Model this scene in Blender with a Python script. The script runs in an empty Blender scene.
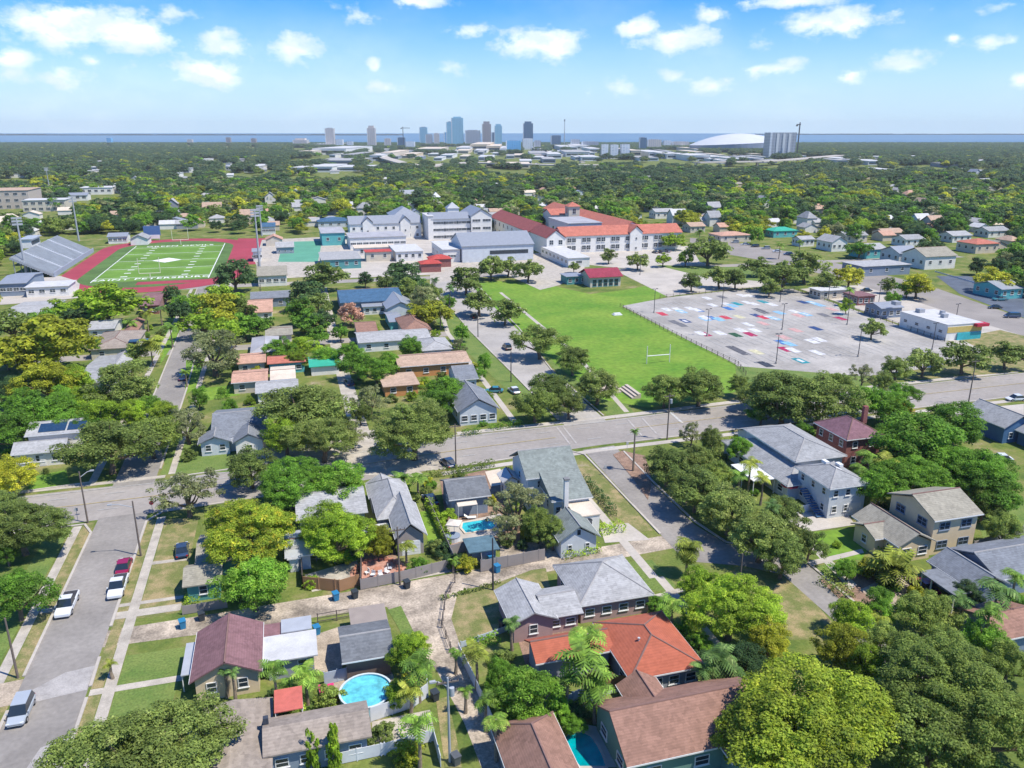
import bpy, bmesh, math, random
import numpy as np
from mathutils import Vector, Matrix
from mathutils.geometry import tessellate_polygon
random.seed(7); rng = np.random.default_rng(7)
HAZE = 0.6e-4
sc = bpy.context.scene
COL = sc.collection
R = math.radians
# ------------------------------------------------------------------ survey
# World axes follow the street grid (X across, Y away).  The photograph was
# surveyed from a drone 60 m up; G() turns a surveyed image point at a known
# height into its grid position in metres, Pj() is the inverse.
F = 796.; P = math.atan(251/F); A = R(15.66); H = 60.
sP, cP, sA, cA = math.sin(P), math.cos(P), math.sin(A), math.cos(A)
def G(px, py, z=0.):
    x = px-512; y = 384-py
    fx, fy, fz = x, F*cP+y*sP, -F*sP+y*cP
    t = (z-H)/min(fz, -.5)
    X, Y = fx*t, fy*t
    return (X*cA+Y*sA, -X*sA+Y*cA)
def Pj(gx, gy, z=0.):
    X = gx*cA-gy*sA; Y = gx*sA+gy*cA; Z = z-H
    d = Y*cP-Z*sP; u = Y*sP+Z*cP
    if d < 1: return (-9999, -9999, d)
    return (512+F*X/d, 384-F*u/d, d)
def nc(pn, pr, pl, z):
    "rect from near-left, near-right and far-left corners seen at height z"
    n = G(*pn, z); r = G(*pr, z); l = G(*pl, z)
    return [n[0], n[1], r[0], l[1]]
def fac(pl, pr, pb, d):
    "rect from the left/right end and the base row of a near facade, and a depth"
    x0, y0 = G(pl, pb)
    a, b = x0, x0+900
    for _ in range(50):
        m = (a+b)/2
        if Pj(m, y0)[0] < pr: a = m
        else: b = m
    return [x0, y0, a, y0+d]
# ------------------------------------------------------------------ materials
MATS = {}
def nodes_of(m):
    m.use_nodes = True; nt = m.node_tree; return nt, nt.nodes['Principled BSDF']
def mat(name, col, rough=.85, var=.18, scale=1.2, metal=0., bump=0., col2=None, fine=0., coord='Object', spec=.3, lo=.35, hi=.65):
    if name in MATS: return MATS[name]
    m = bpy.data.materials.new(name); nt, b = nodes_of(m); N, L = nt.nodes, nt.links
    b.inputs['Roughness'].default_value = rough; b.inputs['Metallic'].default_value = metal
    b.inputs['Specular IOR Level'].default_value = spec
    tc = N.new('ShaderNodeTexCoord')
    if coord == 'World':
        g = N.new('ShaderNodeNewGeometry'); vec = g.outputs['Position']
    else: vec = tc.outputs['Object']
    n = N.new('ShaderNodeTexNoise'); n.inputs['Scale'].default_value = scale; n.inputs['Detail'].default_value = 6; n.inputs['Roughness'].default_value = .65
    L.new(vec, n.inputs['Vector'])
    c2 = col2 if col2 else tuple(min(1, c*(1+var)) for c in col); c1 = col if col2 else tuple(c*(1-var) for c in col)
    r = N.new('ShaderNodeValToRGB'); r.color_ramp.elements[0].position = lo; r.color_ramp.elements[1].position = hi
    r.color_ramp.elements[0].color = (*c1, 1); r.color_ramp.elements[1].color = (*c2, 1)
    L.new(n.outputs['Fac'], r.inputs['Fac']); out = r.outputs['Color']
    if fine:
        f = N.new('ShaderNodeTexNoise'); f.inputs['Scale'].default_value = scale*14; f.inputs['Detail'].default_value = 3
        L.new(vec, f.inputs['Vector'])
        mr = N.new('ShaderNodeMapRange'); mr.inputs[1].default_value = .3; mr.inputs[2].default_value = .7
        mr.inputs[3].default_value = 1-fine; mr.inputs[4].default_value = 1+fine
        L.new(f.outputs['Fac'], mr.inputs[0])
        vm = N.new('ShaderNodeVectorMath'); vm.operation = 'SCALE'
        L.new(out, vm.inputs[0]); L.new(mr.outputs[0], vm.inputs['Scale']); out = vm.outputs[0]
    L.new(out, b.inputs['Base Color'])
    if bump:
        bp = N.new('ShaderNodeBump'); bp.inputs['Strength'].default_value = bump; bp.inputs['Distance'].default_value = .1
        L.new(n.outputs['Fac'], bp.inputs['Height']); L.new(bp.outputs[0], b.inputs['Normal'])
    MATS[name] = m; return m
def shingle(name, col, var=.25, s=1.0):
    "roof shingles: courses with tab-to-tab tone changes, weathering streaks"
    if name in MATS: return MATS[name]
    m = bpy.data.materials.new(name); nt, b = nodes_of(m); N, L = nt.nodes, nt.links
    b.inputs['Roughness'].default_value = .9; b.inputs['Specular IOR Level'].default_value = .2
    tc = N.new('ShaderNodeTexCoord'); 
    v = N.new('ShaderNodeTexVoronoi'); v.inputs['Scale'].default_value = 2.6*s; v.distance = 'CHEBYCHEV'
    L.new(tc.outputs['Object'], v.inputs['Vector'])
    sx = N.new('ShaderNodeSeparateColor'); L.new(v.outputs['Color'], sx.inputs[0])
    n = N.new('ShaderNodeTexNoise'); n.inputs['Scale'].default_value = .45; n.inputs['Detail'].default_value = 7; n.inputs['Roughness'].default_value=.7
    L.new(tc.outputs['Object'], n.inputs['Vector'])
    a = N.new('ShaderNodeMath'); a.operation = 'MULTIPLY_ADD'; a.inputs[1].default_value = var*1.1; L.new(sx.outputs[0], a.inputs[0])
    mr = N.new('ShaderNodeMapRange'); mr.inputs[1].default_value = .3; mr.inputs[2].default_value = .72; mr.inputs[3].default_value = 1-var*1.2; mr.inputs[4].default_value = 1+var*.4
    L.new(n.outputs['Fac'], mr.inputs[0]); L.new(mr.outputs[0], a.inputs[2])
    w = N.new('ShaderNodeTexWave'); w.bands_direction = 'Z'; w.inputs['Scale'].default_value = 2.4; w.inputs['Distortion'].default_value = .4
    L.new(tc.outputs['Object'], w.inputs['Vector'])
    mr2 = N.new('ShaderNodeMapRange'); mr2.inputs[3].default_value = .93; mr2.inputs[4].default_value = 1.05; L.new(w.outputs['Fac'], mr2.inputs[0])
    mm = N.new('ShaderNodeMath'); mm.operation = 'MULTIPLY'; L.new(a.outputs[0], mm.inputs[0]); L.new(mr2.outputs[0], mm.inputs[1])
    vm = N.new('ShaderNodeVectorMath'); vm.operation = 'SCALE'; vm.inputs[0].default_value = col; L.new(mm.outputs[0], vm.inputs['Scale'])
    L.new(vm.outputs[0], b.inputs['Base Color'])
    MATS[name] = m; return m
def ribbed(name, col, axis='X', sc_=3.5, rough=.45, metal=.2):
    if name in MATS: return MATS[name]
    m = bpy.data.materials.new(name); nt, b = nodes_of(m); N, L = nt.nodes, nt.links
    b.inputs['Roughness'].default_value = rough; b.inputs['Metallic'].default_value = metal
    tc = N.new('ShaderNodeTexCoord')
    w = N.new('ShaderNodeTexWave'); w.bands_direction = axis; w.inputs['Scale'].default_value = sc_; L.new(tc.outputs['Object'], w.inputs['Vector'])
    n = N.new('ShaderNodeTexNoise'); n.inputs['Scale'].default_value = .8; n.inputs['Detail'].default_value = 6; L.new(tc.outputs['Object'], n.inputs['Vector'])
    ad = N.new('ShaderNodeMath'); ad.operation = 'MULTIPLY_ADD'; ad.inputs[1].default_value = .18
    L.new(w.outputs['Fac'], ad.inputs[0])
    mr = N.new('ShaderNodeMapRange'); mr.inputs[3].default_value = .7; mr.inputs[4].default_value = 1.05; L.new(n.outputs['Fac'], mr.inputs[0]); L.new(mr.outputs[0], ad.inputs[2])
    vm = N.new('ShaderNodeVectorMath'); vm.operation = 'SCALE'; vm.inputs[0].default_value = col; L.new(ad.outputs[0], vm.inputs['Scale'])
    L.new(vm.outputs[0], b.inputs['Base Color'])
    MATS[name] = m; return m
def brickmat(name, c1, c2, mortar):
    if name in MATS: return MATS[name]
    m = bpy.data.materials.new(name); nt, b = nodes_of(m); N, L = nt.nodes, nt.links
    b.inputs['Roughness'].default_value = .9
    tc = N.new('ShaderNodeTexCoord'); mp = N.new('ShaderNodeMapping'); mp.inputs['Rotation'].default_value = (R(90), 0, 0)
    t = N.new('ShaderNodeTexBrick'); t.inputs['Scale'].default_value = 3
    t.inputs['Color1'].default_value = (*c1, 1); t.inputs['Color2'].default_value = (*c2, 1); t.inputs['Mortar'].default_value = (*mortar, 1)
    L.new(tc.outputs['Object'], mp.inputs[0]); L.new(mp.outputs[0], t.inputs['Vector']); L.new(t.outputs['Color'], b.inputs['Base Color'])
    MATS[name] = m; return m
def leafmat(name, c1, c2, c3=None, trans=.46):
    "foliage: light and dark leaf clumps, each tree a little different"
    if name in MATS: return MATS[name]
    m = bpy.data.materials.new(name); nt, b = nodes_of(m); N, L = nt.nodes, nt.links
    b.inputs['Roughness'].default_value = .62; b.inputs['Specular IOR Level'].default_value = .25
    tc = N.new('ShaderNodeTexCoord'); oi = N.new('ShaderNodeObjectInfo'); geo = N.new('ShaderNodeNewGeometry')
    n = N.new('ShaderNodeTexNoise'); n.inputs['Scale'].default_value = .8; n.inputs['Detail'].default_value = 5; n.inputs['Roughness'].default_value = .8
    L.new(geo.outputs['Position'], n.inputs['Vector'])
    r = N.new('ShaderNodeValToRGB'); e = r.color_ramp.elements
    e[0].position = .36; e[0].color = (*c1, 1); e[1].position = .60; e[1].color = (*c2, 1)
    if c3: q = e.new(.72); q.color = (*c3, 1)
    a = N.new('ShaderNodeMath'); a.operation = 'MULTIPLY_ADD'; a.inputs[1].default_value = .16; 
    L.new(oi.outputs['Random'], a.inputs[0])
    s = N.new('ShaderNodeMath'); s.operation = 'SUBTRACT'; s.inputs[1].default_value = .08; L.new(n.outputs['Fac'], s.inputs[0]); L.new(s.outputs[0], a.inputs[2])
    L.new(a.outputs[0], r.inputs['Fac'])
    rl = N.new('ShaderNodeMapRange'); rl.inputs[3].default_value = .62; rl.inputs[4].default_value = 1.45
    L.new(geo.outputs['Random Per Island'], rl.inputs[0])
    n2 = N.new('ShaderNodeTexNoise'); n2.inputs['Scale'].default_value = .16; n2.inputs['Detail'].default_value = 2; L.new(geo.outputs['Position'], n2.inputs['Vector'])
    r2 = N.new('ShaderNodeMapRange'); r2.inputs[1].default_value = .3; r2.inputs[2].default_value = .7; r2.inputs[3].default_value = .95; r2.inputs[4].default_value = 1.8; L.new(n2.outputs['Fac'], r2.inputs[0])
    rm_ = N.new('ShaderNodeMath'); rm_.operation = 'MULTIPLY'; L.new(rl.outputs[0], rm_.inputs[0]); L.new(r2.outputs[0], rm_.inputs[1])
    vm = N.new('ShaderNodeVectorMath'); vm.operation = 'SCALE'; L.new(r.outputs['Color'], vm.inputs[0]); L.new(rm_.outputs[0], vm.inputs['Scale'])
    L.new(vm.outputs[0], b.inputs['Base Color'])
    t = N.new('ShaderNodeBsdfTranslucent'); L.new(vm.outputs[0], t.inputs['Color'])
    mx = N.new('ShaderNodeMixShader'); mx.inputs[0].default_value = trans
    L.new(b.outputs[0], mx.inputs[1]); L.new(t.outputs[0], mx.inputs[2])
    L.new(mx.outputs[0], N['Material Output'].inputs['Surface'])
    MATS[name] = m; return m
def glassm(name='window_glass', col=(.03, .045, .06), rough=.12):
    return mat(name, col, rough, .3, .7, 0, spec=.6)
GLASS = glassm(); WHITE = mat('white_trim', (.72, .72, .70), .6, .06); BARK = mat('bark', (.16, .12, .085), .9, .35, 3)
# ------------------------------------------------------------------ mesh helpers
def link(o, parent=None):
    COL.objects.link(o)
    if parent: o.parent = parent
    return o
class MB:
    "collects boxes, prisms, tubes into one mesh"
    def __init__(s): s.v = []; s.f = []; s.mi = []
    def add(s, v, f, m=0):
        o = len(s.v); s.v += [tuple(p) for p in v]; s.f += [tuple(i+o for i in q) for q in f]; s.mi += [m]*len(f); return s
    def box(s, x0, y0, z0, x1, y1, z1, m=0):
        return s.add([(x0,y0,z0),(x1,y0,z0),(x1,y1,z0),(x0,y1,z0),(x0,y0,z1),(x1,y0,z1),(x1,y1,z1),(x0,y1,z1)],
            [(0,3,2,1),(4,5,6,7),(0,1,5,4),(1,2,6,5),(2,3,7,6),(3,0,4,7)], m)
    def prism(s, pts, z0, z1, m=0):
        n = len(pts)
        a = sum(pts[i][0]*pts[(i+1)%n][1]-pts[(i+1)%n][0]*pts[i][1] for i in range(n))
        if a < 0: pts = pts[::-1]
        v = [(x, y, z0) for x, y in pts]+[(x, y, z1) for x, y in pts]
        f = [tuple(range(n))[::-1], tuple(range(n, 2*n))]+[(i, (i+1)%n, n+(i+1)%n, n+i) for i in range(n)]
        return s.add(v, f, m)
    def tube(s, pts, rads, n=8, m=0, cap=True):
        rings = []; o = len(s.v)
        for i, p in enumerate(pts):
            p = Vector(p); d = (Vector(pts[min(i+1, len(pts)-1)])-Vector(pts[max(i-1, 0)])).normalized()
            a = d.orthogonal().normalized() if abs(d.z) < .99 else Vector((1, 0, 0)); a = (a-d*a.dot(d)).normalized(); b = d.cross(a)
            r = rads[i] if hasattr(rads, '__len__') else rads
            rings.append([tuple(p+(a*math.cos(2*math.pi*k/n)+b*math.sin(2*math.pi*k/n))*r) for k in range(n)])
        v = [q for r_ in rings for q in r_]; f = []
        for i in range(len(pts)-1):
            for k in range(n): f.append((i*n+k, i*n+(k+1)%n, (i+1)*n+(k+1)%n, (i+1)*n+k))
        if cap: f.append(tuple(range(n))[::-1]); f.append(tuple((len(pts)-1)*n+k for k in range(n)))
        return s.add(v, f, m)
    def build(s, name, mats, parent=None, loc=None, smooth=False):
        me = bpy.data.meshes.new(name); me.from_pydata(s.v, [], s.f)
        if not isinstance(mats, (list, tuple)): mats = [mats]
        for m in mats: me.materials.append(m)
        if len(mats) > 1: me.polygons.foreach_set('material_index', s.mi)
        if smooth: me.polygons.foreach_set('use_smooth', [True]*len(me.polygons))
        me.update(); o = bpy.data.objects.new(name, me)
        if loc: o.location = loc
        return link(o, parent)
def fastmesh(name, V, nper, m):
    "V: (n*nper,3) array of separate nper-gons"
    n = len(V)//nper
    me = bpy.data.meshes.new(name); me.vertices.add(len(V)); me.vertices.foreach_set('co', V.astype(np.float32).ravel())
    me.loops.add(n*nper); me.loops.foreach_set('vertex_index', np.arange(n*nper, dtype=np.int32))
    me.polygons.add(n); me.polygons.foreach_set('loop_start', np.arange(0, n*nper, nper, dtype=np.int32))
    me.update(calc_edges=True); me.validate()
    if m: me.materials.append(m)
    return me
THINGS = []
def tag(o, label=None, cat=None, group=None, kind=None):
    if label: o['label'] = label
    if cat: o['category'] = cat
    if group: o['group'] = group
    if kind: o['kind'] = kind
    return o
def empty(name, loc=(0, 0, 0), rz=0, label=None, cat=None, group=None):
    o = bpy.data.objects.new(name, None); o.location = loc; o.rotation_euler = (0, 0, rz); o.empty_display_size = .5
    link(o); return tag(o, label, cat, group)
SHN = [0]
def sheet(name, pts, z, m, kind='structure', world=False, label=None, cat=None, group=None):
    SHN[0] += 1; z += .00037*SHN[0]
    pts = [p if world else G(*p) for p in pts]
    a = sum(pts[i][0]*pts[(i+1)%len(pts)][1]-pts[(i+1)%len(pts)][0]*pts[i][1] for i in range(len(pts)))
    if a < 0: pts = pts[::-1]
    cx, cy = sum(p[0] for p in pts)/len(pts), sum(p[1] for p in pts)/len(pts)
    tr = tessellate_polygon([[Vector((x-cx, y-cy, 0)) for x, y in pts]]); v = [(x, y, z) for x, y in pts]; fs = []
    for t in tr:
        a_, b_, c_ = (pts[i] for i in t); ar = (b_[0]-a_[0])*(c_[1]-a_[1])-(c_[0]-a_[0])*(b_[1]-a_[1])
        if abs(ar) > 1e-9: fs.append(tuple(t) if ar > 0 else tuple(t)[::-1])
    ta = sum(abs((pts[t[1]][0]-pts[t[0]][0])*(pts[t[2]][1]-pts[t[0]][1])-(pts[t[2]][0]-pts[t[0]][0])*(pts[t[1]][1]-pts[t[0]][1])) for t in fs)
    if abs(ta-abs(a)) > .01*abs(a): print('SHEETBAD', name, SHN[0], ta, a)
    me = bpy.data.meshes.new(name); me.from_pydata(v, [], fs); me.materials.append(m); me.update()
    o = link(bpy.data.objects.new(name, me)); return tag(o, label, cat, group, kind)
def slab(name, pts, z1, m, world=True, z0=0, **k):
    pts = [p if world else G(*p) for p in pts]
    o = MB().prism(pts, z0, z1).build(name, m); return tag(o, kind='structure')
# ------------------------------------------------------------------ landmarks -> labels
LM = [("the round above-ground pool",366,690),("the orange tiled roof",648,640),("the kidney-shaped pool",583,752),("the brown shingled house",670,715),
("the pink hip roofed house",600,590),("the tall white corner house",555,475),("the rectangular backyard pool",479,526),("the dark grey gabled house",466,485),
("the grey gabled garage",390,515),("the teal cottage",205,580),("the maroon roofed peach house",228,650),("the big taupe tiled roof",290,730),
("the three parked street vehicles",110,585),("the silver car",22,710),("the left street corner",120,515),("the solar roofed white house",42,450),("the slate blue house",238,425),
("the pale avenue cottage",476,402),("the orange stucco house",430,375),("the navy roofed building",370,298),("the football field",165,262),("the grandstand",60,262),
("the green play court",295,250),("the white school block",385,225),("the red roofed school wing",610,245),("the crimson roofed pavilion",605,280),("the painted parking lot",790,320),
("the school lawn",650,345),("the white flat roofed shop",940,318),("the brick house with the plum roof",847,435),("the light blue house",830,485),("the long grey roofed house",760,455),
("the tan two-storey house",935,515),("the right edge carport house",965,570),("the navy gabled house",1005,430),("the avenue crossing",590,435),("the dirt alley fork",415,610),
("the dead-end street",815,590),("the flat tan roofs",265,370),("the maroon roofed bungalow",148,298),("the long side alley",330,330),("the lower left corner",10,760),("the lower right corner",1015,740),
("the domed arena",745,143),("the downtown towers",465,135),("the beige hospital block",15,192),("the highway",880,158),("the teal cottage row",875,250),("the straight school road",470,310),("the left edge",0,350)]
LMG = [(n, px, py) for n, px, py in LM]
AUTO = []
def autolabel(o, desc, px, py):
    "describe a thing by the nearest landmark and the side it lies on"
    best = sorted(LMG, key=lambda l: math.hypot(l[1]-px, 1.6*(l[2]-py)))[0]
    dx, dy = px-best[1], (py-best[2])*1.6; d = math.hypot(dx, dy)
    far = 'well ' if d > 110 else ''
    if abs(dx) > 2.2*abs(dy): rel = ('left of ' if dx < 0 else 'right of ')
    elif abs(dy) > 2.2*abs(dx): rel = ('behind ' if dy < 0 else 'in front of ')
    else: rel = ('above ' if dy < 0 else 'below ')+('left of ' if dx < 0 else 'right of ')
    AUTO.append((o, desc, far+rel+best[0], px, py))
def finish_labels():
    groups = {}
    for a in AUTO: groups.setdefault((a[1], a[2]), []).append(a)
    ords = ['first', 'second', 'third', 'fourth', 'fifth', 'sixth', 'seventh', 'eighth', 'ninth', 'tenth', 'eleventh', 'twelfth']
    for (d, w), l in groups.items():
        l.sort(key=lambda a: a[3])
        if len(l) == 1: l[0][0]['label'] = d+' '+w
        elif len(l) == 2:
            l[0][0]['label'] = 'left one, '+d+' '+w; l[1][0]['label'] = 'right one, '+d+' '+w
        else:
            for i, a in enumerate(l):
                a[0]['label'] = ('leftmost ' if i == 0 else ('rightmost ' if i == len(l)-1 else ords[min(i, 11)]+' from left, ') )+d+' '+w
def trim_labels():
    for a in AUTO:
        l = a[0]['label'].split()
        if len(l) > 16: l = [w for w in l if w not in ('well', 'the')][:16]; a[0]['label'] = ' '.join(l)
# ------------------------------------------------------------------ camera, light, sky
cam = bpy.data.cameras.new('camera'); co = link(bpy.data.objects.new('camera', cam)); sc.camera = co
cam.sensor_width = 36; cam.lens = F/1024*36; cam.clip_start = .5; cam.clip_end = 250000
co.location = (0, 0, H); co.rotation_euler = (math.pi/2-P, 0, -A)
sc.view_settings.view_transform = 'Standard'; sc.view_settings.look = 'None'; sc.view_settings.gamma = 1
sc.view_settings.exposure = 0.56
SUN_EL = R(60); SUN_AZ = math.atan2(.80, -.60)
sd = Vector((math.sin(SUN_AZ)*math.cos(SUN_EL), math.cos(SUN_AZ)*math.cos(SUN_EL), math.sin(SUN_EL)))
sl = bpy.data.lights.new('sun', 'SUN'); sl.energy = 4.0; sl.angle = R(.5); sl.color = (1, .94, .84)
so = link(bpy.data.objects.new('sun', sl)); so.rotation_euler = sd.to_track_quat('Z', 'Y').to_euler(); so.location = (0, 0, 200)
w = bpy.data.worlds.new('World'); sc.world = w; w.use_nodes = True
N, L = w.node_tree.nodes, w.node_tree.links
bg = N['Background']; sky = N.new('ShaderNodeTexSky'); sky.sky_type = 'NISHITA'; sky.sun_disc = False
sky.sun_elevation = SUN_EL; sky.sun_rotation = SUN_AZ; sky.altitude = 60; sky.dust_density = .3; sky.ozone_density = 3.0; sky.air_density = 1.0
bg.inputs['Strength'].default_value = .115
CL = [(92,27,78,20,1),(30,22,30,12,1),(140,32,34,15,.9),(16,58,20,8,.7),(222,47,36,12,.6),(297,50,34,14,.7),(205,73,38,14,.9),(176,14,20,8,.6),(92,61,10,5,.5),(128,72,16,8,.35),
 (50,80,40,10,.3),(420,1,34,7,.9),(472,31,24,7,.8),(540,43,46,16,1),(448,70,14,7,.45),(386,88,20,9,.6),(375,65,7,6,.7),(642,27,22,10,.9),(682,40,42,14,.95),(715,14,14,8,.6),(835,22,50,12,1),(780,2,50,6,.9),
 (776,69,24,9,.8),(851,75,17,8,.8),(905,64,25,11,.8),(954,38,9,5,.7),(985,43,20,6,.5),(1013,40,8,6,.6),(712,87,20,8,.6),(672,77,16,6,.35),(620,88,22,8,.35),(1020,80,10,6,.7),(760,45,12,5,.3),(360,15,20,8,.3),(1005,5,22,5,.3),(890,12,16,5,.3)]
tc = N.new('ShaderNodeTexCoord'); sep = N.new('ShaderNodeSeparateXYZ')
rotv = N.new('ShaderNodeVectorRotate'); rotv.rotation_type = 'Z_AXIS'; rotv.inputs['Angle'].default_value = A
L.new(tc.outputs['Generated'], rotv.inputs['Vector']); L.new(rotv.outputs[0], sep.inputs[0])
def M(op, a, b=None, c=None):
    n = N.new('ShaderNodeMath'); n.operation = op
    for i, v in enumerate((a, b, c)):
        if v is None: continue
        if isinstance(v, (int, float)): n.inputs[i].default_value = v
        else: L.new(v, n.inputs[i])
    return n.outputs[0]
az = M('ARCTAN2', sep.outputs[0], sep.outputs[1]); el = M('ARCSINE', sep.outputs[2])
cmb = N.new('ShaderNodeCombineXYZ'); L.new(az, cmb.inputs[0]); L.new(M('MULTIPLY', el, 1.6), cmb.inputs[1])
nz = N.new('ShaderNodeTexNoise'); nz.inputs['Scale'].default_value = 26; nz.inputs['Detail'].default_value = 7; nz.inputs['Roughness'].default_value = .62; L.new(cmb.outputs[0], nz.inputs['Vector'])
mask = None
def sky_dir(px, py):
    x, y = px-512, 384-py; v = Vector((x, F*cP+y*sP, -F*sP+y*cP)).normalized()
    return math.atan2(v.x, v.y), math.asin(v.z)
for (cx, cy, rx, ry, den) in CL:
    a0, e0 = sky_dir(cx, cy)
    s1 = N.new('ShaderNodeVectorMath'); s1.operation = 'SUBTRACT'; L.new(cmb.outputs[0], s1.inputs[0]); s1.inputs[1].default_value = (a0, e0*1.6, 0)
    s2 = N.new('ShaderNodeVectorMath'); s2.operation = 'MULTIPLY'; L.new(s1.outputs[0], s2.inputs[0]); s2.inputs[1].default_value = (860/rx, 860/ry/1.6, 0)
    s3 = N.new('ShaderNodeVectorMath'); s3.operation = 'LENGTH'; L.new(s2.outputs[0], s3.inputs[0])
    v = M('MULTIPLY', M('SUBTRACT', 1.12, s3.outputs['Value']), den)
    mask = v if mask is None else M('MAXIMUM', mask, v)
al = M('ADD', mask, M('MULTIPLY', M('SUBTRACT', nz.outputs['Fac'], .47), 2.8))
mr = N.new('ShaderNodeMapRange'); mr.interpolation_type = 'SMOOTHSTEP'; mr.inputs[1].default_value = .0; mr.inputs[2].default_value = .85; mr.inputs[4].default_value = .92; L.new(al, mr.inputs[0])
# thin high veil
nv = N.new('ShaderNodeTexNoise'); nv.inputs['Scale'].default_value = 5; nv.inputs['Detail'].default_value = 5; L.new(cmb.outputs[0], nv.inputs['Vector'])
veil = N.new('ShaderNodeMapRange'); veil.inputs[1].default_value = .45; veil.inputs[2].default_value = .8; veil.inputs[4].default_value = .22; L.new(nv.outputs['Fac'], veil.inputs[0])
skyfac = M('MAXIMUM', mr.outputs[0], veil.outputs[0])
mixc = N.new('ShaderNodeMix'); mixc.data_type = 'RGBA'; L.new(skyfac, mixc.inputs['Factor']); 
hz_ = N.new('ShaderNodeMapRange'); hz_.interpolation_type = 'SMOOTHSTEP'; hz_.inputs[1].default_value = -.02; hz_.inputs[2].default_value = .15; hz_.inputs[3].default_value = .95; hz_.inputs[4].default_value = 0; L.new(el, hz_.inputs[0])
hs = N.new('ShaderNodeHueSaturation'); hs.inputs['Saturation'].default_value = 1.55; hs.inputs['Value'].default_value = 1.12; L.new(sky.outputs[0], hs.inputs['Color'])
tn = N.new('ShaderNodeVectorMath'); tn.operation = 'MULTIPLY'; tn.inputs[1].default_value = (.52, .71, .94); L.new(hs.outputs[0], tn.inputs[0])
mh = N.new('ShaderNodeMix'); mh.data_type = 'RGBA'; L.new(hz_.outputs[0], mh.inputs['Factor']); L.new(tn.outputs[0], mh.inputs['A']); mh.inputs['B'].default_value = (3.9, 5.3, 6.7, 1)
L.new(mh.outputs['Result'], mixc.inputs['A']); 
cs = N.new('ShaderNodeVectorMath'); cs.operation = 'ADD'; cs.inputs[1].default_value = (0, -.02, 0); L.new(cmb.outputs[0], cs.inputs[0])
nb = N.new('ShaderNodeTexNoise'); nb.inputs['Scale'].default_value = 26; nb.inputs['Detail'].default_value = 4; L.new(cs.outputs[0], nb.inputs['Vector'])
cb = N.new('ShaderNodeMapRange'); cb.inputs[1].default_value = -.12; cb.inputs[2].default_value = .12; L.new(M('SUBTRACT', nz.outputs['Fac'], nb.outputs['Fac']), cb.inputs[0])
cc = N.new('ShaderNodeMix'); cc.data_type = 'RGBA'; L.new(cb.outputs[0], cc.inputs['Factor']); cc.inputs['A'].default_value = (7.6, 7.9, 8.3, 1); cc.inputs['B'].default_value = (5.3, 6.1, 7.0, 1); L.new(cc.outputs['Result'], mixc.inputs['B'])
L.new(mixc.outputs['Result'], bg.inputs['Color'])
# ------------------------------------------------------------------ ground
def groundmat():
    m = bpy.data.materials.new('ground_cover'); nt, b = nodes_of(m); N, L = nt.nodes, nt.links
    b.inputs['Roughness'].default_value = .95; b.inputs['Specular IOR Level'].default_value = .1
    g = N.new('ShaderNodeNewGeometry')
    n = N.new('ShaderNodeTexNoise'); n.inputs['Scale'].default_value = .11; n.inputs['Detail'].default_value = 8; n.inputs['Roughness'].default_value = .7
    L.new(g.outputs['Position'], n.inputs['Vector'])
    r = N.new('ShaderNodeValToRGB'); e = r.color_ramp.elements
    e[0].position = .38; e[0].color = (.085, .135, .03, 1); e[1].position = .68; e[1].color = (.32, .27, .17, 1)
    q = e.new(.50); q.color = (.15, .185, .045, 1); q = e.new(.60); q.color = (.22, .21, .08, 1)
    L.new(n.outputs['Fac'], r.inputs['Fac'])
    f = N.new('ShaderNodeTexNoise'); f.inputs['Scale'].default_value = 2.5; f.inputs['Detail'].default_value = 5; f.inputs['Roughness'].default_value = .8
    L.new(g.outputs['Position'], f.inputs['Vector'])
    mr = N.new('ShaderNodeMapRange'); mr.inputs[1].default_value = .3; mr.inputs[2].default_value = .7; mr.inputs[3].default_value = .7; mr.inputs[4].default_value = 1.3
    L.new(f.outputs['Fac'], mr.inputs[0])
    vm = N.new('ShaderNodeVectorMath'); vm.operation = 'SCALE'; L.new(r.outputs[0], vm.inputs[0]); L.new(mr.outputs[0], vm.inputs['Scale'])
    L.new(vm.outputs[0], b.inputs['Base Color']); return m
GM = groundmat()
def W(*a, **k): k['coord'] = 'World'; return mat(*a, **k)
ASPH = W('asphalt', (.262, .242, .218), .9, .16, .12, fine=.10)
ASPH2 = W('avenue_asphalt', (.31, .282, .252), .9, .12, .08, fine=.08)
ASPHD = W('dark_asphalt', (.10, .12, .15), .9, .2, .15, fine=.1)
CONC = W('concrete', (.42, .38, .32), .9, .2, .5, fine=.12)
CONCL = W('pale_concrete', (.45, .41, .355), .9, .12, .12, fine=.07)
LOTM = W('parking_lot_concrete', (.36, .338, .305), .9, .22, .07, fine=.1)
DIRT = W('dirt', (.40, .33, .25), .95, .3, .35, fine=.22)
SAND = W('sandy_lane', (.37, .31, .24), .95, .5, .25, fine=.28)
GRASS = W('lawn', (.10, .17, .035), .95, .3, .25, fine=.25, col2=(.17, .22, .055))
GRASSB = W('sports_lawn', (.095, .22, .018), .95, .3, .05, fine=.2, col2=(.19, .29, .035))
DRY = W('dry_grass', (.15, .17, .05), .95, .3, .4, fine=.25, col2=(.33, .26, .13), lo=.42, hi=.62)
MULCH = W('mulch', (.26, .17, .12), .95, .3, .5, fine=.3)
PAINT = W('road_paint', (.48, .48, .46), .8, .2, 1.5)
PAINTW = W('marking_white', (.72, .72, .70), .8, .1, .5)
YEL = W('yellow_paint', (.42, .34, .17), .8, .2, 1.5)
o = MB().add([(-26000, -300, 0), (26000, -300, 0), (26000, 30000, 0), (-26000, 30000, 0)], [(0, 1, 2, 3)]).build('ground', GM); tag(o, kind='structure')
WAT = mat('bay_water', (.07, .19, .30), .45, .1, .002, coord='World', spec=.5)
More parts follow.
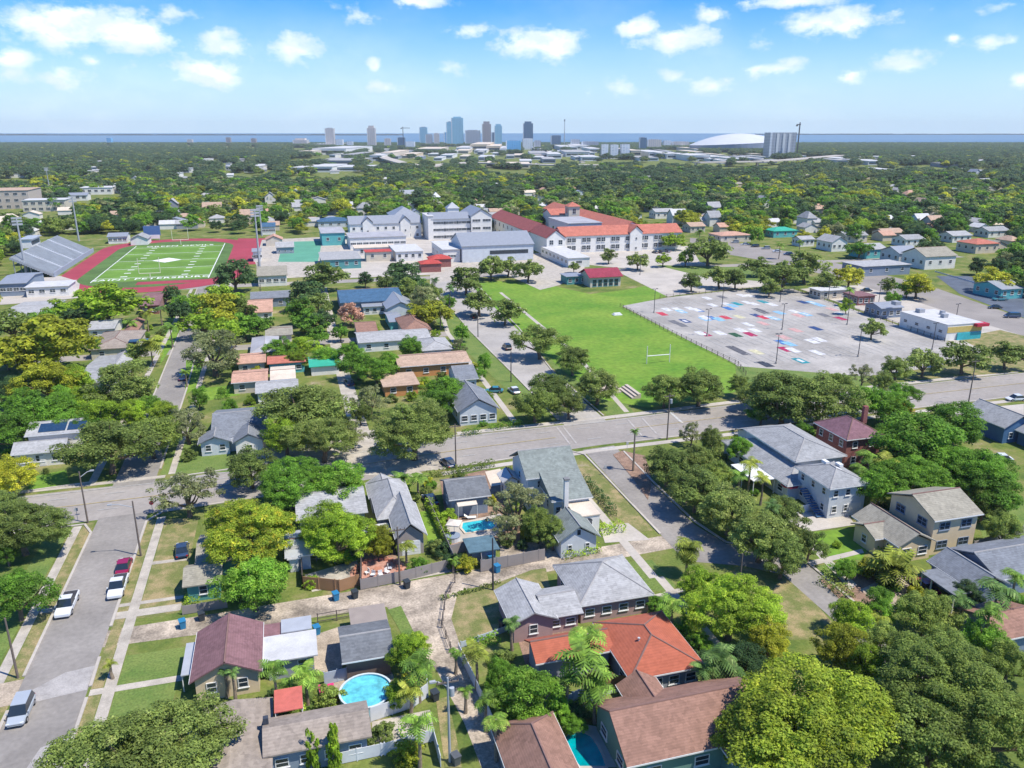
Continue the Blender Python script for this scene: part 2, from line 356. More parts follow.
coast = [(-30000, 4700), (-9000, 4600), (-2500, 4500), (-300, 4500), (900, 4550), (1800, 4250), (2600, 4900), (3600, 5600), (5200, 6800), (8000, 9000), (30000, 16000), (30000, 160000), (-90000, 160000), (-90000, 4700)]
def camrot(x, y): return (x*cA+y*sA, -x*sA+y*cA)
sheet('bay_water', [camrot(*p) for p in coast], .6, WAT, world=True)
FARL = mat('far_shore_trees', (.03, .05, .035), 1, .2, .001, coord='World')
for nm, x0, x1, y, h in (('far_shore', -26000, -3000, 22000, 38), ('far_shore_point', 9000, 26000, 30000, 40)):
    mb = MB(); n = 40; top = []; 
    for i in range(n):
        xa = x0+(x1-x0)*i/n; xb = x0+(x1-x0)*(i+1)/n; hh = h*(.55+.45*random.random())
        c = [camrot(xa, y), camrot(xb, y), camrot(xb, y+900), camrot(xa, y+900)]
        mb.prism(c, .7, hh)
    tag(mb.build(nm, FARL), kind='structure')
# paving -------------------------------------------------------------
Z = .004
def line_at(pts, x):
    for a, b in zip(pts, pts[1:]):
        if x <= b[0]: return a[1]+(b[1]-a[1])*(x-a[0])/(b[0]-a[0])
    return pts[-1][1]
near = [(-260, 126), (-80, 128.5), (-25, 131), (24, 136), (57, 139), (140, 141), (420, 146)]
far = [(-260, 142), (-80, 143.4), (-25, 144.3), (31, 151.6), (64, 152.2), (101, 154.5), (182, 156.5), (420, 162)]
off = lambda pts, d: [(x, y+d) for x, y in pts]
# kerbs first (a low step round the carriageway), roads over them
def strip(name, a, b, z, m): return sheet(name, a+b[::-1], z, m, world=True)
KZ = .17
def kerb(name, pts, wid=.35):
    "raised kerb following a polyline"
    mb = MB()
    for (xa, ya), (xb, yb) in zip(pts, pts[1:]):
        d = Vector((xb-xa, yb-ya)).normalized(); n = Vector((-d.y, d.x))*wid/2
        mb.prism([(xa+n.x, ya+n.y), (xb+n.x, yb+n.y), (xb-n.x, yb-n.y), (xa-n.x, ya-n.y)], .02, KZ)
    return tag(mb.build(name, CONCL), kind='structure')
strip('avenue', near, far, 3*Z, ASPH2)
wroad = [(-33.3, 20), (-25.8, 20), (-25.8, 131.5), (-33.3, 131.2)]
sheet('side_street', wroad, 4*Z, ASPH, world=True)
sheet('side_street', [(-33.5, 143.5), (-26.5, 143.8), (-26.8, 200), (-27.3, 250), (-30, 352), (-36.5, 352), (-33.6, 200)], 4*Z, ASPH, world=True)
sheet('school_road', [(54.3, 151), (64, 151.5), (64.3, 190), (69.3, 240), (74, 318), (77, 345), (63, 345), (56.3, 323), (53.9, 242)], 4*Z, W('pale_asphalt', (.37, .345, .31), .9, .12, .1, fine=.07), world=True)
sheet('side_street', [(53.2, 137.5), (60, 138), (59.6, 120), (59.3, 103), (61, 96), (64, 93.5), (69.3, 92), (69.2, 87), (68.9, 76), (68.6, 60), (64, 60), (64, 75), (64.1, 85.8), (60, 89.5), (52.5, 93), (52.6, 101), (53, 115)], 4*Z, ASPH, world=True)
sheet('alley', [(-25.8, 93.6), (-15, 93.2), (10, 93), (30, 95.5), (53, 97), (53, 101), (30, 99.5), (8, 98.2), (-12, 97.5), (-25.8, 97.2)], 2*Z, SAND, world=True)
sheet('alley', [(8.5, 94), (10.8, 86), (12.8, 78), (14, 69), (14.5, 58), (13, 20), (16.2, 20), (17.4, 58), (17, 70), (16.4, 80), (16.5, 88), (19, 95)], 3*Z, SAND, world=True)
sheet('alley', [(9.5, 158), (13.5, 158), (13, 200), (13, 255), (14, 330), (11.5, 330), (10, 255), (9.5, 200)], 2*Z, CONC, world=True)
sheet('driveway', [(9, 140), (15.5, 141), (14.5, 160), (9, 160)], 5*Z, CONC, world=True)
# north-south far streets and one behind the football ground
sheet('cross_street', [(-160, 345), (330, 327), (330, 334), (-160, 353)][:4], Z, ASPH2, world=True)
sheet('cross_street', [(-160, 236), (54, 236), (54, 242), (-160, 242)], Z, ASPH2, world=True)
# grass verges / lots with their own tone
sheet('verge_grass', [(-35.2, 20), (-33.6, 20), (-33.6, 130), (-35.2, 130)], 2*Z, DRY, world=True)
sheet('verge_grass', [(-40, 20), (-36.9, 20), (-36.9, 130), (-40, 129.8)], 2*Z, GRASS, world=True)
sheet('verge_grass', [(-25.5, 20), (-24.2, 20), (-24.2, 128), (-25.5, 129)], 2*Z, DRY, world=True)
sheet('lawn', [(-22.7, 99), (-17.6, 99), (-17.6, 127), (-22.7, 128)], 2*Z, DRY, world=True)
sheet('lawn', [(-22.7, 78), (-16.5, 79), (-15.5, 91), (-22.7, 91)], 2*Z, GRASS, world=True)
sheet('lawn', [(440,598),(497,583),(545,565),(553,600),(505,632),(462,648),(446,630)], 2*Z, DRY)
sheet('lawn', [(47, 103), (52, 103), (52.6, 128), (48, 130)], 2*Z, DRY, world=True)
sheet('lawn', [(629,562),(652,560),(676,586),(664,592),(640,588)], 2*Z, GRASS)
sheet('lawn', [(805,533),(855,528),(870,545),(862,560),(820,562)], 3*Z, GRASSB)
sheet('lawn', [(815,566),(900,556),(925,590),(870,600),(840,590)], 2*Z, GRASS)
sheet('lawn', [(775,585),(790,575),(832,622),(838,640),(790,640),(770,610)], 2*Z, DRY)
sheet('lawn', [(420,512),(432,510),(446,552),(432,556)], 2*Z, GRASSB)
sheet('lawn', [(975,512),(1024,500),(1024,545),(985,545)], 2*Z, GRASS)
sheet('lawn', [(204,440),(270,440),(270,470),(160,475),(170,450)], 2*Z, GRASS)
sheet('lawn', [(26,478),(66,470),(70,486),(30,492)], 2*Z, GRASSB)
sheet('lawn', [(166,470),(160,445),(200,440),(190,470)], 2*Z, GRASS)
for pp in ([(186,360),(206,360),(200,385),(185,395)],[(203,388),(235,385),(240,395),(200,402)],[(186,310),(180,318),(176,340),(160,365),(163,340),(170,315)]): sheet('lawn', pp, 2*Z, GRASSB)
sheet('verge_grass', [(65.5, 155), (72, 155), (78, 200), (80, 300), (74.5, 300), (70, 240), (65.5, 190)], 2*Z, GRASS, world=True)
sheet('verge_grass', [(50, 155), (53.8, 155), (53.4, 240), (55.5, 310), (46, 310), (46, 240)], 2*Z, GRASS, world=True)
sheet('school_lawn', [(470,284),(497,281),(545,284),(590,294),(625,290),(645,286),(668,296),(622,307),(672,332),(738,366),(744,378),(735,392),(650,408),(605,400),(565,372),(520,332)], 2*Z, GRASSB)
# sidewalks
sheet('sidewalk', [(-36.6, 20), (-35.3, 20), (-35.3, 129), (-36.6, 129)], 3*Z, CONC, world=True)
sheet('sidewalk', [(-24.1, 20), (-22.8, 20), (-22.8, 129), (-24.1, 129)], 3*Z, CONC, world=True)
sheet('sidewalk', [(-24.6, 147), (-23.4, 147), (-23.6, 350), (-24.8, 350)], 3*Z, CONC, world=True)
sheet('sidewalk', [(-38, 147), (-36.6, 147), (-38, 340), (-39.2, 340)], 3*Z, CONC, world=True)
sheet('sidewalk', [(45.4, 90), (46.8, 90), (46.9, 134), (45.5, 134)], 3*Z, CONCL, world=True)
sheet('sidewalk', [(46.2, 70), (47.5, 70), (47.5, 90), (46.2, 90)], 3*Z, CONCL, world=True)
sheet('sidewalk', [(43.8, 156), (45.2, 156), (47, 240), (56, 312), (54.6, 312), (45.6, 240)], 3*Z, CONCL, world=True)
sheet('sidewalk', [(70, 156), (71.2, 156), (77, 205), (80, 300), (78.8, 300), (75.7, 205)], 3*Z, CONCL, world=True)
strip('sidewalk', off(near, -3.2)[3:], off(near, -1.6)[3:], 3*Z, CONCL)
strip('sidewalk', off(far, .7)[3:], off(far, 2.4)[3:], 3*Z, CONCL)
strip('sidewalk', off(far, 1.2)[:3], off(far, 2.5)[:3], 3*Z, CONC)
for pp in ([(-25.5, 99.5), (-17.5, 99.5), (-17.5, 101.2), (-25.5, 101.2)], [(-25.5, 84.3), (-15.6, 84.3), (-15.6, 85.4), (-25.5, 85.4)], [(-25.5, 102.4), (-17.5, 102.4), (-17.5, 103.2), (-25.5, 103.2)], [(-35.2, 103.6), (-33.3, 103.6), (-33.3, 104.7), (-35.2, 104.7)], [(-23.5, 113), (-18, 113), (-18, 113.9), (-23.5, 113.9)]):
    sheet('path', pp, 4*Z, CONC, world=True)
sheet('asphalt_patch', [(-33.2, 84.5), (-25.9, 85.5), (-25.9, 90), (-29, 89.5), (-33.2, 86)], 5*Z, W('worn_patch', (.36, .34, .32), .9, .2, .4, fine=.12), world=True)
sheet('asphalt_patch', [(-30, 70), (-26.2, 70), (-26, 78), (-28.5, 77)], 5*Z, W('worn_patch', (.3,.3,.3)), world=True)
sheet('driveway', [(-46, 84), (-33.3, 85), (-33.3, 89.5), (-46, 88.5)], 4*Z, DIRT, world=True)
sheet('driveway', [(600,528),(628,523),(650,540),(605,543)], 4*Z, CONCL)
sheet('driveway', [(805,505),(845,510),(855,525),(808,532),(770,510)], 4*Z, CONCL)
sheet('driveway', [(860,590),(905,568),(920,598),(890,612)], 3*Z, DIRT)
sheet('path', [(808,546),(813,543),(857,585),(850,590)], 4*Z, CONCL)
sheet('path', [(806,562),(862,549),(864,553),(812,566)], 5*Z, CONCL)
sheet('path', [(650,596),(688,586),(690,590),(652,600)], 4*Z, CONC)
sheet('driveway', [(404,575),(453,558),(462,570),(410,580)], 4*Z, CONC)
sheet('driveway', [(305,575),(357,560),(360,583),(312,592)], 4*Z, CONC)
sheet('dirt_yard', [(360,553),(395,548),(402,582),(362,585)], 3*Z, MULCH)
sheet('dirt_yard', [(300,640),(345,625),(342,672),(305,672)], 3*Z, DIRT)
sheet('dirt_yard', [(318,690),(345,672),(392,672),(402,702),(380,720),(330,722)], 3*Z, DIRT)
sheet('dirt_yard', [(372,722),(430,710),(436,740),(372,757)], 3*Z, CONC)
sheet('dirt_yard', [(256,625),(300,617),(300,642),(256,648)], 3*Z, SAND)
sheet('dirt_yard', [(440,480),(485,470),(520,475),(520,545),(450,548)], 2*Z, MULCH)
sheet('dirt_yard', [(500,545),(560,540),(560,566),(500,575)], 3*Z, SAND)
sheet('courtyard', [(255,445),(350,440),(440,455),(438,470),(350,475),(260,480)], 2*Z, CONC)
sheet('parking_court', [(400,460),(360,457),(362,475),(430,478)], 3*Z, CONC)
sheet('dirt_yard', [(515,630),(560,622),(590,640),(560,690),(530,680)], 2*Z, MULCH)
sheet('street_court', [(940,412),(1024,404),(1024,445),(975,425)], 3*Z, CONCL)
sheet('dirt_yard', [(820,580),(900,560),(880,620),(850,610)], Z, MULCH)
# parking lot and east side
sheet('parking_lot', [(622,306),(668,297.5),(735,290),(793,289),(945,341),(988,353),(935,367),(870,376),(745,374),(735,364),(672,332)], 3*Z, LOTM)
sheet('school_parking', [(560,250),(690,246),(700,262),(790,284),(735,289),(668,296),(640,270),(560,262)], 2*Z, CONCL)
sheet('driveway', [(618,272),(640,270),(690,292),(668,297)], 3*Z, CONCL)
sheet('school_walk', [(500,258),(560,250),(585,268),(560,285),(540,290),(500,272)], 2*Z, CONC)
sheet('school_walk', [(430,268),(499,258),(499,272),(430,284)], 2*Z, CONC)
sheet('lawn', [(388,610),(401,606),(420,645),(432,668),(420,668),(405,640)], 4*Z, GRASS)
sheet('lawn', [(436,700),(447,697),(455,730),(462,768),(445,768)], 4*Z, DRY)
sheet('east_street', [(690,238),(720,240),(790,252),(930,286),(1100,345),(1100,358),(1010,332),(920,303),(790,265),(690,248)], 3*Z, W('tan_asphalt', (.27, .245, .22), .9, .12, .08))
sheet('shop_yard', [(800,289),(860,285),(985,322),(1024,333),(1024,347),(985,352),(945,340)], 2*Z, CONCL)
sheet('east_parking', [(936,276),(968,276),(1024,292),(1024,318),(960,294)], 4*Z, ASPHD)
sheet('lawn', [(958,338),(1000,330),(1024,336),(1024,372),(935,378),(900,380),(935,367),(988,353)], 4*Z, DRY)
sheet('lawn', [(735,366),(870,377),(860,387),(740,398)], 4*Z, GRASS)
sheet('lawn', [(655,265),(760,268),(790,284),(700,276)], 4*Z, GRASS)
# lane markings
def dash(name, x0, x1, f, step, ln, wd, m, z):
    mb = MB(); x = x0; z += .06
    while x < x1:
        y = f(x); mb.add([(x, y, z), (x+ln, f(x+ln), z), (x+ln, f(x+ln)+wd, z), (x, y+wd, z)], [(0, 1, 2, 3)]); x += step
    return tag(mb.build(name, m), kind='structure')
mid = lambda t: (lambda x: line_at(near, x)*(1-t)+line_at(far, x)*t)
dash('lane_lines', -250, 400, mid(.27), 9, 3, .14, PAINT, 5*Z); dash('lane_lines', -250, 400, mid(.75), 9, 3, .14, PAINT, 5*Z)
dash('centre_line', -250, 50, mid(.5), 3, 3.02, .22, YEL, 5*Z); dash('centre_line', 68, 400, mid(.5), 3, 3.02, .22, YEL, 5*Z)
dash('edge_line', -250, 400, mid(.93), 3, 3.02, .16, PAINT, 5*Z)
CWK = W('crosswalk_paint', (.40, .375, .345), .85, .15, 1)
for x in (51.5, 52.9): sheet('crosswalk', [(x, 141), (x+.35, 141), (x+.35+.6, 151), (x+.6, 151)], 6*Z, CWK, world=True)
for x in (68.5, 71.9): sheet('crosswalk', [(x-1, 141.5), (x-.6, 141.5), (x+.5, 151.4), (x+.1, 151.4)], 6*Z, CWK, world=True)
sheet('crosswalk', [(54, 152.6), (64, 153), (64, 153.5), (54, 153.1)], 6*Z, CWK, world=True)
sheet('stop_line', [(79, 146), (79.6, 146), (80.2, 153), (79.6, 153)], 6*Z, PAINT, world=True)
sheet('stop_line', [(56.5, 136.5), (59.8, 136.8), (59.8, 137.2), (56.5, 136.9)], 6*Z, PAINT, world=True)
for nm, pl in (('kerb', [(-33.4, 20), (-33.4, 84)]), ('kerb', [(-33.4, 90), (-33.4, 126), (-35, 129.4), (-60, 128.4), (-100, 127)]), ('kerb', [(-25.6, 20), (-25.6, 84)]), ('kerb', [(-25.6, 86), (-25.7, 91.5)]), ('kerb', [(-25.6, 98), (-25.6, 128), (-23.5, 130.8), (0, 133.1), (7, 133.9)]),
     ('kerb', [(-36.8, 147), (-60, 144.6), (-140, 143.2)]), ('kerb', [(-33.7, 158), (-33.8, 200), (-36.5, 340)]), ('kerb', [(-26.3, 150), (-26.7, 200), (-29.8, 340)]), ('kerb', [(-24, 145.2), (8, 148.7)]), ('kerb', [(16, 149.8), (31, 152), (52, 152.4)]),
     ('kerb', [(24, 135.6), (50, 138.2), (52.6, 135), (52.6, 101.5)]), ('kerb', [(60.6, 134.5), (60, 120), (59.8, 104), (61.2, 96.4), (64, 94), (69.6, 92.3), (69.5, 87), (69.2, 76)]), ('kerb', [(63, 138.8), (100, 139.6), (140, 140.7), (400, 145.3)]), ('kerb', [(66.5, 152.8), (101, 155), (182, 157)]),
     ('kerb', [(54, 155), (54, 193), (53.6, 242), (56, 320)]), ('kerb', [(64.6, 155), (64.6, 190), (69.6, 240), (74.3, 318)])):
    kerb(nm, pl)
# painted student spaces in the lot
LP = dict(red=(.55,.06,.09), blue=(.06,.17,.42), white=(.66,.66,.66), navy=(.03,.07,.20), grey=(.17,.17,.18), sky=(.25,.48,.68), cream=(.60,.56,.36), pink=(.60,.36,.33), green=(.03,.10,.05), crim=(.40,.03,.10), dark=(.12,.12,.13), teal=(.02,.28,.33), black=(.05,.06,.08))
spots = [(180,145,'red'),(200,126,'white'),(245,125,'white'),(262,135,'sky'),(300,122,'white'),(335,130,'blue'),(278,175,'navy'),(232,180,'grey'),(262,192,'grey'),(362,167,'sky'),(392,162,'blue'),(420,168,'sky'),(450,160,'red'),(508,157,'cream'),(582,152,'navy'),(612,160,'red'),(645,161,'white'),(425,226,'white'),(362,232,'crim'),(345,228,'white'),(493,235,'green'),(555,232,'crim'),(575,215,'white'),(515,215,'white'),(545,190,'white'),
 (485,292,'dark'),(522,310,'dark'),(582,308,'cream'),(690,266,'blue'),(722,273,'sky'),(705,296,'crim'),(820,262,'white'),(850,255,'white'),(750,215,'pink'),(835,207,'navy'),(745,135,'white'),(792,147,'sky'),(610,93,'teal'),(500,102,'teal'),(570,102,'white'),(540,96,'white'),(648,105,'white'),(455,104,'white'),(435,73,'grey'),(555,68,'white'),(520,66,'white'),(462,122,'blue'),(850,107,'sky'),(905,125,'pink'),(760,152,'pink'),(700,245,'pink'),(590,128,'dark'),(610,137,'dark'),(780,95,'navy'),(820,97,'sky'),(945,145,'white'),(940,165,'crim'),(770,345,'teal'),(620,360,'black'),(840,310,'white'),(610,186,'pink'),(395,108,'white'),(372,78,'white'),(325,128,'white'),(480,110,'sky'),(680,140,'sky'),(660,165,'sky'),(360,160,'white'),(870,150,'grey'),(740,300,'white')]
LP = {k_: tuple(q*.85 for q in v_) for k_, v_ in LP.items()}
for i, (u, v, c) in enumerate(spots):
    x, y = G(620+u/4.267, 280+v/4.267); m = mat('lot_paint_'+c, LP[c], .85, .25, .8, coord='World')
    o = sheet('painted_parking_space', [(x-1.3, y-2.7), (x+1.3, y-2.7), (x+1.3, y+2.7), (x-1.3, y+2.7)], 5*Z, m, world=True)
    if c in ('navy', 'sky', 'teal') and i % 3 == 0:
        sheet('painted_parking_space', [(x-.5, y-1.6), (x+.7, y-1.3), (x+.5, y+1.5), (x-.7, y+1.2)], 6*Z, mat('lot_paint_'+('white' if c != 'white' else 'blue'), LP['white' if c != 'white' else 'blue'], .85, .2, .8, coord='World'), world=True)
mb = MB()
x0, y0 = G(745, 374); 
for yy in (188, 206, 224, 242, 260):
    for k in range(34):
        x = 118+k*2.7
        u, v, _ = Pj(x, yy)
        if 296 < v < 372 and u > 650+(v-305)*1.6 and u < 790+(v-290)*2.7: mb.add([(x, yy-5.2, .105), (x+.18, yy-5.2, .105), (x+.18, yy+5.2, .105), (x, yy+5.2, .105)], [(0, 1, 2, 3)])
tag(mb.build('bay_lines', PAINT), kind='structure')
# ------------------------------------------------------------------ football ground
TRACK = W('running_track', (.33, .05, .07), .9, .12, .06, fine=.06)
TURF = W('artificial_turf', (.12, .23, .03), .95, .18, .05, fine=.06)
def roundrect(x0, y0, x1, y1, r, n=10):
    p = []
    for cx, cy, a in ((x1-r, y0+r, -90), (x1-r, y1-r, 0), (x0+r, y1-r, 90), (x0+r, y0+r, 180)):
        for k in range(n+1): t = R(a+90*k/n); p.append((cx+r*math.cos(t), cy+r*math.sin(t)))
    return p
fx0, fx1, fy0, fy1 = -81, -34, 366, 484
sheet('running_track', roundrect(-97, 338, -20, 512, 38), 2*Z, TRACK, world=True)
sheet('running_track_apron', [(-28, 400), (-6, 400), (-6, 500), (-28, 505)], Z, TRACK, world=True)
sheet('infield_grass', roundrect(-88, 350, -29, 500, 29), 3*Z, W('infield_grass', (.09, .16, .04), .95, .2, .1, fine=.2), world=True)
sheet('football_turf', [(fx0, fy0), (fx1, fy0), (fx1, fy1), (fx0, fy1)], 5*Z, TURF, world=True)
TURF2 = W('artificial_turf_light', (.15, .27, .045), .95, .18, .05, fine=.06)
for k in range(5): sheet('turf_band', [(fx0, fy0+9+k*25-12.5+(6)), (fx1, fy0+9+k*25-12.5+6), (fx1, fy0+9+k*25), (fx0, fy0+9+k*25)][:4] if k else [(fx0, fy0), (fx1, fy0), (fx1, fy0+9), (fx0, fy0+9)], 5*Z, TURF2, world=True)
sheet('jump_runway', [(-62, 356), (-34, 356), (-34, 363), (-62, 363)], 6*Z, TRACK, world=True)
mb = MB()
def rect2(x0, y0, x1, y1, z=7*Z+.07): mb.add([(x0, y0, z), (x1, y0, z), (x1, y1, z), (x0, y1, z)], [(0, 1, 2, 3)])
rect2(fx0, fy0, fx0+.4, fy1); rect2(fx1-.4, fy0, fx1, fy1)
for k in range(5):
    yy = fy0+9+k*25
    rect2(fx0, yy, fx1, yy+.5)
for xx in (-70, -45):
    for k in range(11):
        yy = fy0+12+k*9.4; rect2(xx-1.4, yy, xx+1.4, yy+1.5)
mb.add([(-58-7, 425, .11), (-58, 417, .11), (-51, 425, .11), (-58, 433, .11)], [(0, 1, 2, 3)])
tag(mb.build('field_lines', PAINTW), kind='structure')
def writing(txt, x, y, size, z, m, rz=0, name='lettering', sx=1, parent=None):
    c = bpy.data.curves.new('tmp', 'FONT'); c.body = txt; c.size = size; c.align_x = 'CENTER'; c.align_y = 'CENTER'; c.offset = .02*size; c.space_character = 1.15
    o = bpy.data.objects.new('tmp', c); link(o); dg = bpy.context.evaluated_depsgraph_get(); me = bpy.data.meshes.new_from_object(o.evaluated_get(dg)); bpy.data.objects.remove(o)
    me.name = name; me.materials.clear(); me.materials.append(m); o = link(bpy.data.objects.new(name, me), parent); o.location = (x, y, z); o.rotation_euler = (0, 0, rz); o.scale = (sx, 1, 1); return o
tag(writing('SAINT PETERSBURG', -57.5, 371, 5.2, .11, PAINTW, 0, 'end_zone_lettering', .92), kind='structure')
tag(writing('GREEN DEVILS', -57.5, 479.5, 5.2, .11, PAINTW, 0, 'end_zone_lettering', .92), kind='structure')
sheet('play_court', [(278,262),(283,242),(322,241),(318,262)], 3*Z, W('green_court', (.10, .30, .20), .9, .1, .08))
sheet('school_yard', [(255,262),(262,240),(345,236),(345,262),(335,275),(262,280)], 2*Z, CONC)
sheet('stadium_yard', [(0,305),(0,282),(60,276),(80,282),(78,298),(40,302)], 2*Z, CONCL)
sheet('school_yard', [(335,262),(345,235),(480,228),(500,250),(430,275),(350,278)], 3*Z, CONCL)
# ------------------------------------------------------------------ buildings
def wallm(name, c, v=.07): return mat('wall_'+name, c, .85, v, .6, fine=.04)
WL = {k: wallm(k, c) for k, c in dict(white=(.74,.72,.67), bluewhite=(.56,.595,.62), peach=(.66,.53,.36), teal=(.10,.30,.30), pink=(.40,.27,.26), grey=(.30,.32,.36), tan=(.66,.53,.34), green=(.15,.27,.22),
      orange=(.55,.26,.10), cream=(.58,.52,.42), slate=(.22,.27,.34), brown=(.17,.13,.11), navy=(.06,.14,.26), sage=(.32,.38,.33), beige=(.50,.43,.36), aqua=(.12,.42,.42), taupe=(.34,.30,.27)).items()}
WL['brick'] = brickmat('wall_brick', (.28, .07, .06), (.22, .06, .05), (.35, .26, .24))
WN = list(WL.values())
RF = {k: shingle('roof_'+k, c) for k, c in dict(grey=(.29,.295,.295), lgrey=(.35,.35,.345), dgrey=(.15,.16,.17), slate=(.185,.20,.22), maroon=(.21,.115,.12), orange=(.42,.115,.06), brown=(.27,.155,.115), taupe=(.29,.245,.205),
      tan=(.42,.30,.22), plum=(.20,.11,.13), green=(.21,.235,.215), navy=(.055,.12,.20), red=(.42,.07,.06), coral=(.44,.155,.11), peach=(.48,.29,.21), khaki=(.29,.27,.215), crimson=(.27,.085,.08), pavred=(.27,.045,.07), olive=(.2,.2,.16)).items()}
RF['orange'] = shingle('roof_orange_tile', (.38,.115,.068), .16)
RF['white'] = mat('roof_white', (.52, .52, .51), .8, .12, .4, fine=.06)
RF['bluegrey'] = ribbed('roof_bluegrey_metal', (.33, .35, .375), 'X', .8)
RF['tin'] = ribbed('roof_tin', (.48, .50, .52), 'X', 3)
RF['rust'] = ribbed('roof_rusty_tin', (.40, .33, .27), 'X', 3)
RF['flatgrey'] = mat('roof_flat_grey', (.36, .36, .38), .9, .15, .2, fine=.06)
RF['cream'] = mat('roof_cream', (.62, .53, .42), .85, .12, .3, fine=.06)
RF['canopygreen'] = mat('roof_green_sheet', (.04, .36, .24), .6, .1, .5)
_win = {}
def winmesh(wd, ht, key='white', style=0):
    k = (round(wd, 1), round(ht, 1), key, style)
    if k in _win: return _win[k]
    fm = WHITE if key == 'white' else WL[key]
    mb = MB(); t = .09; d = .09
    mb.box(-wd/2, -d, 0, wd/2, .02, t).box(-wd/2, -d, ht-t, wd/2, .02, ht).box(-wd/2, -d, t, -wd/2+t, .02, ht-t).box(wd/2-t, -d, t, wd/2, .02, ht-t)
    mb.box(-wd/2+t, -d*.8, ht/2-.03, wd/2-t, .02, ht/2+.03)
    if wd > 1.8:
        for q in ((-wd/6, wd/6) if wd > 2.5 else (0,)): mb.box(q-.04, -d*.79, t, q+.04, .02, ht-t)
    mb.box(-wd/2-.08, -d-.06, -.08, wd/2+.08, .02, 0)
    f = mb.build('window', fm); p = MB().box(-wd/2+t, -.045, t, wd/2-t, .015, ht-t).build('pane', GLASS)
    r = (f.data, p.data); bpy.data.objects.remove(f); bpy.data.objects.remove(p); _win[k] = r; return r
def window(parent, x, y, z, side, wd=1.2, ht=1.3, key='white', simple=False):
    fm, pm = winmesh(wd, ht, key)
    o = bpy.data.objects.new('window', fm); link(o, parent); o.location = (x, y, z); o.rotation_euler = (0, 0, {'s': 0, 'w': -math.pi/2, 'e': math.pi/2, 'n': math.pi}[side])
    p = bpy.data.objects.new('pane', pm); link(p, o)
    return o
_door = {}
def door(parent, x, y, z, side, m, wd=1., ht=2.1, name='door'):
    mb = MB().box(-wd/2, -.05, 0, wd/2, .02, ht).box(-wd/2-.1, -.03, 0, -wd/2, .02, ht+.1).box(wd/2, -.03, 0, wd/2+.1, .02, ht+.1).box(-wd/2, -.03, ht, wd/2, .02, ht+.1)
    if name == 'garage_door':
        for k in range(1, 4): mb.box(-wd/2+.05, -.07, ht*k/4-.04, wd/2-.05, -.05, ht*k/4+.04)
    else: mb.box(-wd/2+.15, -.075, 1.1, wd/2-.15, -.05, ht-.15).box(-wd/2+.15, -.075, .2, wd/2-.15, -.05, .95)
    o = mb.build(name, m, parent); o.location = (x, y, z); o.rotation_euler = (0, 0, {'s': 0, 'w': -math.pi/2, 'e': math.pi/2}[side])
    return o
def roofmesh(kind, x0, y0, x1, y1, z, rh, ov=.5, th=.16):
    "closed roof body with eave thickness; coordinates local"
    X0, Y0, X1, Y1 = x0-ov, y0-ov, x1+ov, y1+ov; mb = MB(); w, d = X1-X0, Y1-Y0
    base = [(X0, Y0, z-th), (X1, Y0, z-th), (X1, Y1, z-th), (X0, Y1, z-th), (X0, Y0, z), (X1, Y0, z), (X1, Y1, z), (X0, Y1, z)]
    skirt = [(0, 3, 2, 1), (0, 1, 5, 4), (1, 2, 6, 5), (2, 3, 7, 6), (3, 0, 4, 7)]
    if kind == 'flat':
        mb.add(base, skirt+[(4, 5, 6, 7)]); return mb
    if kind == 'shed':   # high at far side
        mb.add(base[:6]+[(X1, Y1, z+rh), (X0, Y1, z+rh)], skirt+[(4, 5, 6, 7)]); return mb
    if kind == 'gx':
        ym = (Y0+Y1)/2; mb.add(base+[(X0, ym, z+rh), (X1, ym, z+rh)], skirt+[(4, 5, 9, 8), (6, 7, 8, 9), (7, 4, 8), (5, 6, 9)]); return mb
    if kind == 'gy':
        xm = (X0+X1)/2; mb.add(base+[(xm, Y0, z+rh), (xm, Y1, z+rh)], skirt+[(4, 8, 9, 7), (5, 6, 9, 8), (4, 5, 8), (6, 7, 9)]); return mb
    if kind == 'hip':
        i = min(w, d)/2
        if w > d: a, b = (X0+i, (Y0+Y1)/2, z+rh), (X1-i, (Y0+Y1)/2, z+rh); f = [(4, 5, 9, 8), (5, 6, 9), (6, 7, 8, 9), (7, 4, 8)]
        else: a, b = ((X0+X1)/2, Y0+i, z+rh), ((X0+X1)/2, Y1-i, z+rh); f = [(4, 5, 8), (5, 6, 9, 8), (6, 7, 9), (7, 4, 8, 9)]
        if abs(w-d) < .01: b = (b[0]+.01, b[1]+.01, b[2])
        mb.add(base+[a, b], skirt+f); return mb
def ridgecap(kind, x0, y0, x1, y1, z, rh, ov=.5):
    X0, Y0, X1, Y1 = x0-ov, y0-ov, x1+ov, y1+ov; w, d = X1-X0, Y1-Y0; mb = MB(); h = z+rh
    if kind == 'gx': segs = [((X0, (Y0+Y1)/2, h), (X1, (Y0+Y1)/2, h))]
    elif kind == 'gy': segs = [(((X0+X1)/2, Y0, h), ((X0+X1)/2, Y1, h))]
    elif kind == 'hip':
        i = min(w, d)/2
        if w > d: a, b = (X0+i, (Y0+Y1)/2, h), (X1-i, (Y0+Y1)/2, h); ends = [(a, (X0, Y0, z)), (a, (X0, Y1, z)), (b, (X1, Y0, z)), (b, (X1, Y1, z))]
        else: a, b = ((X0+X1)/2, Y0+i, h), ((X0+X1)/2, Y1-i, h); ends = [(a, (X0, Y0, z)), (a, (X1, Y0, z)), (b, (X0, Y1, z)), (b, (X1, Y1, z))]
        segs = [(a, b)]+ends
    else: return None
    for a, b in segs:
        if (Vector(a)-Vector(b)).length > .3: mb.tube([(a[0], a[1], a[2]), (b[0], b[1], b[2])], .11, 5)
    return mb
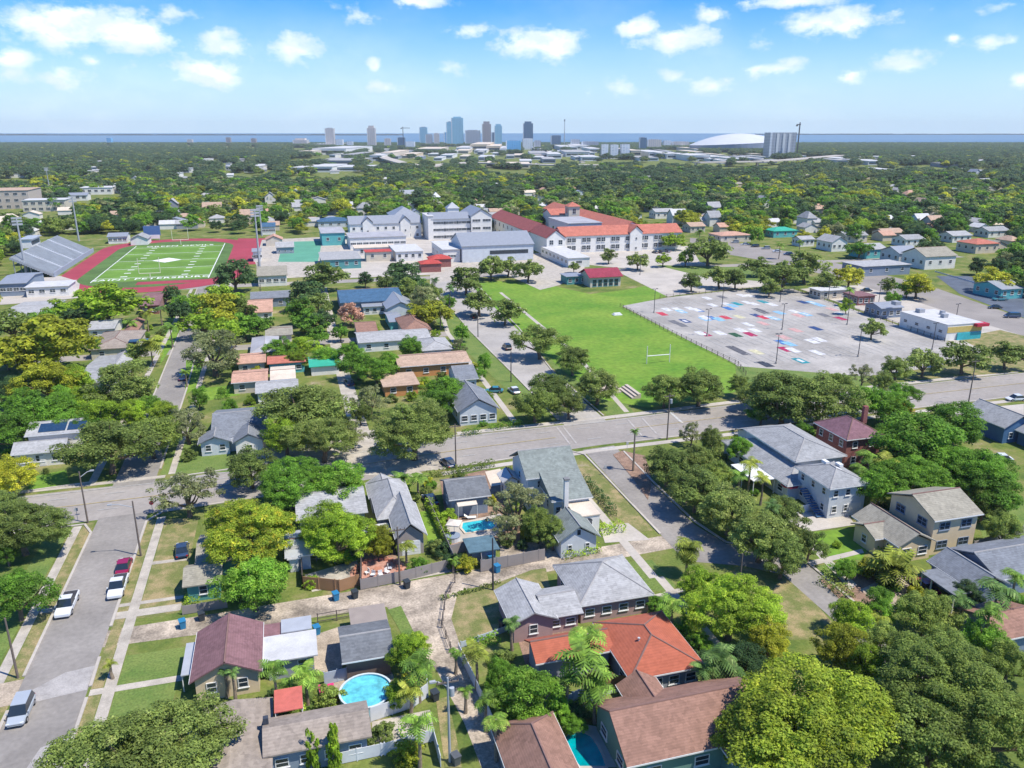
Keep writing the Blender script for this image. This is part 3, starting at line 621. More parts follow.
class Bld:
    def __init__(s, name, rect, label=None, cat='house', group=None):
        s.o = ((rect[0]+rect[2])/2, rect[1]); s.root = empty(name, (*s.o, 0), 0, label, cat, group); s.rect = rect; FOOT.append(rect)
    def wing(s, rect, h, kind, rh, wm, rm, ins=.5, ov=.5, win='', z0=0, wkey='white', wsz=(1.1, 1.3), storeys=1, gablevent=False, cap=True, doors='', garage='', trim=True, eave=True):
        """rect = roof outline when ins>0; win like 's3w2': windows per side"""
        FOOT.append(rect)
        x0, y0, x1, y1 = rect[0]+ins-s.o[0], rect[1]+ins-s.o[1], rect[2]-ins-s.o[0], rect[3]-ins-s.o[1]
        wm = WL.get(wm, wm) if isinstance(wm, str) else wm; rm = RF.get(rm, rm) if isinstance(rm, str) else rm
        mb = MB().box(x0, y0, z0, x1, y1, h-.17)
        if kind in ('gx', 'gy'):   # gable triangles
            k = (h-.17); t = rh*((y1-y0)/(y1-y0+2*ov) if kind == 'gx' else (x1-x0)/(x1-x0+2*ov))-.12
            if kind == 'gx':
                ym = (y0+y1)/2
                mb.add([(x0, y0, k), (x1, y0, k), (x1, y1, k), (x0, y1, k), (x0, ym, k+t), (x1, ym, k+t)], [(3, 0, 4), (1, 2, 5), (0, 1, 5, 4), (2, 3, 4, 5)])
            else:
                xm = (x0+x1)/2
                mb.add([(x0, y0, k), (x1, y0, k), (x1, y1, k), (x0, y1, k), (xm, y0, k+t), (xm, y1, k+t)], [(0, 1, 4), (2, 3, 5), (1, 2, 5, 4), (3, 0, 4, 5)])
        mb.build('wall', wm, s.root)
        # gable roofs: open-rake body so the gable wall shows
        if kind in ('gx', 'gy'):
            rb = MB(); X0, Y0, X1, Y1 = x0-ov, y0-ov, x1+ov, y1+ov; th = .18
            if kind == 'gx':
                ym = (Y0+Y1)/2; c = [(Y0, h-.02), (ym, h+rh), (Y1, h-.02), (Y1, h-.02-th), (ym, h+rh-th), (Y0, h-.02-th)]
                v = [(X0, a, b) for a, b in c]+[(X1, a, b) for a, b in c]
            else:
                xm = (X0+X1)/2; c = [(X0, h-.02), (xm, h+rh), (X1, h-.02), (X1, h-.02-th), (xm, h+rh-th), (X0, h-.02-th)]
                v = [(a, Y0, b) for a, b in c]+[(a, Y1, b) for a, b in c]
            rb.add(v, [(0, 1, 7, 6), (1, 2, 8, 7), (2, 3, 9, 8), (3, 4, 10, 9), (4, 5, 11, 10), (5, 0, 6, 11), (0, 5, 4, 1), (1, 4, 3, 2), (6, 7, 10, 11), (7, 8, 9, 10)])
            r = rb.build('roof', rm, s.root)
        else: r = roofmesh(kind, x0, y0, x1, y1, h, rh, ov).build('roof', rm, s.root)
        if cap and s.rect[1] < 330:
            c = ridgecap(kind, x0, y0, x1, y1, h, rh, ov)
            if c: c.build('ridge_cap', mat('ridge_'+rm.name, (.34, .33, .32) if 'grey' in rm.name or 'slate' in rm.name or 'green' in rm.name else (.22, .13, .11), .9, .1), r)
            if kind != 'flat' and trim and s.rect[1] < 200:   # fascia
                X0, Y0, X1, Y1 = x0-ov-.04, y0-ov-.04, x1+ov+.04, y1+ov+.04; zz = h-.22
                if kind != 'gy': MB().box(X0, Y0-.02, zz, X1, Y0+.03, zz+.17).build('fascia', WHITE, r)
                if kind != 'gx': MB().box(X0-.02, Y0+.04, zz, X0+.03, Y1, zz+.17).build('fascia', WHITE, r); MB().box(X1-.03, Y0+.04, zz, X1+.02, Y1, zz+.17).build('fascia', WHITE, r)
        i = 0; sp = {}
        while i < len(win): sp[win[i]] = int(win[i+1]); i += 2
        for st in range(storeys):
            zb = z0+(h-z0)*(st)/storeys+(.95 if storeys > 1 or h < 4 else h*.4)
            for sd, n in sp.items():
                for k in range(n):
                    t = (k+.5)/n
                    if sd == 's': window(s.root, x0+(x1-x0)*t, y0-.004, zb, 's', *wsz, key=wkey)
                    if sd == 'w': window(s.root, x0-.004, y0+(y1-y0)*t, zb, 'w', *wsz, key=wkey)
                    if sd == 'e': window(s.root, x1+.004, y0+(y1-y0)*t, zb, 'e', *wsz, key=wkey)
        if doors:
            t = float(doors[1:])
            if doors[0] == 's': door(s.root, x0+(x1-x0)*t, y0-.005, z0+.05, 's', WHITE)
            if doors[0] == 'w': door(s.root, x0-.005, y0+(y1-y0)*t, z0+.05, 'w', WHITE)
            if doors[0] == 'e': door(s.root, x1+.005, y0+(y1-y0)*t, z0+.05, 'e', WHITE)
        if garage:
            t = float(garage[1:]); (door(s.root, x0+(x1-x0)*t, y0-.005, .03, 's', WHITE, 2.6, 2.2, 'garage_door') if garage[0] == 's' else door(s.root, x0-.005, y0+(y1-y0)*t, .03, 'w', WHITE, 2.6, 2.2, 'garage_door'))
        s.last = (x0, y0, x1, y1, h, r)
        return s
    def vents(s, n, zt, seed=1):
        rr = random.Random(seed); x0, y0, x1, y1, h, r = s.last
        for k in range(n):
            x = x0+(x1-x0)*(.25+.5*rr.random()); y = y0+(y1-y0)*(.2+.25*rr.random())
            MB().tube([(x, y, h-.1), (x, y, h+zt)], .09, 8).tube([(x, y, h+zt), (x, y, h+zt+.12)], .16, 8).build('roof_vent', mat('vent_metal', (.5, .5, .5), .5, .1), r)
    def box(s, name, b, m, rot=None, parent=None):
        "extra part given in world metres"
        return MB().box(b[0]-s.o[0], b[1]-s.o[1], b[2], b[3]-s.o[0], b[4]-s.o[1], b[5]).build(name, m, parent or s.root)
FOOT = []
def ext(r, **k):
    r = list(r)
    for a, b in k.items(): r[{'x0': 0, 'y0': 1, 'x1': 2, 'y1': 3}[a]] = b
    return r
# --- left near block
r = nc((189,683), (262,672), (196,632), 3)
b = Bld('peach_house', r, 'peach stucco house under a weathered maroon gable roof beside the left street'); b.wing(r, 3, 'gy', 1.9, 'peach', 'maroon', win='s2'); b.vents(2, .9)
b.wing([r[2]-.2, r[3]-4.5, r[2]+5, r[3]-.2], 2.7, 'flat', 0, 'peach', 'maroon')
b.box('side_awning', (r[0]-1.2, r[1]+2.5, 2.2, r[0]+.35, r[3]-1, 2.32), RF['tin']); 
for yy in (r[1]+2.7, r[3]-1.3): b.box('awning_post', (r[0]-1.15, yy, 0, r[0]-1.05, yy+.1, 2.2), WHITE)
q = nc((260,664), (318,657), (258,638), 2.8); q[0] = r[2]-.6+.62
b = Bld('white_roofed_annex', q, 'low annex with white and ribbed tin roofs joined to the peach house', 'annex'); b.wing(q, 2.8, 'flat', 0, 'grey', 'tin' if 0 else RF['white'], win='s2')
x0, y1 = G(281, 620, 2.9); x1, _ = G(311, 616, 2.9); b.wing([x0, q[3]+.1, x1, y1], 2.95, 'flat', 0, 'grey', 'tin')
q = nc((342,663), (394,650), (336,627), 3)
b = Bld('dark_roofed_garage', q, 'brown walled garage under a dark charcoal pitched roof behind the round pool', 'garage'); b.wing(q, 3, 'gx', 1.0, 'brown', 'dgrey', win='w1'); 
x0, _ = G(350, 620, 2.6); x1, y1 = G(384, 603, 2.6); b.wing([x0, q[3]+.1, x1, y1], 2.6, 'flat', 0, 'brown', 'rust', win='')
A1 = G(196,698,3); A2 = G(273,684,3)
b = Bld('taupe_roofed_house', [A1[0], A1[1]-16, A2[0], A1[1]], 'long house with a weathered taupe roof at the bottom edge, right of the dark oak'); ra = [A1[0], A1[1]-16, A2[0], A1[1]]
ra[3] -= 1.6; b.wing(ra, 2.7, 'gy', .5, 'slate', 'taupe', win='e2', cap=False); rb_ = nc((273,757), (372,736), (273,722), 3); C3 = G(366,700,3); rb_ = [ra[2]-.9, G(372,736,3)[1], G(372,736,3)[0], C3[1]]
b.wing(rb_, 3, 'gx', 1.0, 'slate', 'taupe', win='s4', wsz=(1.3, 1.1), cap=False)
b.box('roof_vent', (ra[0]+7, ra[1]+9, 3.2, ra[0]+7.5, ra[1]+9.5, 4.4), mat('vent_dark', (.05, .06, .08), .6, .1))
TAUPE = (ra, rb_)
# red canopy
c0 = G(275,721,2.6); c1 = G(303,700,2.6)
e = empty('patio_canopy', ((c0[0]+c1[0])/2, c0[1], 0), 0, 'faded red square patio canopy in the corner of the taupe roofed house', 'canopy'); hw = (c1[0]-c0[0])/2; dd = 3.2
MB().add([(-hw, 0, 3.6), (hw, 0, 3.6), (hw, dd, 3.9), (-hw, dd, 3.9), (-hw, 0, 3.5), (hw, 0, 3.5), (hw, dd, 3.8), (-hw, dd, 3.8)], [(0,1,2,3),(7,6,5,4),(0,4,5,1),(1,5,6,2),(2,6,7,3),(3,7,4,0)]).build('canopy_roof', mat('red_canvas', (.50, .13, .10), .8, .12, 1.5), e)
for sx in (-hw+.1, hw-.1):
    for sy in (.1, dd-.1): MB().tube([(sx, sy, 0), (sx, sy, 3.55)], .05).build('post', WHITE, e)
# teal cottage
q = nc((182,587), (222,581), (180,566), 2.7)
b = Bld('teal_cottage', q, 'small teal cottage with a grey brown roof half under the flame coloured tree'); b.wing(q, 2.7, 'gx', 1.2, 'teal', 'khaki', win='s1', cap=False); b.wing([q[0]+1, q[3]+.1, q[0]+7, q[3]+9], 2.6, 'gx', 1., 'teal', 'khaki', win='w1', cap=False)
# white solar house far left
q = nc((10,455), (66,449), (16,444), 3)
b = Bld('solar_house', q, 'white cottage with a pale grey roof and roof solar panels on the avenue'); b.wing(q, 3, 'gx', 1.3, 'white', 'lgrey', win='s3', doors='s.55', wsz=(1.5, 1.4))
q2 = [q[0]+1, q[3]+.05, q[2]+1.5, q[3]+9]; b.wing(q2, 4.4, 'gx', 1.2, 'white', 'lgrey')
n = (q2[3]-q2[1])/2; sl_ = 1.2/n; px0 = q2[0]+2.2-b.o[0]; y_ = q2[1]+.8-b.o[1]
for k in range(2):
    xx = px0+k*5.1; mb = MB(); zA = 4.44+sl_*.8+.05; zB = 4.44+sl_*3.6+.05; wd = 4.8 if k == 0 else 3.2
    mb.add([(xx, y_, zA), (xx+wd, y_, zA), (xx+wd, y_+2.8, zB), (xx, y_+2.8, zB), (xx, y_, zA-.07), (xx+wd, y_, zA-.07), (xx+wd, y_+2.8, zB-.07), (xx, y_+2.8, zB-.07)], [(0,1,2,3),(7,6,5,4),(0,4,5,1),(1,5,6,2),(2,6,7,3),(3,7,4,0)])
    mb.build('solar_panel', mat('solar_cells', (.02, .05, .10), .15, .2, 2, spec=.7), b.root)
q = nc((210,440), (268,430), (216,410), 3)
b = Bld('slate_blue_house', q, 'pale house with a slate blue shingle roof and front gable, right of the side street'); b.wing(ext(q, y1=q[3]), 3, 'gx', 2.3, 'bluewhite', 'slate', win='s3'); b.wing([q[2]-6.5, q[1]-3, q[2]-.5, q[1]+4], 3.1, 'gy', 1.6, 'white', 'slate', win='s1'); b.wing([q[0]-2.2, q[1]-1.2, q[0]+4, q[1]+4], 2.8, 'gy', 1.3, 'bluewhite', 'slate', win='s2')
# --- centre: garage-gable house
q = nc((377,519), (416,511), (363,484), 3.2)
b = Bld('grey_gabled_house', q, 'grey roofed house with a long gabled garage wing and narrow lawn beside it'); b.wing(q, 3.2, 'hip', 1.9, 'grey', 'lgrey', win='s1'); b.wing([q[0]-.4, q[3]-5.5, q[0]+5, q[3]+.8], 3.0, 'gy', 1.5, 'grey', 'lgrey')
g = nc((395,541), (427,536), (392,515), 2.9); g[3] = q[1]+4; g[1] = G(395,541,2.9)[1]
b.wing(g, 3.3, 'gy', 2.2, 'taupe', 'lgrey', garage='s.5'); 
x0, y0 = G(362,533,2.4); b.wing([x0, y0, g[0]-.1, q[1]-.1], 2.4, 'flat', 0, 'grey', 'white')
# dark gable house
q = nc((449,500), (489,491), (444,479), 3.4)
b = Bld('dark_gabled_house', q, 'small house with a dark grey gable roof between the palms and the tall white house'); b.wing(q, 3.4, 'gx', 1.6, 'slate', 'dgrey', win='w1', doors='s.2')
a0 = G(458,506,2.6); a1 = G(474,497,2.6)
e = empty('patio_awning', ((a0[0]+a1[0])/2, a0[1], 0), 0, 'cream fabric awning over the deck behind the dark gabled house', 'awning'); hw = (a1[0]-a0[0])/2
MB().add([(-hw, 0, 2.5), (hw, 0, 2.5), (hw, 1.9, 2.9), (-hw, 1.9, 2.9), (-hw, 0, 2.42), (hw, 0, 2.42), (hw, 1.9, 2.82), (-hw, 1.9, 2.82)], [(0,1,2,3),(7,6,5,4),(0,4,5,1),(1,5,6,2),(2,6,7,3),(3,7,4,0)]).build('canopy', mat('cream_canvas', (.62, .55, .46), .8, .08), e)
for sx in (-hw+.05, hw-.05): MB().tube([(sx, .05, 0), (sx, .05, 2.45)], .04).build('post', WHITE, e)
sheet('patio', [(485,472),(500,469),(512,483),(491,487)], 5*Z, RF['cream'])
# tall white corner house
q = nc((526,479), (577,469), (514,455), 6)
b = Bld('white_corner_house', q, 'tall white two-storey house with grey green shingle roofs on the avenue corner'); b.wing(q, 6, 'gx', 2.9, 'white', 'green', win='w1s2', storeys=2)
q2 = nc((540,502), (590,492), (530,482), 4.6); q2[3] = q[1]+.9; q2[0] = q[0]+2.5
b.wing([q2[0], q2[1], q2[2], q2[3]], 4.4, 'shed', 2.2, 'white', 'green', win='s4w1', wsz=(.9, 1.4))
b.wing([q[0]-2.6, q[3]-5.5, q[0]+.6, q[3]-1.5], 3.6, 'gy', 1.0, 'white', 'white', win='w1s1')
cx, cy = G(566, 497, 5.2); b.box('chimney', (cx-.35, cy-.3, 3.5, cx+.35, cy+.3, 8.2), WL['white']); b.box('chimney_cap', (cx-.45, cy-.4, 8.2, cx+.45, cy+.4, 8.45), mat('chimney_cap', (.2, .2, .2), .8, .1))
q3 = nc((577,517), (600,513), (572,504), 3.6); q3[3] = q2[1]+1.5
b.wing(q3, 3.6, 'flat', 0, 'white', 'cream', win='s1w1', wsz=(1.3, 1.7), ins=.12, ov=.12)
mb = MB(); cx = (q3[0]+q3[2])/2-b.o[0]
mb.v = []; n = 12; pts = [(cx-.65, q3[1]+.1-b.o[1]-.02, 2.6)]+[(cx+.65*math.cos(math.pi-math.pi*k/n), q3[1]+.1-b.o[1]-.02, 2.6+.5*math.sin(math.pi*k/n)) for k in range(n+1)]
mb.add(pts+[(p[0], p[1]-.06, p[2]) for p in pts], [tuple(range(n+2)), tuple(range(n+2, 2*n+4))[::-1]]+[(i, (i+1)%(n+2), n+2+(i+1)%(n+2), n+2+i) for i in range(n+2)]); mb.build('arched_fanlight', GLASS, b.root)
g = nc((559,543), (599,535), (553,522), 2.9)
b = Bld('white_garage_house', g, 'white back garage with grey gable roof between the clipped hedges and shady courtyard', 'garage'); b.wing(g, 3.1, 'gy', 2.1, 'bluewhite', 'green', win='s2', wsz=(.7, 1.1)); b.box('gable_vent', ((g[0]+g[2])/2-.25, g[1]+.44, 3.5, (g[0]+g[2])/2+.25, g[1]+.49, 4.3), GLASS)
# pink house hip roof
q = nc((579,606), (651,590), (553,565), 3)
b = Bld('grey_hip_house', q, 'pink walled house under a large pale grey hip roof'); b.wing(q, 3, 'hip', 2.6, 'pink', 'lgrey', win='s4w2', wsz=(1.3, 1.1)); b.vents(3, .8)
q2 = nc((545,618), (577,611), (530,598), 2.8); b.wing([q2[0], q2[1], q[0]+.2, q2[1]+6.5], 2.8, 'gx', 1.1, 'pink', 'lgrey', win='s2', wsz=(1.3, 1.0)); q3 = nc((510,624), (546,617), (497,590), 2.8)
b.wing([q3[0], q2[1]-.6, q2[0]+1.5, q3[3]], 2.9, 'gy', 1.3, 'pink', 'lgrey', win='s1'); b.vents(2, .7, 3)
# orange roof
q = nc((630,680), (703,662), (594,622), 3)
b = Bld('orange_roofed_house', q, 'grey walled house under a broad orange red tile roof'); b.wing(q, 3, 'hip', 1.8, 'grey', 'orange', win='s4w2', wsz=(1.3, 1.2)); b.vents(1, 1.5)
q2 = nc((536,664), (600,650), (515,641), 2.9); b.wing([q2[0], q2[1], q[0]+.5, q2[3]], 2.9, 'gx', 1.3, 'grey', 'orange')
# brown bottom house
q = nc((627,767), (712,751), (592,702), 3.2); q[2] = G(738,683,3.2)[0]
b = Bld('brown_shingled_house', q, 'green walled house with a big mottled brown shingle roof at the bottom centre'); b.wing(q, 3.2, 'gx', 2.6, 'green', 'brown', win='w2s3', wsz=(1.6, 1.2)); b.vents(2, 1.0, 5)
b.wing([q[2]-6.5, q[1]-2.2, q[2]-2, q[1]+4], 3.1, 'gy', 1.2, 'green', 'brown', win='s1'); b.wing([q[0]+3.5, q[3]-3, q[0]+8.2, q[3]+1.8], 3.3, 'gy', 1.4, 'green', 'brown')
x0 = G(496,742,3)[0]; y1 = G(527,717,3)[1]; x1 = G(562,731,3)[0]; 
b = Bld('brown_hip_house', [x0, y1-13, x1, y1], 'brown hip roofed house at the bottom edge left of the kidney-shaped pool'); b.wing([x0, y1-13, x1, y1], 3, 'hip', 2.1, 'taupe', 'brown', win='e2')
# right side --------------------------------------------------------
n_ = G(757,465,3); f_ = G(723,440,3); r_ = G(800,478,3)
q = [n_[0], G(795,485,3)[1], n_[0]+9, f_[1]]
b = Bld('long_grey_house', q, 'long low pale house with grey hipped roofs running back from the white awning'); b.wing(q, 3, 'hip', 1.6, 'bluewhite', 'grey', win='w5', wsz=(1.5, 1.2))
u = nc((801,462), (826,457), (752,441), 5.2); b.wing([q[0]+4, u[1], q[0]+14.5, q[3]-1], 5.4, 'hip', 1.8, 'white', 'grey', win='s4w3', wsz=(1.0, 1.1)); b.wing([q[0]+6, q[3]-2, q[0]+14, q[3]+5], 3, 'gx', 1.2, 'white', 'grey')
c0 = G(772,478,3); c1 = G(793,474,3); c2 = G(760,465,3)
e = empty('patio_shelter', (c0[0], c0[1], 0), 0, 'flat white patio shelter roof beside the red umbrella and long grey house', 'shelter'); wd, dd = 3.6, 7.5
MB().box(-wd, 0, 2.7, 0.8, dd, 2.85).build('shelter_roof', WHITE, e)
for sx in (-wd+.1, .6):
    for sy in (.1, dd/2, dd-.2): MB().box(sx, sy, 0, sx+.12, sy+.12, 2.7).build('post', WHITE, e)
q = nc((830,489), (869,482), (797,466), 5.6)
b = Bld('light_blue_house', q, 'light blue two-storey garage house with grey roof, outside stair and skylights'); b.wing(q, 5.6, 'hip', 1.5, 'bluewhite', 'grey', win='s3w3', storeys=2, wsz=(.95, 1.2), garage='s.72')
for k in range(3): 
    x = q[0]+4+1.5*(k%2)-b.o[0]; y = q[1]+3.5+k*1.6-b.o[1]; MB().box(x, y, 6.6, x+.7, y+1.2, 7.05 if k else 6.95).build('skylight', WHITE, b.root)
mb = MB()
for k in range(12): mb.box(q[0]-.9-b.o[0], q[1]+1+k*.45-b.o[1], .2+k*.24, q[0]+.4-b.o[0], q[1]+1.5+k*.45-b.o[1], .3+k*.24)
mb.build('stair', WL['navy'], b.root)
q = nc((847,440), (880,433), (814,422), 6)
b = Bld('plum_roofed_house', q, 'red brick two-storey house under a plum coloured hip roof'); b.wing(q, 6, 'hip', 2.4, 'brick', 'plum', win='s2w3', storeys=2); cx, cy = q[0]+9-b.o[0], q[1]+7-b.o[1]; MB().box(cx, cy, 5.8, cx+.9, cy+.7, 9.3).build('chimney', WL['brick'], b.root)
q = nc((935,521), (981,512), (892,492), 6)
b = Bld('tan_house', q, 'tan two-storey house with khaki gable roof and lower front wing on a green lawn'); b.wing(q, 6, 'gx', 2.0, 'tan', 'khaki', win='s2w2', storeys=2, wsz=(1.9, 1.3), wkey='slate'); 
q2 = nc((899,547), (930,540), (848,516), 3); b.wing([q2[0], q2[1], q[0]+.4, q2[3]], 3, 'gy', 1.7, 'tan', 'khaki', win='s2w3', wsz=(1.6, 1.3)); b.wing([q2[0]-1.6, q2[1]+3, q2[0]+4, q2[1]+8.5], 2.9, 'gx', 1.1, 'tan', 'khaki', win='w1')
q = nc((958,594), (1010,583), (917,562), 3)
b = Bld('grey_right_house', q, 'grey roofed house with an open carport at the right edge below the tan house'); b.wing(ext(q, x0=q[0]+2.5), 3, 'gy', 1.6, 'slate', 'dgrey' if 0 else 'slate', ov=.5, win='w2'); b.wing([q[2]-1, q[3]-7, q[2]+16, q[3]+2], 3.1, 'gx', 1.7, 'slate', 'slate')
b.box('carport_roof', (q[0]-.5, q[1], 2.75, q[0]+3.2, q[3]-2, 2.9), RF['slate'])
for yy in (q[1]+.2, (q[1]+q[3])/2, q[3]-2.4): b.box('carport_post', (q[0]-.3, yy, 0, q[0]-.15, yy+.15, 2.75), WHITE)
q = nc((1005,428), (1034,422), (972,409), 3.6)
b = Bld('navy_gabled_house', q, 'grey roofed shop house with a navy gable front at the right edge'); b.wing(q, 3.6, 'gy', 2.2, 'navy', 'grey', win='s2')
b.wing([q[0]+3, q[1]-7, q[2], q[1]+.3], 2.9, 'gy', 1.2, 'navy', 'bluegrey', win='s1')
x0, y0 = G(1004,640,3); b = Bld('edge_shed', [x0, y0, x0+7, y0+7], 'brown roofed shed cut by the right picture edge under the olive tree', 'shed'); b.wing([x0, y0, x0+7, y0+7], 3, 'gx', 1.2, 'slate', 'brown')
# --- middle rows -----------------------------------------------------
MID = [ # name, nl, nr, fl (px at eave), h, roof kind, rise, wall, roof, win, label
 ('cottage', (458,412),(497,405),(456,391),3.4,'gy',2.6,'bluewhite','slate','s4w2','pale blue cottage with slate gable and sunroom facing the avenue'),
 ('cottage', (456,380),(478,377),(455,366),3.2,'gx',1.8,'white','slate','s2','small white cottage with slate roof behind the avenue cottage'),
 ('stucco_house', (398,367),(468,358),(396,355),3.2,'gx',1.3,'orange','tan','s4w1','orange stucco house with long tan shingle roof'),
 ('stucco_house', (383,387),(419,382),(380,374),2.8,'flat',0,'orange','tan','s2','low orange outbuilding with flat orange tan roof below the stucco house'),
 ('hip_house', (403,331),(430,327),(400,318),3.2,'hip',2.2,'cream','brown','s2','brown hip roofed house left of the school road'),
 ('hip_house', (357,334),(378,331),(355,322),3,'gx',1.6,'cream','brown','s2','small house with brown roof right of the tan leafless tree'),
 ('long_house', (358,343),(430,336),(357,332),3,'gx',1.2,'white','lgrey','s4','long pale grey roofed house above the orange stucco house'),
 ('long_house', (422,351),(453,347),(420,339),3,'hip',1.4,'white','lgrey','s3','pale grey hip roofed house left of the school road verge'),
 ('gabled_house', (386,309),(415,306),(384,298),3.6,'gy',2.2,'bluewhite','bluegrey','s2','light blue gabled house in front of the navy roofed building'),
 ('gabled_house', (362,307),(387,305),(361,301),3,'gx',.8,'white','bluegrey','s3','low white wing with blue metal roof in front of the navy building'),
 ('teal_shed', (389,322),(403,320),(388,312),2.8,'gx',.8,'aqua','bluegrey','','small teal blue shed below the light blue gabled house'),
 ('navy_roofed_building', (340,303),(404,300),(336,290),4.2,'gx',2.2,'slate','navy','s4','large building with a navy roof left of the school road'),
 ('flat_roofed_house', (231,383),(268,380),(230,371),3,'gx',.8,'cream','peach','s2','tan roofed house third up in the row, left of the white one'),
 ('flat_roofed_house', (270,380),(296,378),(269,367),3,'gx',.7,'white','cream','s2','white roofed low house in the row of flat tan roofs'),
 ('flat_roofed_house', (255,393),(299,390),(254,382),3,'gx',.9,'white','lgrey','s2','long grey roofed house at the front of the flat roof row'),
 ('flat_roofed_house', (267,364),(306,361),(266,356),3,'gx',.8,'aqua','coral','s3','narrow teal walled house with salmon pink roof'),
 ('flat_roofed_house', (236,364),(266,362),(235,354),3,'gx',.8,'cream','peach','s2','peach roofed house left of the salmon roofed house'),
 ('flat_roofed_house', (250,353),(279,350),(249,338),3,'hip',1.2,'white','flatgrey','s1','mid grey roofed house behind the salmon roofed house'),
 ('flat_roofed_house', (265,336),(293,334),(264,327),3,'gx',.8,'cream','khaki','s1','khaki roofed house behind the bright green hedgerow trees'),
 ('gabled_house', (246,313),(273,311),(245,300),3,'gx',1.8,'white','peach','s2','dusty pink gabled house behind the dense green tree'),
 ('long_house', (250,299),(291,296),(250,292),3.4,'gx',1.2,'slate','slate','s2','long dark slate roofed house left of the alley end'),
 ('green_canopy_house', (309,367),(320,366),(308,357),2.6,'gx',.7,'white','canopygreen','','small green roofed shed beside the long side alley'),
 ('long_house', (86,330),(115,328),(86,320),3,'gx',1,'white','lgrey','s2','pale roofed bungalow among yellow green trees left of the side street'),
 ('hip_house', (88,350),(137,344),(93,333),3,'hip',1.6,'cream','taupe','s2','large taupe roofed bungalow with a solar panel by the palms'),
 ('long_house', (76,384),(86,374),(98,356),3,'gx',1,'white','grey','s2','white and grey long roof buried in trees left of the street'),
 ('hip_house', (104,372),(127,368),(100,355),3,'hip',1.3,'white','lgrey','s1','pale hip roofed house partly hidden by the grey green oak'),
 ('bungalow', (138,306),(160,304),(137,293),3.2,'gx',1.6,'brick','maroon','s2','maroon roofed brick bungalow near the stadium trees'),
 ('long_house', (0,318),(50,313),(0,303),3,'gx',1,'white','lgrey','s2','white house at the left edge below the blue parking court'),
 ('brown_roofed_house', (112,345),(131,340),(121,321),3,'gy',1,'cream','brown','','brown tile roofed wing between the pale bungalow roofs'),
]
for nm, a, b_, c, h, k, rh, wm, rm, wn, lab in MID:
    q = nc(a, b_, c, h)
    if q[3] < q[1]+4: q[3] = q[1]+7
    if q[2] < q[0]+3: q[2] = q[0]+8
    b = Bld(nm, q, lab); b.wing(q, h, k, rh, wm, rm, win=wn, wsz=(1.4, 1.3))
    if 'solar' in lab: MB().box(4, 2, h+.9, 9, 5, h+1.1).build('solar_panel', MATS['solar_cells'], b.root)
# --- school --------------------------------------------------------------
def blk(name, spec, d, h, kind, rh, wm, rm, win, label, cat='school building', group=None, storeys=1, wsz=(1.6, 1.7), ins=.3):
    q = fac(*spec, d); b = Bld(name, q, label, cat, group); b.wing(q, h, kind, rh, wm, rm, win=win, storeys=storeys, wsz=wsz, ins=ins, ov=.5); return b, q
S1, q = blk('school_block', (350,422,240), 17, 9, 'gx', 4, 'white', 'bluegrey', 's9', 'long white school block with blue grey roof and dormers', storeys=2)
for t in (.25, .77):
    x = q[0]+(q[2]-q[0])*t; S1.wing([x-3.4, q[1]-.8, x+3.4, q[1]+9], 10, 'gy', 3.2, 'white', 'bluegrey', win='s1', cap=False)
blk('school_block', (393,421,236), 26, 11.5, 'hip', 5, 'white', 'bluegrey', 's4', 'taller white school hall with steep blue grey roof behind the dormered block')
blk('school_block', (350,407,250), 24, 6.5, 'flat', 0, 'white', 'flatgrey', 's9', 'flat roofed white school wing in front of the dormered block', wsz=(3, 1.2))
blk('school_block', (322,346,246), 30, 7, 'flat', 0, 'aqua', 'flatgrey', 's2', 'flat roofed school wing with teal end wall by the play court')
blk('school_block', (355,396,257), 12, 4.5, 'flat', 0, 'white', 'cream', 's3', 'low cream roofed school corridor behind the red roof')
blk('school_block', (396,424,262), 26, 5, 'flat', 0, 'white', 'white', 's4', 'low white roofed school annex right of the red flat roof')
blk('school_block', (366,392,262), 9, 4.8, 'flat', 0, 'cream', 'red', 's2', 'low school entrance with a flat bright red roof')
blk('school_block', (322,362,270), 26, 4.6, 'flat', 0, 'teal', 'lgrey', 's4', 'low grey roofed classroom with teal front windows')
S5, q = blk('school_block', (432,471,240), 20, 12, 'gx', 3, 'white', 'bluegrey', 's3', 'white three-storey school block with dark ribbon windows', storeys=3, wsz=(9, 1.5))
S5.wing([q[2]-.5, q[1]-2, q[2]+13, q[3]+8], 13.5, 'gy', 4, 'white', 'bluegrey', win='s2', storeys=3, wsz=(5, 1.5))
S5.wing([q[0]-2.5, q[1]-.5, q[0]+1.5, q[3]+.5], 14, 'flat', 0, 'white', 'white'); 
x = (q[0]+q[2])/2+6; S5.wing([x-4, q[3]+2, x+4, q[3]+10], 16, 'hip', 3.5, 'white', 'bluegrey')
S6, q = blk('school_hall', (462,534,263), 27, 8, 'gx', 5, 'bluewhite', 'bluegrey', '', 'broad gymnasium with a pale blue grey metal roof behind the oak row')
S6.box('ribbon_window', (q[0]+14, q[1]+.2, 3.6, q[2]-3, q[1]+.28, 5.4), GLASS)
S6.wing([q[0]-9, q[1]+2, q[0]+.2, q[3]+8], 6.5, 'flat', 0, 'white', 'white', win='s1w3', wsz=(4, 1.2))
blk('covered_walk', (430,452,268), 8, 4, 'hip', 1.6, 'brick', 'red', '', 'red hip roofed shelter between white school blocks', 'shelter')
blk('covered_walk', (421,442,273), 8, 4, 'hip', 1.4, 'brick', 'red', '', 'red roofed shelter nearest the school road', 'shelter')
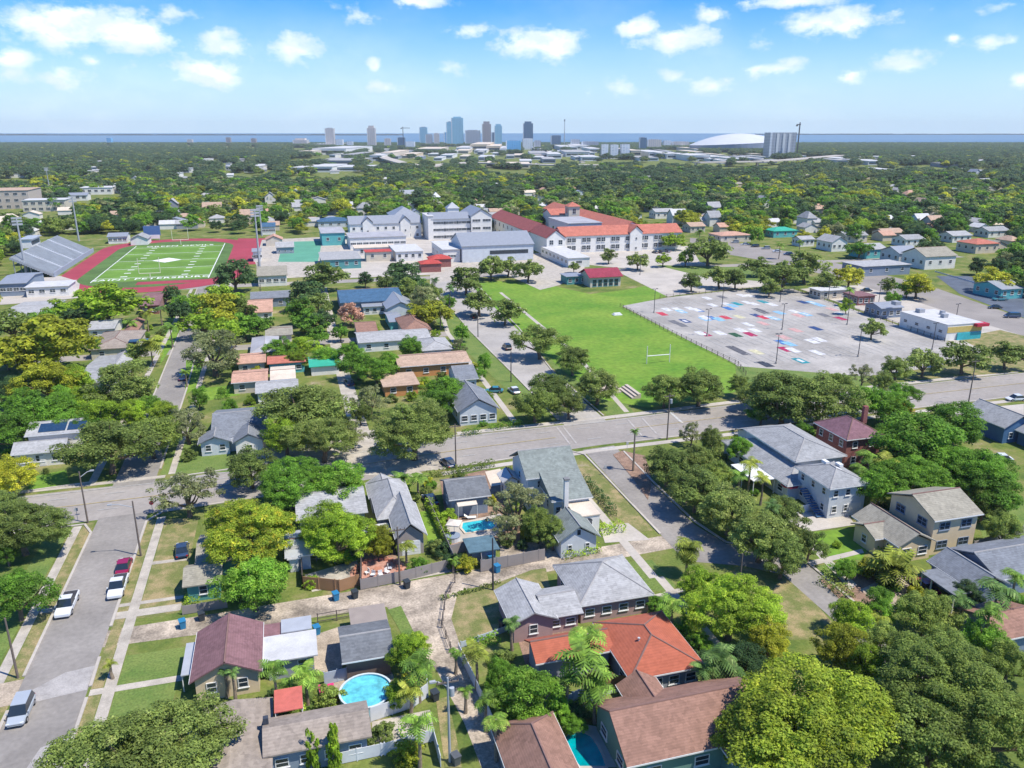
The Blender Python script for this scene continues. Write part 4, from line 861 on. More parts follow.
# red roofed campus
q = fac(546, 566, 256, 30); S7 = Bld('red_roofed_school', q, 'long white school with orange red roofs, gabled end and bell cupola', 'school'); S7.wing(q, 9, 'gy', 4.2, 'white', 'crimson', win='s2', storeys=2, wsz=(2.2, 2.4))
m_ = fac(566, 683, 254, 16); m_[0] = q[2]-.5; m_[1] = q[1]+5; m_[3] = m_[1]+17
S7.wing(m_, 9, 'gx', 4, 'white', 'coral', storeys=2, win='')
x = m_[0]+4; k = 0
while x < m_[2]-3:
    for zz in (1.6, 5.6):
        window(S7.root, x-S7.o[0], m_[1]+.29-S7.o[1], zz, 's', 2.2, 2.3); window(S7.root, x+2.6-S7.o[0], m_[1]+.29-S7.o[1], zz, 's', 2.2, 2.3)
    x += 8.2
x = m_[0]+(m_[2]-m_[0])*.6; S7.wing([x-4, m_[1]-1.2, x+4, m_[1]+10], 10, 'gy', 3.5, 'white', 'coral', win='s1', storeys=2)
wa = G(535,252); wb = G(503,231); S7.wing([q[0]-1, q[3]-1, q[0]+15, wb[1]+4], 9, 'gy', 4.2, 'white', 'crimson', win='w9', storeys=2, wsz=(2.2, 2.2))
xr = G(640,236)[0]; S7.wing([m_[0]+(m_[2]-m_[0])*.55, m_[3]-1, m_[0]+(m_[2]-m_[0])*.55+17, m_[3]+135], 9.5, 'gy', 4.2, 'white', 'coral')
i_ = fac(558, 615, 237, 30); S7.wing([m_[0]+14, m_[3]+14, m_[0]+(m_[2]-m_[0])*.55-3, m_[3]+50], 12, 'flat', 0, 'bluewhite', 'flatgrey', win='w2s3', wsz=(3, 3))
S7.wing([m_[0]+20, m_[3]+62, m_[0]+(m_[2]-m_[0])*.55-1, m_[3]+80], 12, 'gx', 3, 'white', 'coral')
cx, cy = m_[0]+(m_[2]-m_[0])*.47, m_[3]+58; S7.box('cupola', (cx-3.5, cy-3.5, 9, cx+3.5, cy+3.5, 17.5), WL['cream'])
MB().add([(cx-4.3-S7.o[0], cy-4.3-S7.o[1], 17.5), (cx+4.3-S7.o[0], cy-4.3-S7.o[1], 17.5), (cx+4.3-S7.o[0], cy+4.3-S7.o[1], 17.5), (cx-4.3-S7.o[0], cy+4.3-S7.o[1], 17.5), (cx-S7.o[0], cy-S7.o[1], 20)], [(3,2,1,0),(0,1,4),(1,2,4),(2,3,4),(3,0,4)]).build('cupola_roof', RF['coral'], S7.root)
for sd, dx, dy in (('s', 0, -3.51), ('w', -3.51, 0)): window(S7.root, cx+dx-S7.o[0], cy+dy-S7.o[1], 13, sd, 2.2, 3.2)
f1 = fac(568, 590, 268, 42); S12 = Bld('white_classroom', f1, 'low white flat roofed classroom wing beside the gabled school end', 'school building'); S12.wing(f1, 4.6, 'flat', 0, 'white', 'white', win='w7s1', wsz=(3, 1.4), ins=.2, ov=.4)
f1 = fac(589, 623, 288, 13); b = Bld('crimson_pavilion', f1, 'small pavilion with a crimson metal roof on the edge of the school lawn', 'pavilion'); b.wing(f1, 4.2, 'gx', 2.6, 'cream', 'pavred', ins=.8, ov=.8); 
for k in range(5):
    x = f1[0]+1.5+(f1[2]-f1[0]-3)*(k+.5)/5; window(b.root, x-b.o[0], f1[1]+.79-b.o[1], .3, 's', 1.7, 2.8, key='teal')
f2 = fac(566, 588, 285, 9); b = Bld('teal_pavilion', f2, 'flat pale roofed teal pavilion left of the crimson roofed one', 'pavilion'); b.wing(f2, 3.4, 'flat', 0, 'teal', 'bluegrey', ins=.6, win='s3', wsz=(1.5, 1.6))
# --- grandstand ------------------------------------------------------------
e = empty('grandstand', (-112, 400, 0), 0, 'grey metal grandstand beside the red running track', 'grandstand')
GSM = mat('grandstand_metal', (.30, .325, .35), .6, .12, .3, fine=.1); mb = MB(); ns = 18; GXF = -99.; GY0, GY1 = 386., 466.; e.location = (GXF, GY0, 0); GW = 16.; LY = GY1-GY0
for k in range(ns):
    x1_ = -GW*k/ns; x0_ = -GW*(k+1)/ns; z = 1.2+k*.46
    mb.box(x0_, 0, max(0, z-.9), x1_+.02, LY, z); mb.box(x0_+.2, .2, z, x0_+.6, LY-.2, z+.28)
mb.build('seating_tier', GSM, e)
for yy in (LY*.22, LY*.5, LY*.76):
    m2 = MB()
    for k in range(ns): x1_ = -GW*k/ns; x0_ = -GW*(k+1)/ns; z = 1.2+k*.46; m2.box(x0_-.01, yy, z, x1_, yy+2, z+.31)
    m2.build('aisle', mat('aisle_metal', (.5, .52, .55), .6, .1), e)
MB().box(0, 0, 0, .3, LY, 2.2).build('front_rail', mat('rail_blue', (.33, .38, .45), .6, .1), e)
MB().box(-GW-5, LY*.45, 8.5, -GW-.5, LY*.45+15, 12.5).build('press_box', WL['white'], e); MB().box(-GW-.49, LY*.45+1, 9.8, -GW-.4, LY*.45+14, 11.6).build('press_window', GLASS, e); MB().box(-GW-5.5, LY*.45-.5, 12.51, -GW+.5, LY*.45+15.5, 12.8).build('press_roof', RF['tin'], e)
for yy in range(1, int(LY), 9):
    for xx, hh in ((-GW+1, 9), (-GW*.55, 5)): MB().tube([(xx, yy, 0), (xx, yy, hh)], .2, 6).build('support_post', GSM, e)
FOOT.append([-132, 384, -100, 468])
for spec, d, h, k, rh, wm, rm, lab in [((0,28,297),26,5,'gx',1.2,'slate','bluegrey','blue fronted stadium building at the left edge'),((26,70,298),13,4,'flat',0,'white','white','low white stadium building with flat roof below the grandstand'),
    ((108,128,244),12,4,'gx',1.6,'white','bluegrey','white field house with grey gable roof at the far end of the track'),((258,288,287),22,4.5,'gx',2.2,'white','khaki','white house with a grey brown roof below the green play court'),((253,262,262),10,5,'gx',1,'white','bluegrey','pale blue stand building right of the red track'),
    ((318,352,228),20,4,'hip',2,'bluewhite','navy','blue roofed house group left of the dormered school block'),((262,276,235),14,5,'gx',1.8,'white','navy','navy roofed white house beyond the red track')]:
    q = fac(*spec, d); b = Bld('stadium_building', q, lab, 'building'); b.wing(q, h, k, rh, wm, rm, win='s4', wsz=(2, 1.3), ins=.3)
f1 = fac(146, 160, 241, 2); e = empty('scoreboard', ((f1[0]+f1[2])/2, f1[1], 0), 0, 'blue scoreboard with white panel at the far end of the football field', 'scoreboard')
MB().box(-4.5, 0, 3, 4.5, .6, 8.5).build('board', mat('board_blue', (.08, .16, .34), .5, .1), e); MB().box(-4, -.1, 1.2, 4, 0, 3.4).build('panel', WHITE, e)
for x in (-3.4, 3.4): MB().box(x-.2, .61, 0, x+.2, .9, 8).build('post', GSM, e)
for lab, y in (('yellow white goal post at the near end zone of the football field', fy0+1), ('white goal post at the far end zone by the scoreboard', fy1-1)):
    e = empty('goal_post', (-57.5, y, 0), 0, lab, 'goal post'); gm = mat('goal_paint', (.68, .66, .5), .5, .05)
    MB().tube([(0, 0, 0), (0, 0, 3)], .16).build('post', gm, e); MB().tube([(-4.2, 0, 3), (4.2, 0, 3)], .14).build('crossbar', gm, e)
    for x in (-4.2, 4.2): MB().tube([(x, 0, 3), (x, 0, 9.5)], .11).build('upright', gm, e)
gx_, gy_ = G(658, 363)
e = empty('goal_post', (gx_, gy_, 0), 0, 'white field goal frame standing on the school lawn', 'goal post')
MB().tube([(-3.4, 0, 2.2), (3.4, 0, 2.2)], .13).build('crossbar', WHITE, e)
for x in (-3.4, 3.4): MB().tube([(x, 0, 0), (x, 0, 5)], .11).build('upright', WHITE, e)
x, y = G(617, 315); tag(MB().box(-1.6, -1, 0, 1.6, 1, .3).box(-1.2, -.7, .3, 1.2, .7, .7).build('field_mat', WHITE, None, (x, y, 0)), 'white padded mat lying on the grass near the lot fence', 'mat')
# lawn-corner steps (low white monument wall)
c0 = G(602,402); c1 = G(640,408)
e = empty('entrance_steps', (c0[0], c0[1], 0), 0, 'low white tiered seating wall at the corner of the school lawn', 'bleacher')
for k in range(4): MB().box(0, 5+k*.8, 0, 7, 5.8+k*.8-.01, .4+k*.35).build('tier', WL['beige'], e)
for k in range(3): MB().box(7.5+k*.8, 0, 0, 8.29+k*.8, 8, .4+k*.35).build('side_tier', WL['beige'], e)
# --- east buildings ---------------------------------------------------------
q = nc((948,325), (983,322), (905,311), 5)
b = Bld('white_shop', q, 'white flat roofed shop with yellow and turquoise front beside the painted lot', 'shop'); b.wing(q, 5, 'flat', 0, 'white', 'white', ins=.2, ov=.15, win='w4', wsz=(1.6, 1))
b.box('front_band', (q[0]+.3, q[1]+.1, 2.4, q[2]-.3, q[1]+.19, 4.2), mat('yellow_paintwork', (.55, .42, .14), .7, .1)); b.box('shopfront', (q[0]+4, q[1]-.25, 0, q[2]-.6, q[1]+.1, 2.2), mat('turquoise_paintwork', (.05, .40, .45), .6, .1)); b.box('entrance_canopy', (q[2]-3.5, q[1]-1.2, 4, q[2]+1, q[1]+2, 4.9), mat('red_canopy', (.45, .03, .06), .6, .1))
for k, (dx, dy, s_) in enumerate([(6, 8, 1.6), (4, 16, 2), (9, 12, 1.2), (5, 28, 2.2)]): b.box('rooftop_unit', (q[0]+dx, q[1]+dy, 5.02, q[0]+dx+s_, q[1]+dy+s_, 6.2), mat('unit_metal', (.35, .36, .38), .5, .1))
EAST = [((880,903,319),9,3.6,'gx',1.2,'slate','bluegrey','blue roofed shed left of the white flat roofed shop'),((857,876,306),9,3.5,'flat',0,'brick','maroon','small brick building with a dark flat roof by the east street'),
 ((862,911,277),15,4.5,'flat',0,'slate','lgrey','long dark walled building with a pale flat roof across the east street'),((924,956,270),16,6,'gx',3.2,'white','khaki','large white house with khaki gable roof, right of the pale long building'),
 ((898,920,264),14,5,'gx',2.6,'bluewhite','bluegrey','pale blue house with grey gable between teal and white houses'),((864,887,259),13,4.6,'gx',2.2,'aqua','lgrey','turquoise house with grey roof in the cottage row'),
 ((831,848,252),14,5,'gy',3,'white','lgrey','white gabled house left of the turquoise house'),((773,798,238),12,4,'hip',1.8,'aqua','canopygreen','green roofed turquoise house behind the school parking trees'),((720,752,243),15,4,'hip',1.5,'cream','peach','peach hip roofed building right of the red roofed school'),
 ((905,925,247),12,4,'gx',2,'white','grey','grey roofed house behind the cottage row'),((952,972,243),12,4,'gx',2,'white','lgrey','pale house right of the cottage row among trees'),((975,999,254),14,5,'hip',2,'cream','coral','coral roofed house with white upper storey right of the cottage row'),
 ((988,1010,238),12,4,'gx',2,'white','grey','grey house far right above the coral roofed one'),((845,868,243),10,4,'gx',2,'cream','grey','grey roofed house behind the turquoise house'),((800,815,247),9,4,'gx',1.5,'white','lgrey','small white house left of the gabled white house'),
 ((1000,1024,300),14,4,'gx',2,'aqua','teal' if 0 else 'bluegrey','teal canopy building beside the dark parking area at the right edge'),((690,706,233),12,4,'gx',2,'cream','tan','tan roofed house right of the long red roof'),((655,675,219),12,5,'gx',2,'white','lgrey','pale house behind the red roofed wing'),
 ((820,850,300),8,3.4,'flat',0,'cream','white','long low white canopy by the shop yard'),((884,905,240),12,4,'gx',2,'white','tan','tan roofed house behind the pale blue one')]
for spec, d, h, k, rh, wm, rm, lab in EAST:
    q = fac(*spec, d); b = Bld('east_house', q, lab, 'building'); b.wing(q, h, k, rh, wm, rm, win='s3w3', wsz=(1.6, 1.6), ins=.5)
# hospital and larger far-left blocks
FARB = [((-30,31,210),40,15,'flat','beige','tan','s7','tall beige hospital block at the left edge','hospital',3),((23,67,212),22,9,'flat','cream','white','s6','long cream block with dark window bays right of the hospital','office block',2),((80,113,195),30,7,'flat','white','white','s5','white low school building beyond the stadium trees','building',1),
 ((68,88,201),16,5,'gx','white','bluegrey','s3','pale blue roofed building left of the white low school','building',1),((0,26,178),22,6,'flat','white','lgrey','s3','pale flat warehouse behind the hospital block','warehouse',1),((175,193,173),24,7,'flat','white','white','s3','white church hall far behind the football field','hall',1),
 ((200,206,158),18,8,'gx','white','white','','small bright white roof far behind the football field','hall',1)]
for spec, d, h, k, wm, rm, wn, lab, cat, st in FARB:
    q = fac(*spec, d); b = Bld('far_block', q, lab, cat); b.wing(q, h, k, 2, wm, rm, win=wn, storeys=st, wsz=(3.2, 2.2), ins=.3)
# ------------------------------------------------------------------ foliage kit
def crown_data(seed, n, leaf, lobes=9, flat=.62, spread=.62, lr=(.34, .52), bottom=.25, nclump=60, cr=.2):
    "unit crown (radius 1): leaf faces gathered in clumps over an uneven crown, open underneath"
    r = np.random.default_rng(seed); ph = r.uniform(0, 6.28, 4)
    C = []
    for k in range(nclump):   # clump centres: shell with some inside, uneven plan outline
        a = r.uniform(0, 6.28); u = r.uniform(-.5, 1) ; sr = r.uniform(.74, 1.08) if r.random() < .8 else r.uniform(.25, .7)
        out = (1+.21*np.sin(2*a+ph[0])+.12*np.sin(3*a+ph[1])+.08*np.sin(5*a+ph[2]))*.84
        rho = np.sqrt(max(0, 1-u*u))*out*sr; z = u*flat*(sr if u > 0 else 1)*(1+.14*np.sin(a*2+ph[3]))
        C.append((rho*np.cos(a), rho*np.sin(a), z+.12, cr*r.uniform(.72, 1.3)))
    C = np.array(C); w = C[:, 3]**2; idx = r.choice(len(C), n, p=w/w.sum())
    d = r.normal(size=(n, 3)); d[:, 2] = np.where(r.random(n) < .7, np.abs(d[:, 2]), d[:, 2]); d /= np.linalg.norm(d, axis=1)[:, None]
    rad = C[idx, 3]*np.clip(r.normal(.92, .16, n), .3, 1.35)
    p = C[idx, :3]+d*rad[:, None]*np.array([1.1, 1.1, .8])
    nrm = d+np.array([0, 0, .85])+r.normal(0, .42, (n, 3)); nrm /= np.linalg.norm(nrm, axis=1)[:, None]
    t = np.cross(nrm, r.normal(size=(n, 3))); t /= np.linalg.norm(t, axis=1)[:, None]+1e-9; b = np.cross(nrm, t)
    s = leaf*r.uniform(.55, 1.4, n)[:, None]; el = r.uniform(.45, .8, n)[:, None]
    V = np.stack([p-t*s, p-b*s*el+nrm*s*.18, p+t*s, p+b*s*el-nrm*s*.1], 1).reshape(-1, 3)
    lim = C[np.argsort(-C[:, 2])[::max(1, nclump//8)]]
    return V, lim
def trunk_mesh(seed, C, z0=-.75, r0=.075):
    rr = random.Random(seed); mb = MB(); fork = (rr.uniform(-.05, .05), rr.uniform(-.05, .05), z0+.38)
    mb.tube([(0, 0, z0-.05), (0, 0, z0+.1), fork], [r0*1.4, r0, r0*.85], 7)
    for c in C[:7]:
        m_ = (fork[0]+(c[0]-fork[0])*.5+rr.uniform(-.06, .06), fork[1]+(c[1]-fork[1])*.5+rr.uniform(-.06, .06), fork[2]+(c[2]-fork[2])*.42)
        mb.tube([fork, m_, (c[0], c[1], c[2])], [r0*.6, r0*.4, r0*.14], 5)
    return mb
K = dict(
 oak=((.092,.138,.032),(.205,.262,.060),(.38,.42,.13)), green=((0.068,0.147,0.018),(0.159,0.309,0.030),(0.332,0.475,0.074)), lime=((0.120,0.202,0.018),(0.286,0.404,0.034),(0.497,0.546,0.074)),
 yellow=((0.166,0.197,0.018),(0.377,0.392,0.034),(0.620,0.522,0.062)), flame=((.13,.21,.02),(.27,.34,.032),(.60,.46,.05)), dark=((0.033,0.074,0.028),(0.078,0.140,0.042),(0.162,0.226,0.074)), olive=((0.102,0.152,0.032),(0.212,0.276,0.055),(0.371,0.415,0.098)),
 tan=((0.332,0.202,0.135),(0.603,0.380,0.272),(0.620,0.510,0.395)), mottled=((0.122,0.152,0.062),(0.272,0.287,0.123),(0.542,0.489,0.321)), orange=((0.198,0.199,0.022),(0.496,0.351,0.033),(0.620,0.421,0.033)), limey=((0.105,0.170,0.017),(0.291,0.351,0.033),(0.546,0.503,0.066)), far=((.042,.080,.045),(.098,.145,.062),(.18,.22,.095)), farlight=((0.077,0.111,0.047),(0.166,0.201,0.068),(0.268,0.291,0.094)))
for k, c in K.items(): leafmat('leaves_'+k, *c)
LOD = dict(hi=(60000, .0165, 260, .105), mid=(20000, .027, 115, .145), lo=(3600, .062, 54, .195), far=(700, .13, 26, .25), sparse=(9500, .027, 78, .12))
PROTO = {}
def protos(lod, nv):
    out = []
    for v in range(nv):
        n, leaf, ncl, cr_ = LOD[lod]; V, C = crown_data(100+v*7+len(lod)*31, n, leaf, flat=(.62, .74, .54, .68, .8, .6)[v % 6], nclump=ncl, cr=cr_)
        out.append((V, C))
    return out
PR = {'hi': protos('hi', 3), 'mid': protos('mid', 6), 'sparse': protos('sparse', 2), 'lo': protos('lo', 4), 'far': protos('far', 3)}
TM = {}
def treemeshes(lod, v, kind):
    if (lod, v, kind) not in TM:
        if (lod, v) not in TM: TM[(lod, v)] = (fastmesh('crown', PR[lod][v][0], 4, None), )
        me = TM[(lod, v)][0].copy(); me.materials.clear(); me.materials.append(MATS['leaves_'+kind])
        if ('t', lod, v) not in TM:
            t = trunk_mesh(v, PR[lod][v][1]).build('trunk', BARK); TM[('t', lod, v)] = t.data; bpy.data.objects.remove(t)
        TM[(lod, v, kind)] = (me, TM[('t', lod, v)])
    return TM[(lod, v, kind)]
NT = 0; rt = random.Random(3)
ADJ = dict(oak='grey green oak', green='bright green tree', lime='lime green tree', yellow='yellow green tree', flame='orange tinged tree', dark='dark green tree', olive='olive green tree', tan='tan bare-looking tree', mottled='mottled tree', orange='orange flowering tree', limey='yellow green tree')
CAN = 0
def tree(px, py, rp, kind, h=None, label=None, name='tree', lod=None, group='trees of the neighbourhood', world=None, desc=None):
    "crown centre and radius as surveyed; height follows from the radius"
    global NT
    if world: x, y, Rm = world; h = h or Rm*1.05+3.2
    else:
        h0 = 6.
        for _ in range(3):
            x, y = G(px, py, h0*.66); dd = Pj(x, y, h0*.66)[2]; Rm = 1.05*rp*dd/F; h_ = h or min(15, max(2.2, Rm*1.05+3.0 if Rm > 2 else Rm*2.0)); h0 = h_
        h = h_
    d = math.hypot(x, y); lod = lod or ('sparse' if kind == 'mottled' and d < 260 else 'hi' if Rm > 5.5 and d < 150 else 'mid' if d < 220 else 'lo' if d < 480 else 'far'); v = rt.randrange(len(PR[lod]))
    c, t = treemeshes(lod, v, kind)
    e = empty(name, (x, y, 0), rt.uniform(0, 6.28)); sz = h/1.72   # unit tree spans z -0.75 .. ~0.97
    e.scale = (Rm, Rm, sz)
    for nm, me in (('trunk', t), ('crown', c)):
        o = link(bpy.data.objects.new(nm, me), e); o.location = (0, 0, .75)
    size = 'broad' if Rm > 6 else 'medium' if Rm > 3.4 else 'small'
    tag(e, label, 'tree', group); NT += 1
    if px is None: px, py, _ = Pj(x, y, h*.6)
    if not label: autolabel(e, (desc or (size+' '+ADJ[kind])), px, py)
    return e
# palms ---------------------------------------------------------------
def palm_meshes(seed, nf=20, droop=1.0, fan=False, kind='palm'):
    r = np.random.default_rng(seed); Q = []
    for k in range(nf):
        a = 2*np.pi*k/nf+r.uniform(-.2, .2); el = r.uniform(-.15, 1.15) if not fan else r.uniform(-.6, 1.3); Ls = r.uniform(.8, 1.05); n = 9
        pts = []; p = np.array([0., 0., 0.]); e_ = el
        for i in range(n+1):
            pts.append(p.copy()); p = p+Ls/n*np.array([np.cos(e_)*np.cos(a), np.cos(e_)*np.sin(a), np.sin(e_)]); e_ -= droop*.125*(1+.8*i/n)
        side = np.array([-np.sin(a), np.cos(a), 0])
        for i in range(1, n+1):
            t = i/n; w = (.25*np.sin(np.pi*min(1, t*.85+.15))+.03)*(1.0 if not fan else 1.2); p0 = pts[i-1]; p1 = pts[i]; dr = (p1-p0)
            for s in (-1, 1):
                b0 = p0; tip = b0+side*s*w+dr*1.1+np.array([0, 0, -w*.38])
                Q += [b0, b0+dr*.92, tip+dr*.45, tip+dr*.0]
    return np.array(Q)
PM = {}
leafmat('leaves_palm', (.07,.14,.022), (.17,.28,.035), (.30,.36,.07), .3); leafmat('leaves_palmdark', (.045,.095,.025), (.10,.18,.04), (.2,.27,.08), .3); leafmat('leaves_palmyellow', (.12,.16,.02), (.27,.30,.04), (.42,.40,.09), .3)
PALMB = mat('palm_bark', (.24, .19, .14), .9, .3, 4)
def palm(px, py, rp, h=None, style='palm', label=None, lean=0, name='palm_tree', group='palms of the neighbourhood', tint='palm', world=None):
    "px,py = centre of the frond crown"
    Rm = 2.6; h0 = h or 7.
    for _ in range(3):
        x, y = G(px, py, h0); dd = Pj(x, y, h0)[2]; Rm = rp*dd/F
        if not h: h0 = min(9, max(2.2, Rm*2.3))
    h = h0; v = rt.randrange(3); key = (style, v, tint)
    if key not in PM: PM[key] = fastmesh('fronds', palm_meshes(v+11, *(dict(palm=(15, 1.15, False), date=(34, .75, False), fan=(30, 1.3, True)))[style]), 4, MATS['leaves_'+tint])
    e = empty(name, (x, y, 0), rt.uniform(0, 6.28)); f = link(bpy.data.objects.new('fronds', PM[key]), e); f.scale = (Rm*1.38,)*3; f.location = (0, 0, h)
    MB().tube([(0, 0, 0), (.1, .05, h*.4), (.04, .02, h*.8), (0, 0, h+.05)], [.24, .17, .14, .12] if style != 'date' else [.45, .42, .4, .3], 8).build('trunk', PALMB, e)
    tag(e, label, 'palm tree', group)
    if not label: autolabel(e, ('date palm' if style == 'date' else 'tall slender feather palm' if h > 7 else 'feather palm' if style == 'palm' else 'round headed fan palm'), px, py)
    return e
T_ = [ # px, py, radius px, kind
 (28,352,26,'yellow'),(72,330,20,'yellow'),(72,378,20,'lime'),(98,412,22,'lime'),(62,402,20,'green'),(22,398,20,'green'),(135,352,11,'olive'),(40,322,18,'green'),(5,350,18,'dark'),(82,425,15,'green'),(250,462,24,'oak'),
 (133,746,80,'oak'),(246,522,50,'flame'),(252,576,33,'green'),(290,474,36,'green'),(340,476,28,'green'),(334,526,37,'lime'),(808,712,88,'limey'),(935,672,62,'olive'),(990,712,62,'olive'),(930,740,48,'olive'),(732,598,44,'lime'),(745,728,34,'limey'),(700,580,20,'lime'),
 (668,460,24,'oak'),(697,482,29,'oak'),(730,503,31,'oak'),(762,528,34,'oak'),(786,512,22,'oak'),(783,552,22,'oak'),(716,470,18,'olive'),(700,455,16,'oak'),(785,392,38,'oak'),(820,394,38,'oak'),(762,408,14,'green'),(925,440,48,'green'),(970,462,42,'green'),(905,472,40,'green'),(955,420,30,'green'),(895,432,24,'green'),(990,485,30,'green'),(900,407,14,'orange'),
 (868,396,22,'green'),(886,402,20,'green'),(413,422,42,'oak'),(300,402,42,'oak'),(322,430,34,'oak'),(285,430,25,'lime'),(358,360,18,'green'),(376,366,18,'green'),(388,358,12,'green'),(444,386,20,'green'),(438,400,17,'green'),(411,344,13,'green'),(370,396,18,'mottled'),(350,352,14,'green'),(517,500,30,'mottled'),(538,520,18,'olive'),(506,526,13,'mottled'),(553,530,14,'olive'),
 (186,486,30,'mottled'),(18,517,40,'oak'),(15,588,30,'green'),(12,470,22,'yellow'),(212,345,34,'mottled'),(120,380,34,'oak'),(107,437,40,'oak'),(150,430,28,'olive'),(186,420,22,'mottled'),(165,412,15,'flame'),(48,338,40,'yellow'),(46,375,30,'yellow'),(86,396,20,'lime'),(35,408,30,'green'),(10,425,26,'green'),(12,320,24,'oak'),(15,385,20,'dark'),(60,308,20,'lime'),(105,298,32,'lime'),(84,300,20,'lime'),(218,306,24,'yellow'),(204,318,20,'lime'),(244,321,18,'green'),(172,292,10,'dark'),(255,322,16,'green'),(306,292,20,'dark'),(220,296,20,'lime'),
 (309,318,16,'green'),(281,347,15,'green'),(302,344,15,'lime'),(325,353,12,'green'),(318,332,12,'green'),(350,311,13,'tan'),(296,356,10,'lime'),(234,272,22,'dark'),(322,272,20,'oak'),(403,268,17,'dark'),(466,277,18,'oak'),(491,265,15,'oak'),(508,263,13,'oak'),(528,267,15,'oak'),(479,298,18,'oak'),(505,308,16,'oak'),(540,335,25,'oak'),(573,355,19,'oak'),(598,380,24,'oak'),(550,383,22,'oak'),(535,400,20,'olive'),(569,400,16,'oak'),
 (665,386,20,'oak'),(700,381,26,'oak'),(762,388,20,'oak'),(740,382,12,'oak'),(692,430,11,'mottled'),(712,436,12,'oak'),(873,325,12,'oak'),(847,304,7,'lime'),(863,372,12,'mottled'),(897,365,16,'oak'),(925,358,18,'oak'),(965,352,22,'oak'),(1008,350,18,'oak'),(893,296,8,'green'),(918,282,16,'yellow'),(908,286,10,'green'),(903,390,15,'green'),(884,380,10,'oak'),(840,380,14,'oak'),
 (609,254,8,'oak'),(638,258,11,'oak'),(663,257,8,'lime'),(686,256,9,'lime'),(709,246,22,'oak'),(692,279,11,'oak'),(720,273,15,'oak'),(736,276,12,'oak'),(758,263,13,'oak'),(783,271,22,'oak'),(806,263,22,'oak'),(850,273,15,'yellow'),(860,246,12,'green'),(930,244,13,'dark'),(888,283,8,'oak'),(993,275,18,'yellow'),(1018,276,15,'green'),(574,265,5,'oak'),(827,280,13,'oak'),(770,285,10,'oak'),
 (526,690,33,'green'),(500,672,18,'green'),(928,606,27,'olive'),(853,612,20,'lime'),(882,602,18,'green'),(968,592,14,'dark'),(848,566,12,'green'),(1005,525,19,'olive'),(985,500,17,'olive'),(803,430,12,'green'),(825,445,7,'lime'),(740,445,14,'green'),(378,538,15,'yellow'),(405,648,18,'lime'),(418,640,12,'lime'),(398,690,14,'lime'),(574,722,12,'green'),(560,705,14,'green'),(640,560,0,'oak'),
 (560,630,0,'oak'),(745,655,22,'dark'),(700,640,12,'green'),(462,330,8,'green'),(458,345,9,'mottled'),(340,330,8,'green'),(433,290,9,'oak'),(420,285,9,'green'),(448,300,8,'green'),(385,280,10,'oak'),(365,277,8,'dark'),(180,300,8,'green'),(150,402,12,'green'),(70,420,20,'green'),(230,405,9,'green'),(198,395,10,'green'),(252,410,8,'lime'),(1000,425,6,'green'),
 (885,640,24,'olive'),(870,660,20,'lime'),(840,640,24,'yellow'),(1010,655,24,'olive'),(770,635,22,'yellow'),(985,635,20,'green'),(1015,600,14,'green'),(945,640,20,'olive'),(810,540,16,'oak'),(560,395,10,'oak'),(655,600,9,'green'),(690,620,9,'green'),(5,545,14,'green'),(0,500,20,'oak'),(60,395,14,'green'),(135,410,16,'lime'),(95,345,8,'green'),(195,300,9,'lime'),(430,312,7,'green'),(330,415,18,'oak'),(352,430,14,'mottled'),(360,410,10,'oak'),(478,372,7,'green'),(484,360,8,'green'),(488,395,6,'lime'),
]
for a in T_:
    if a[2]: tree(*a)
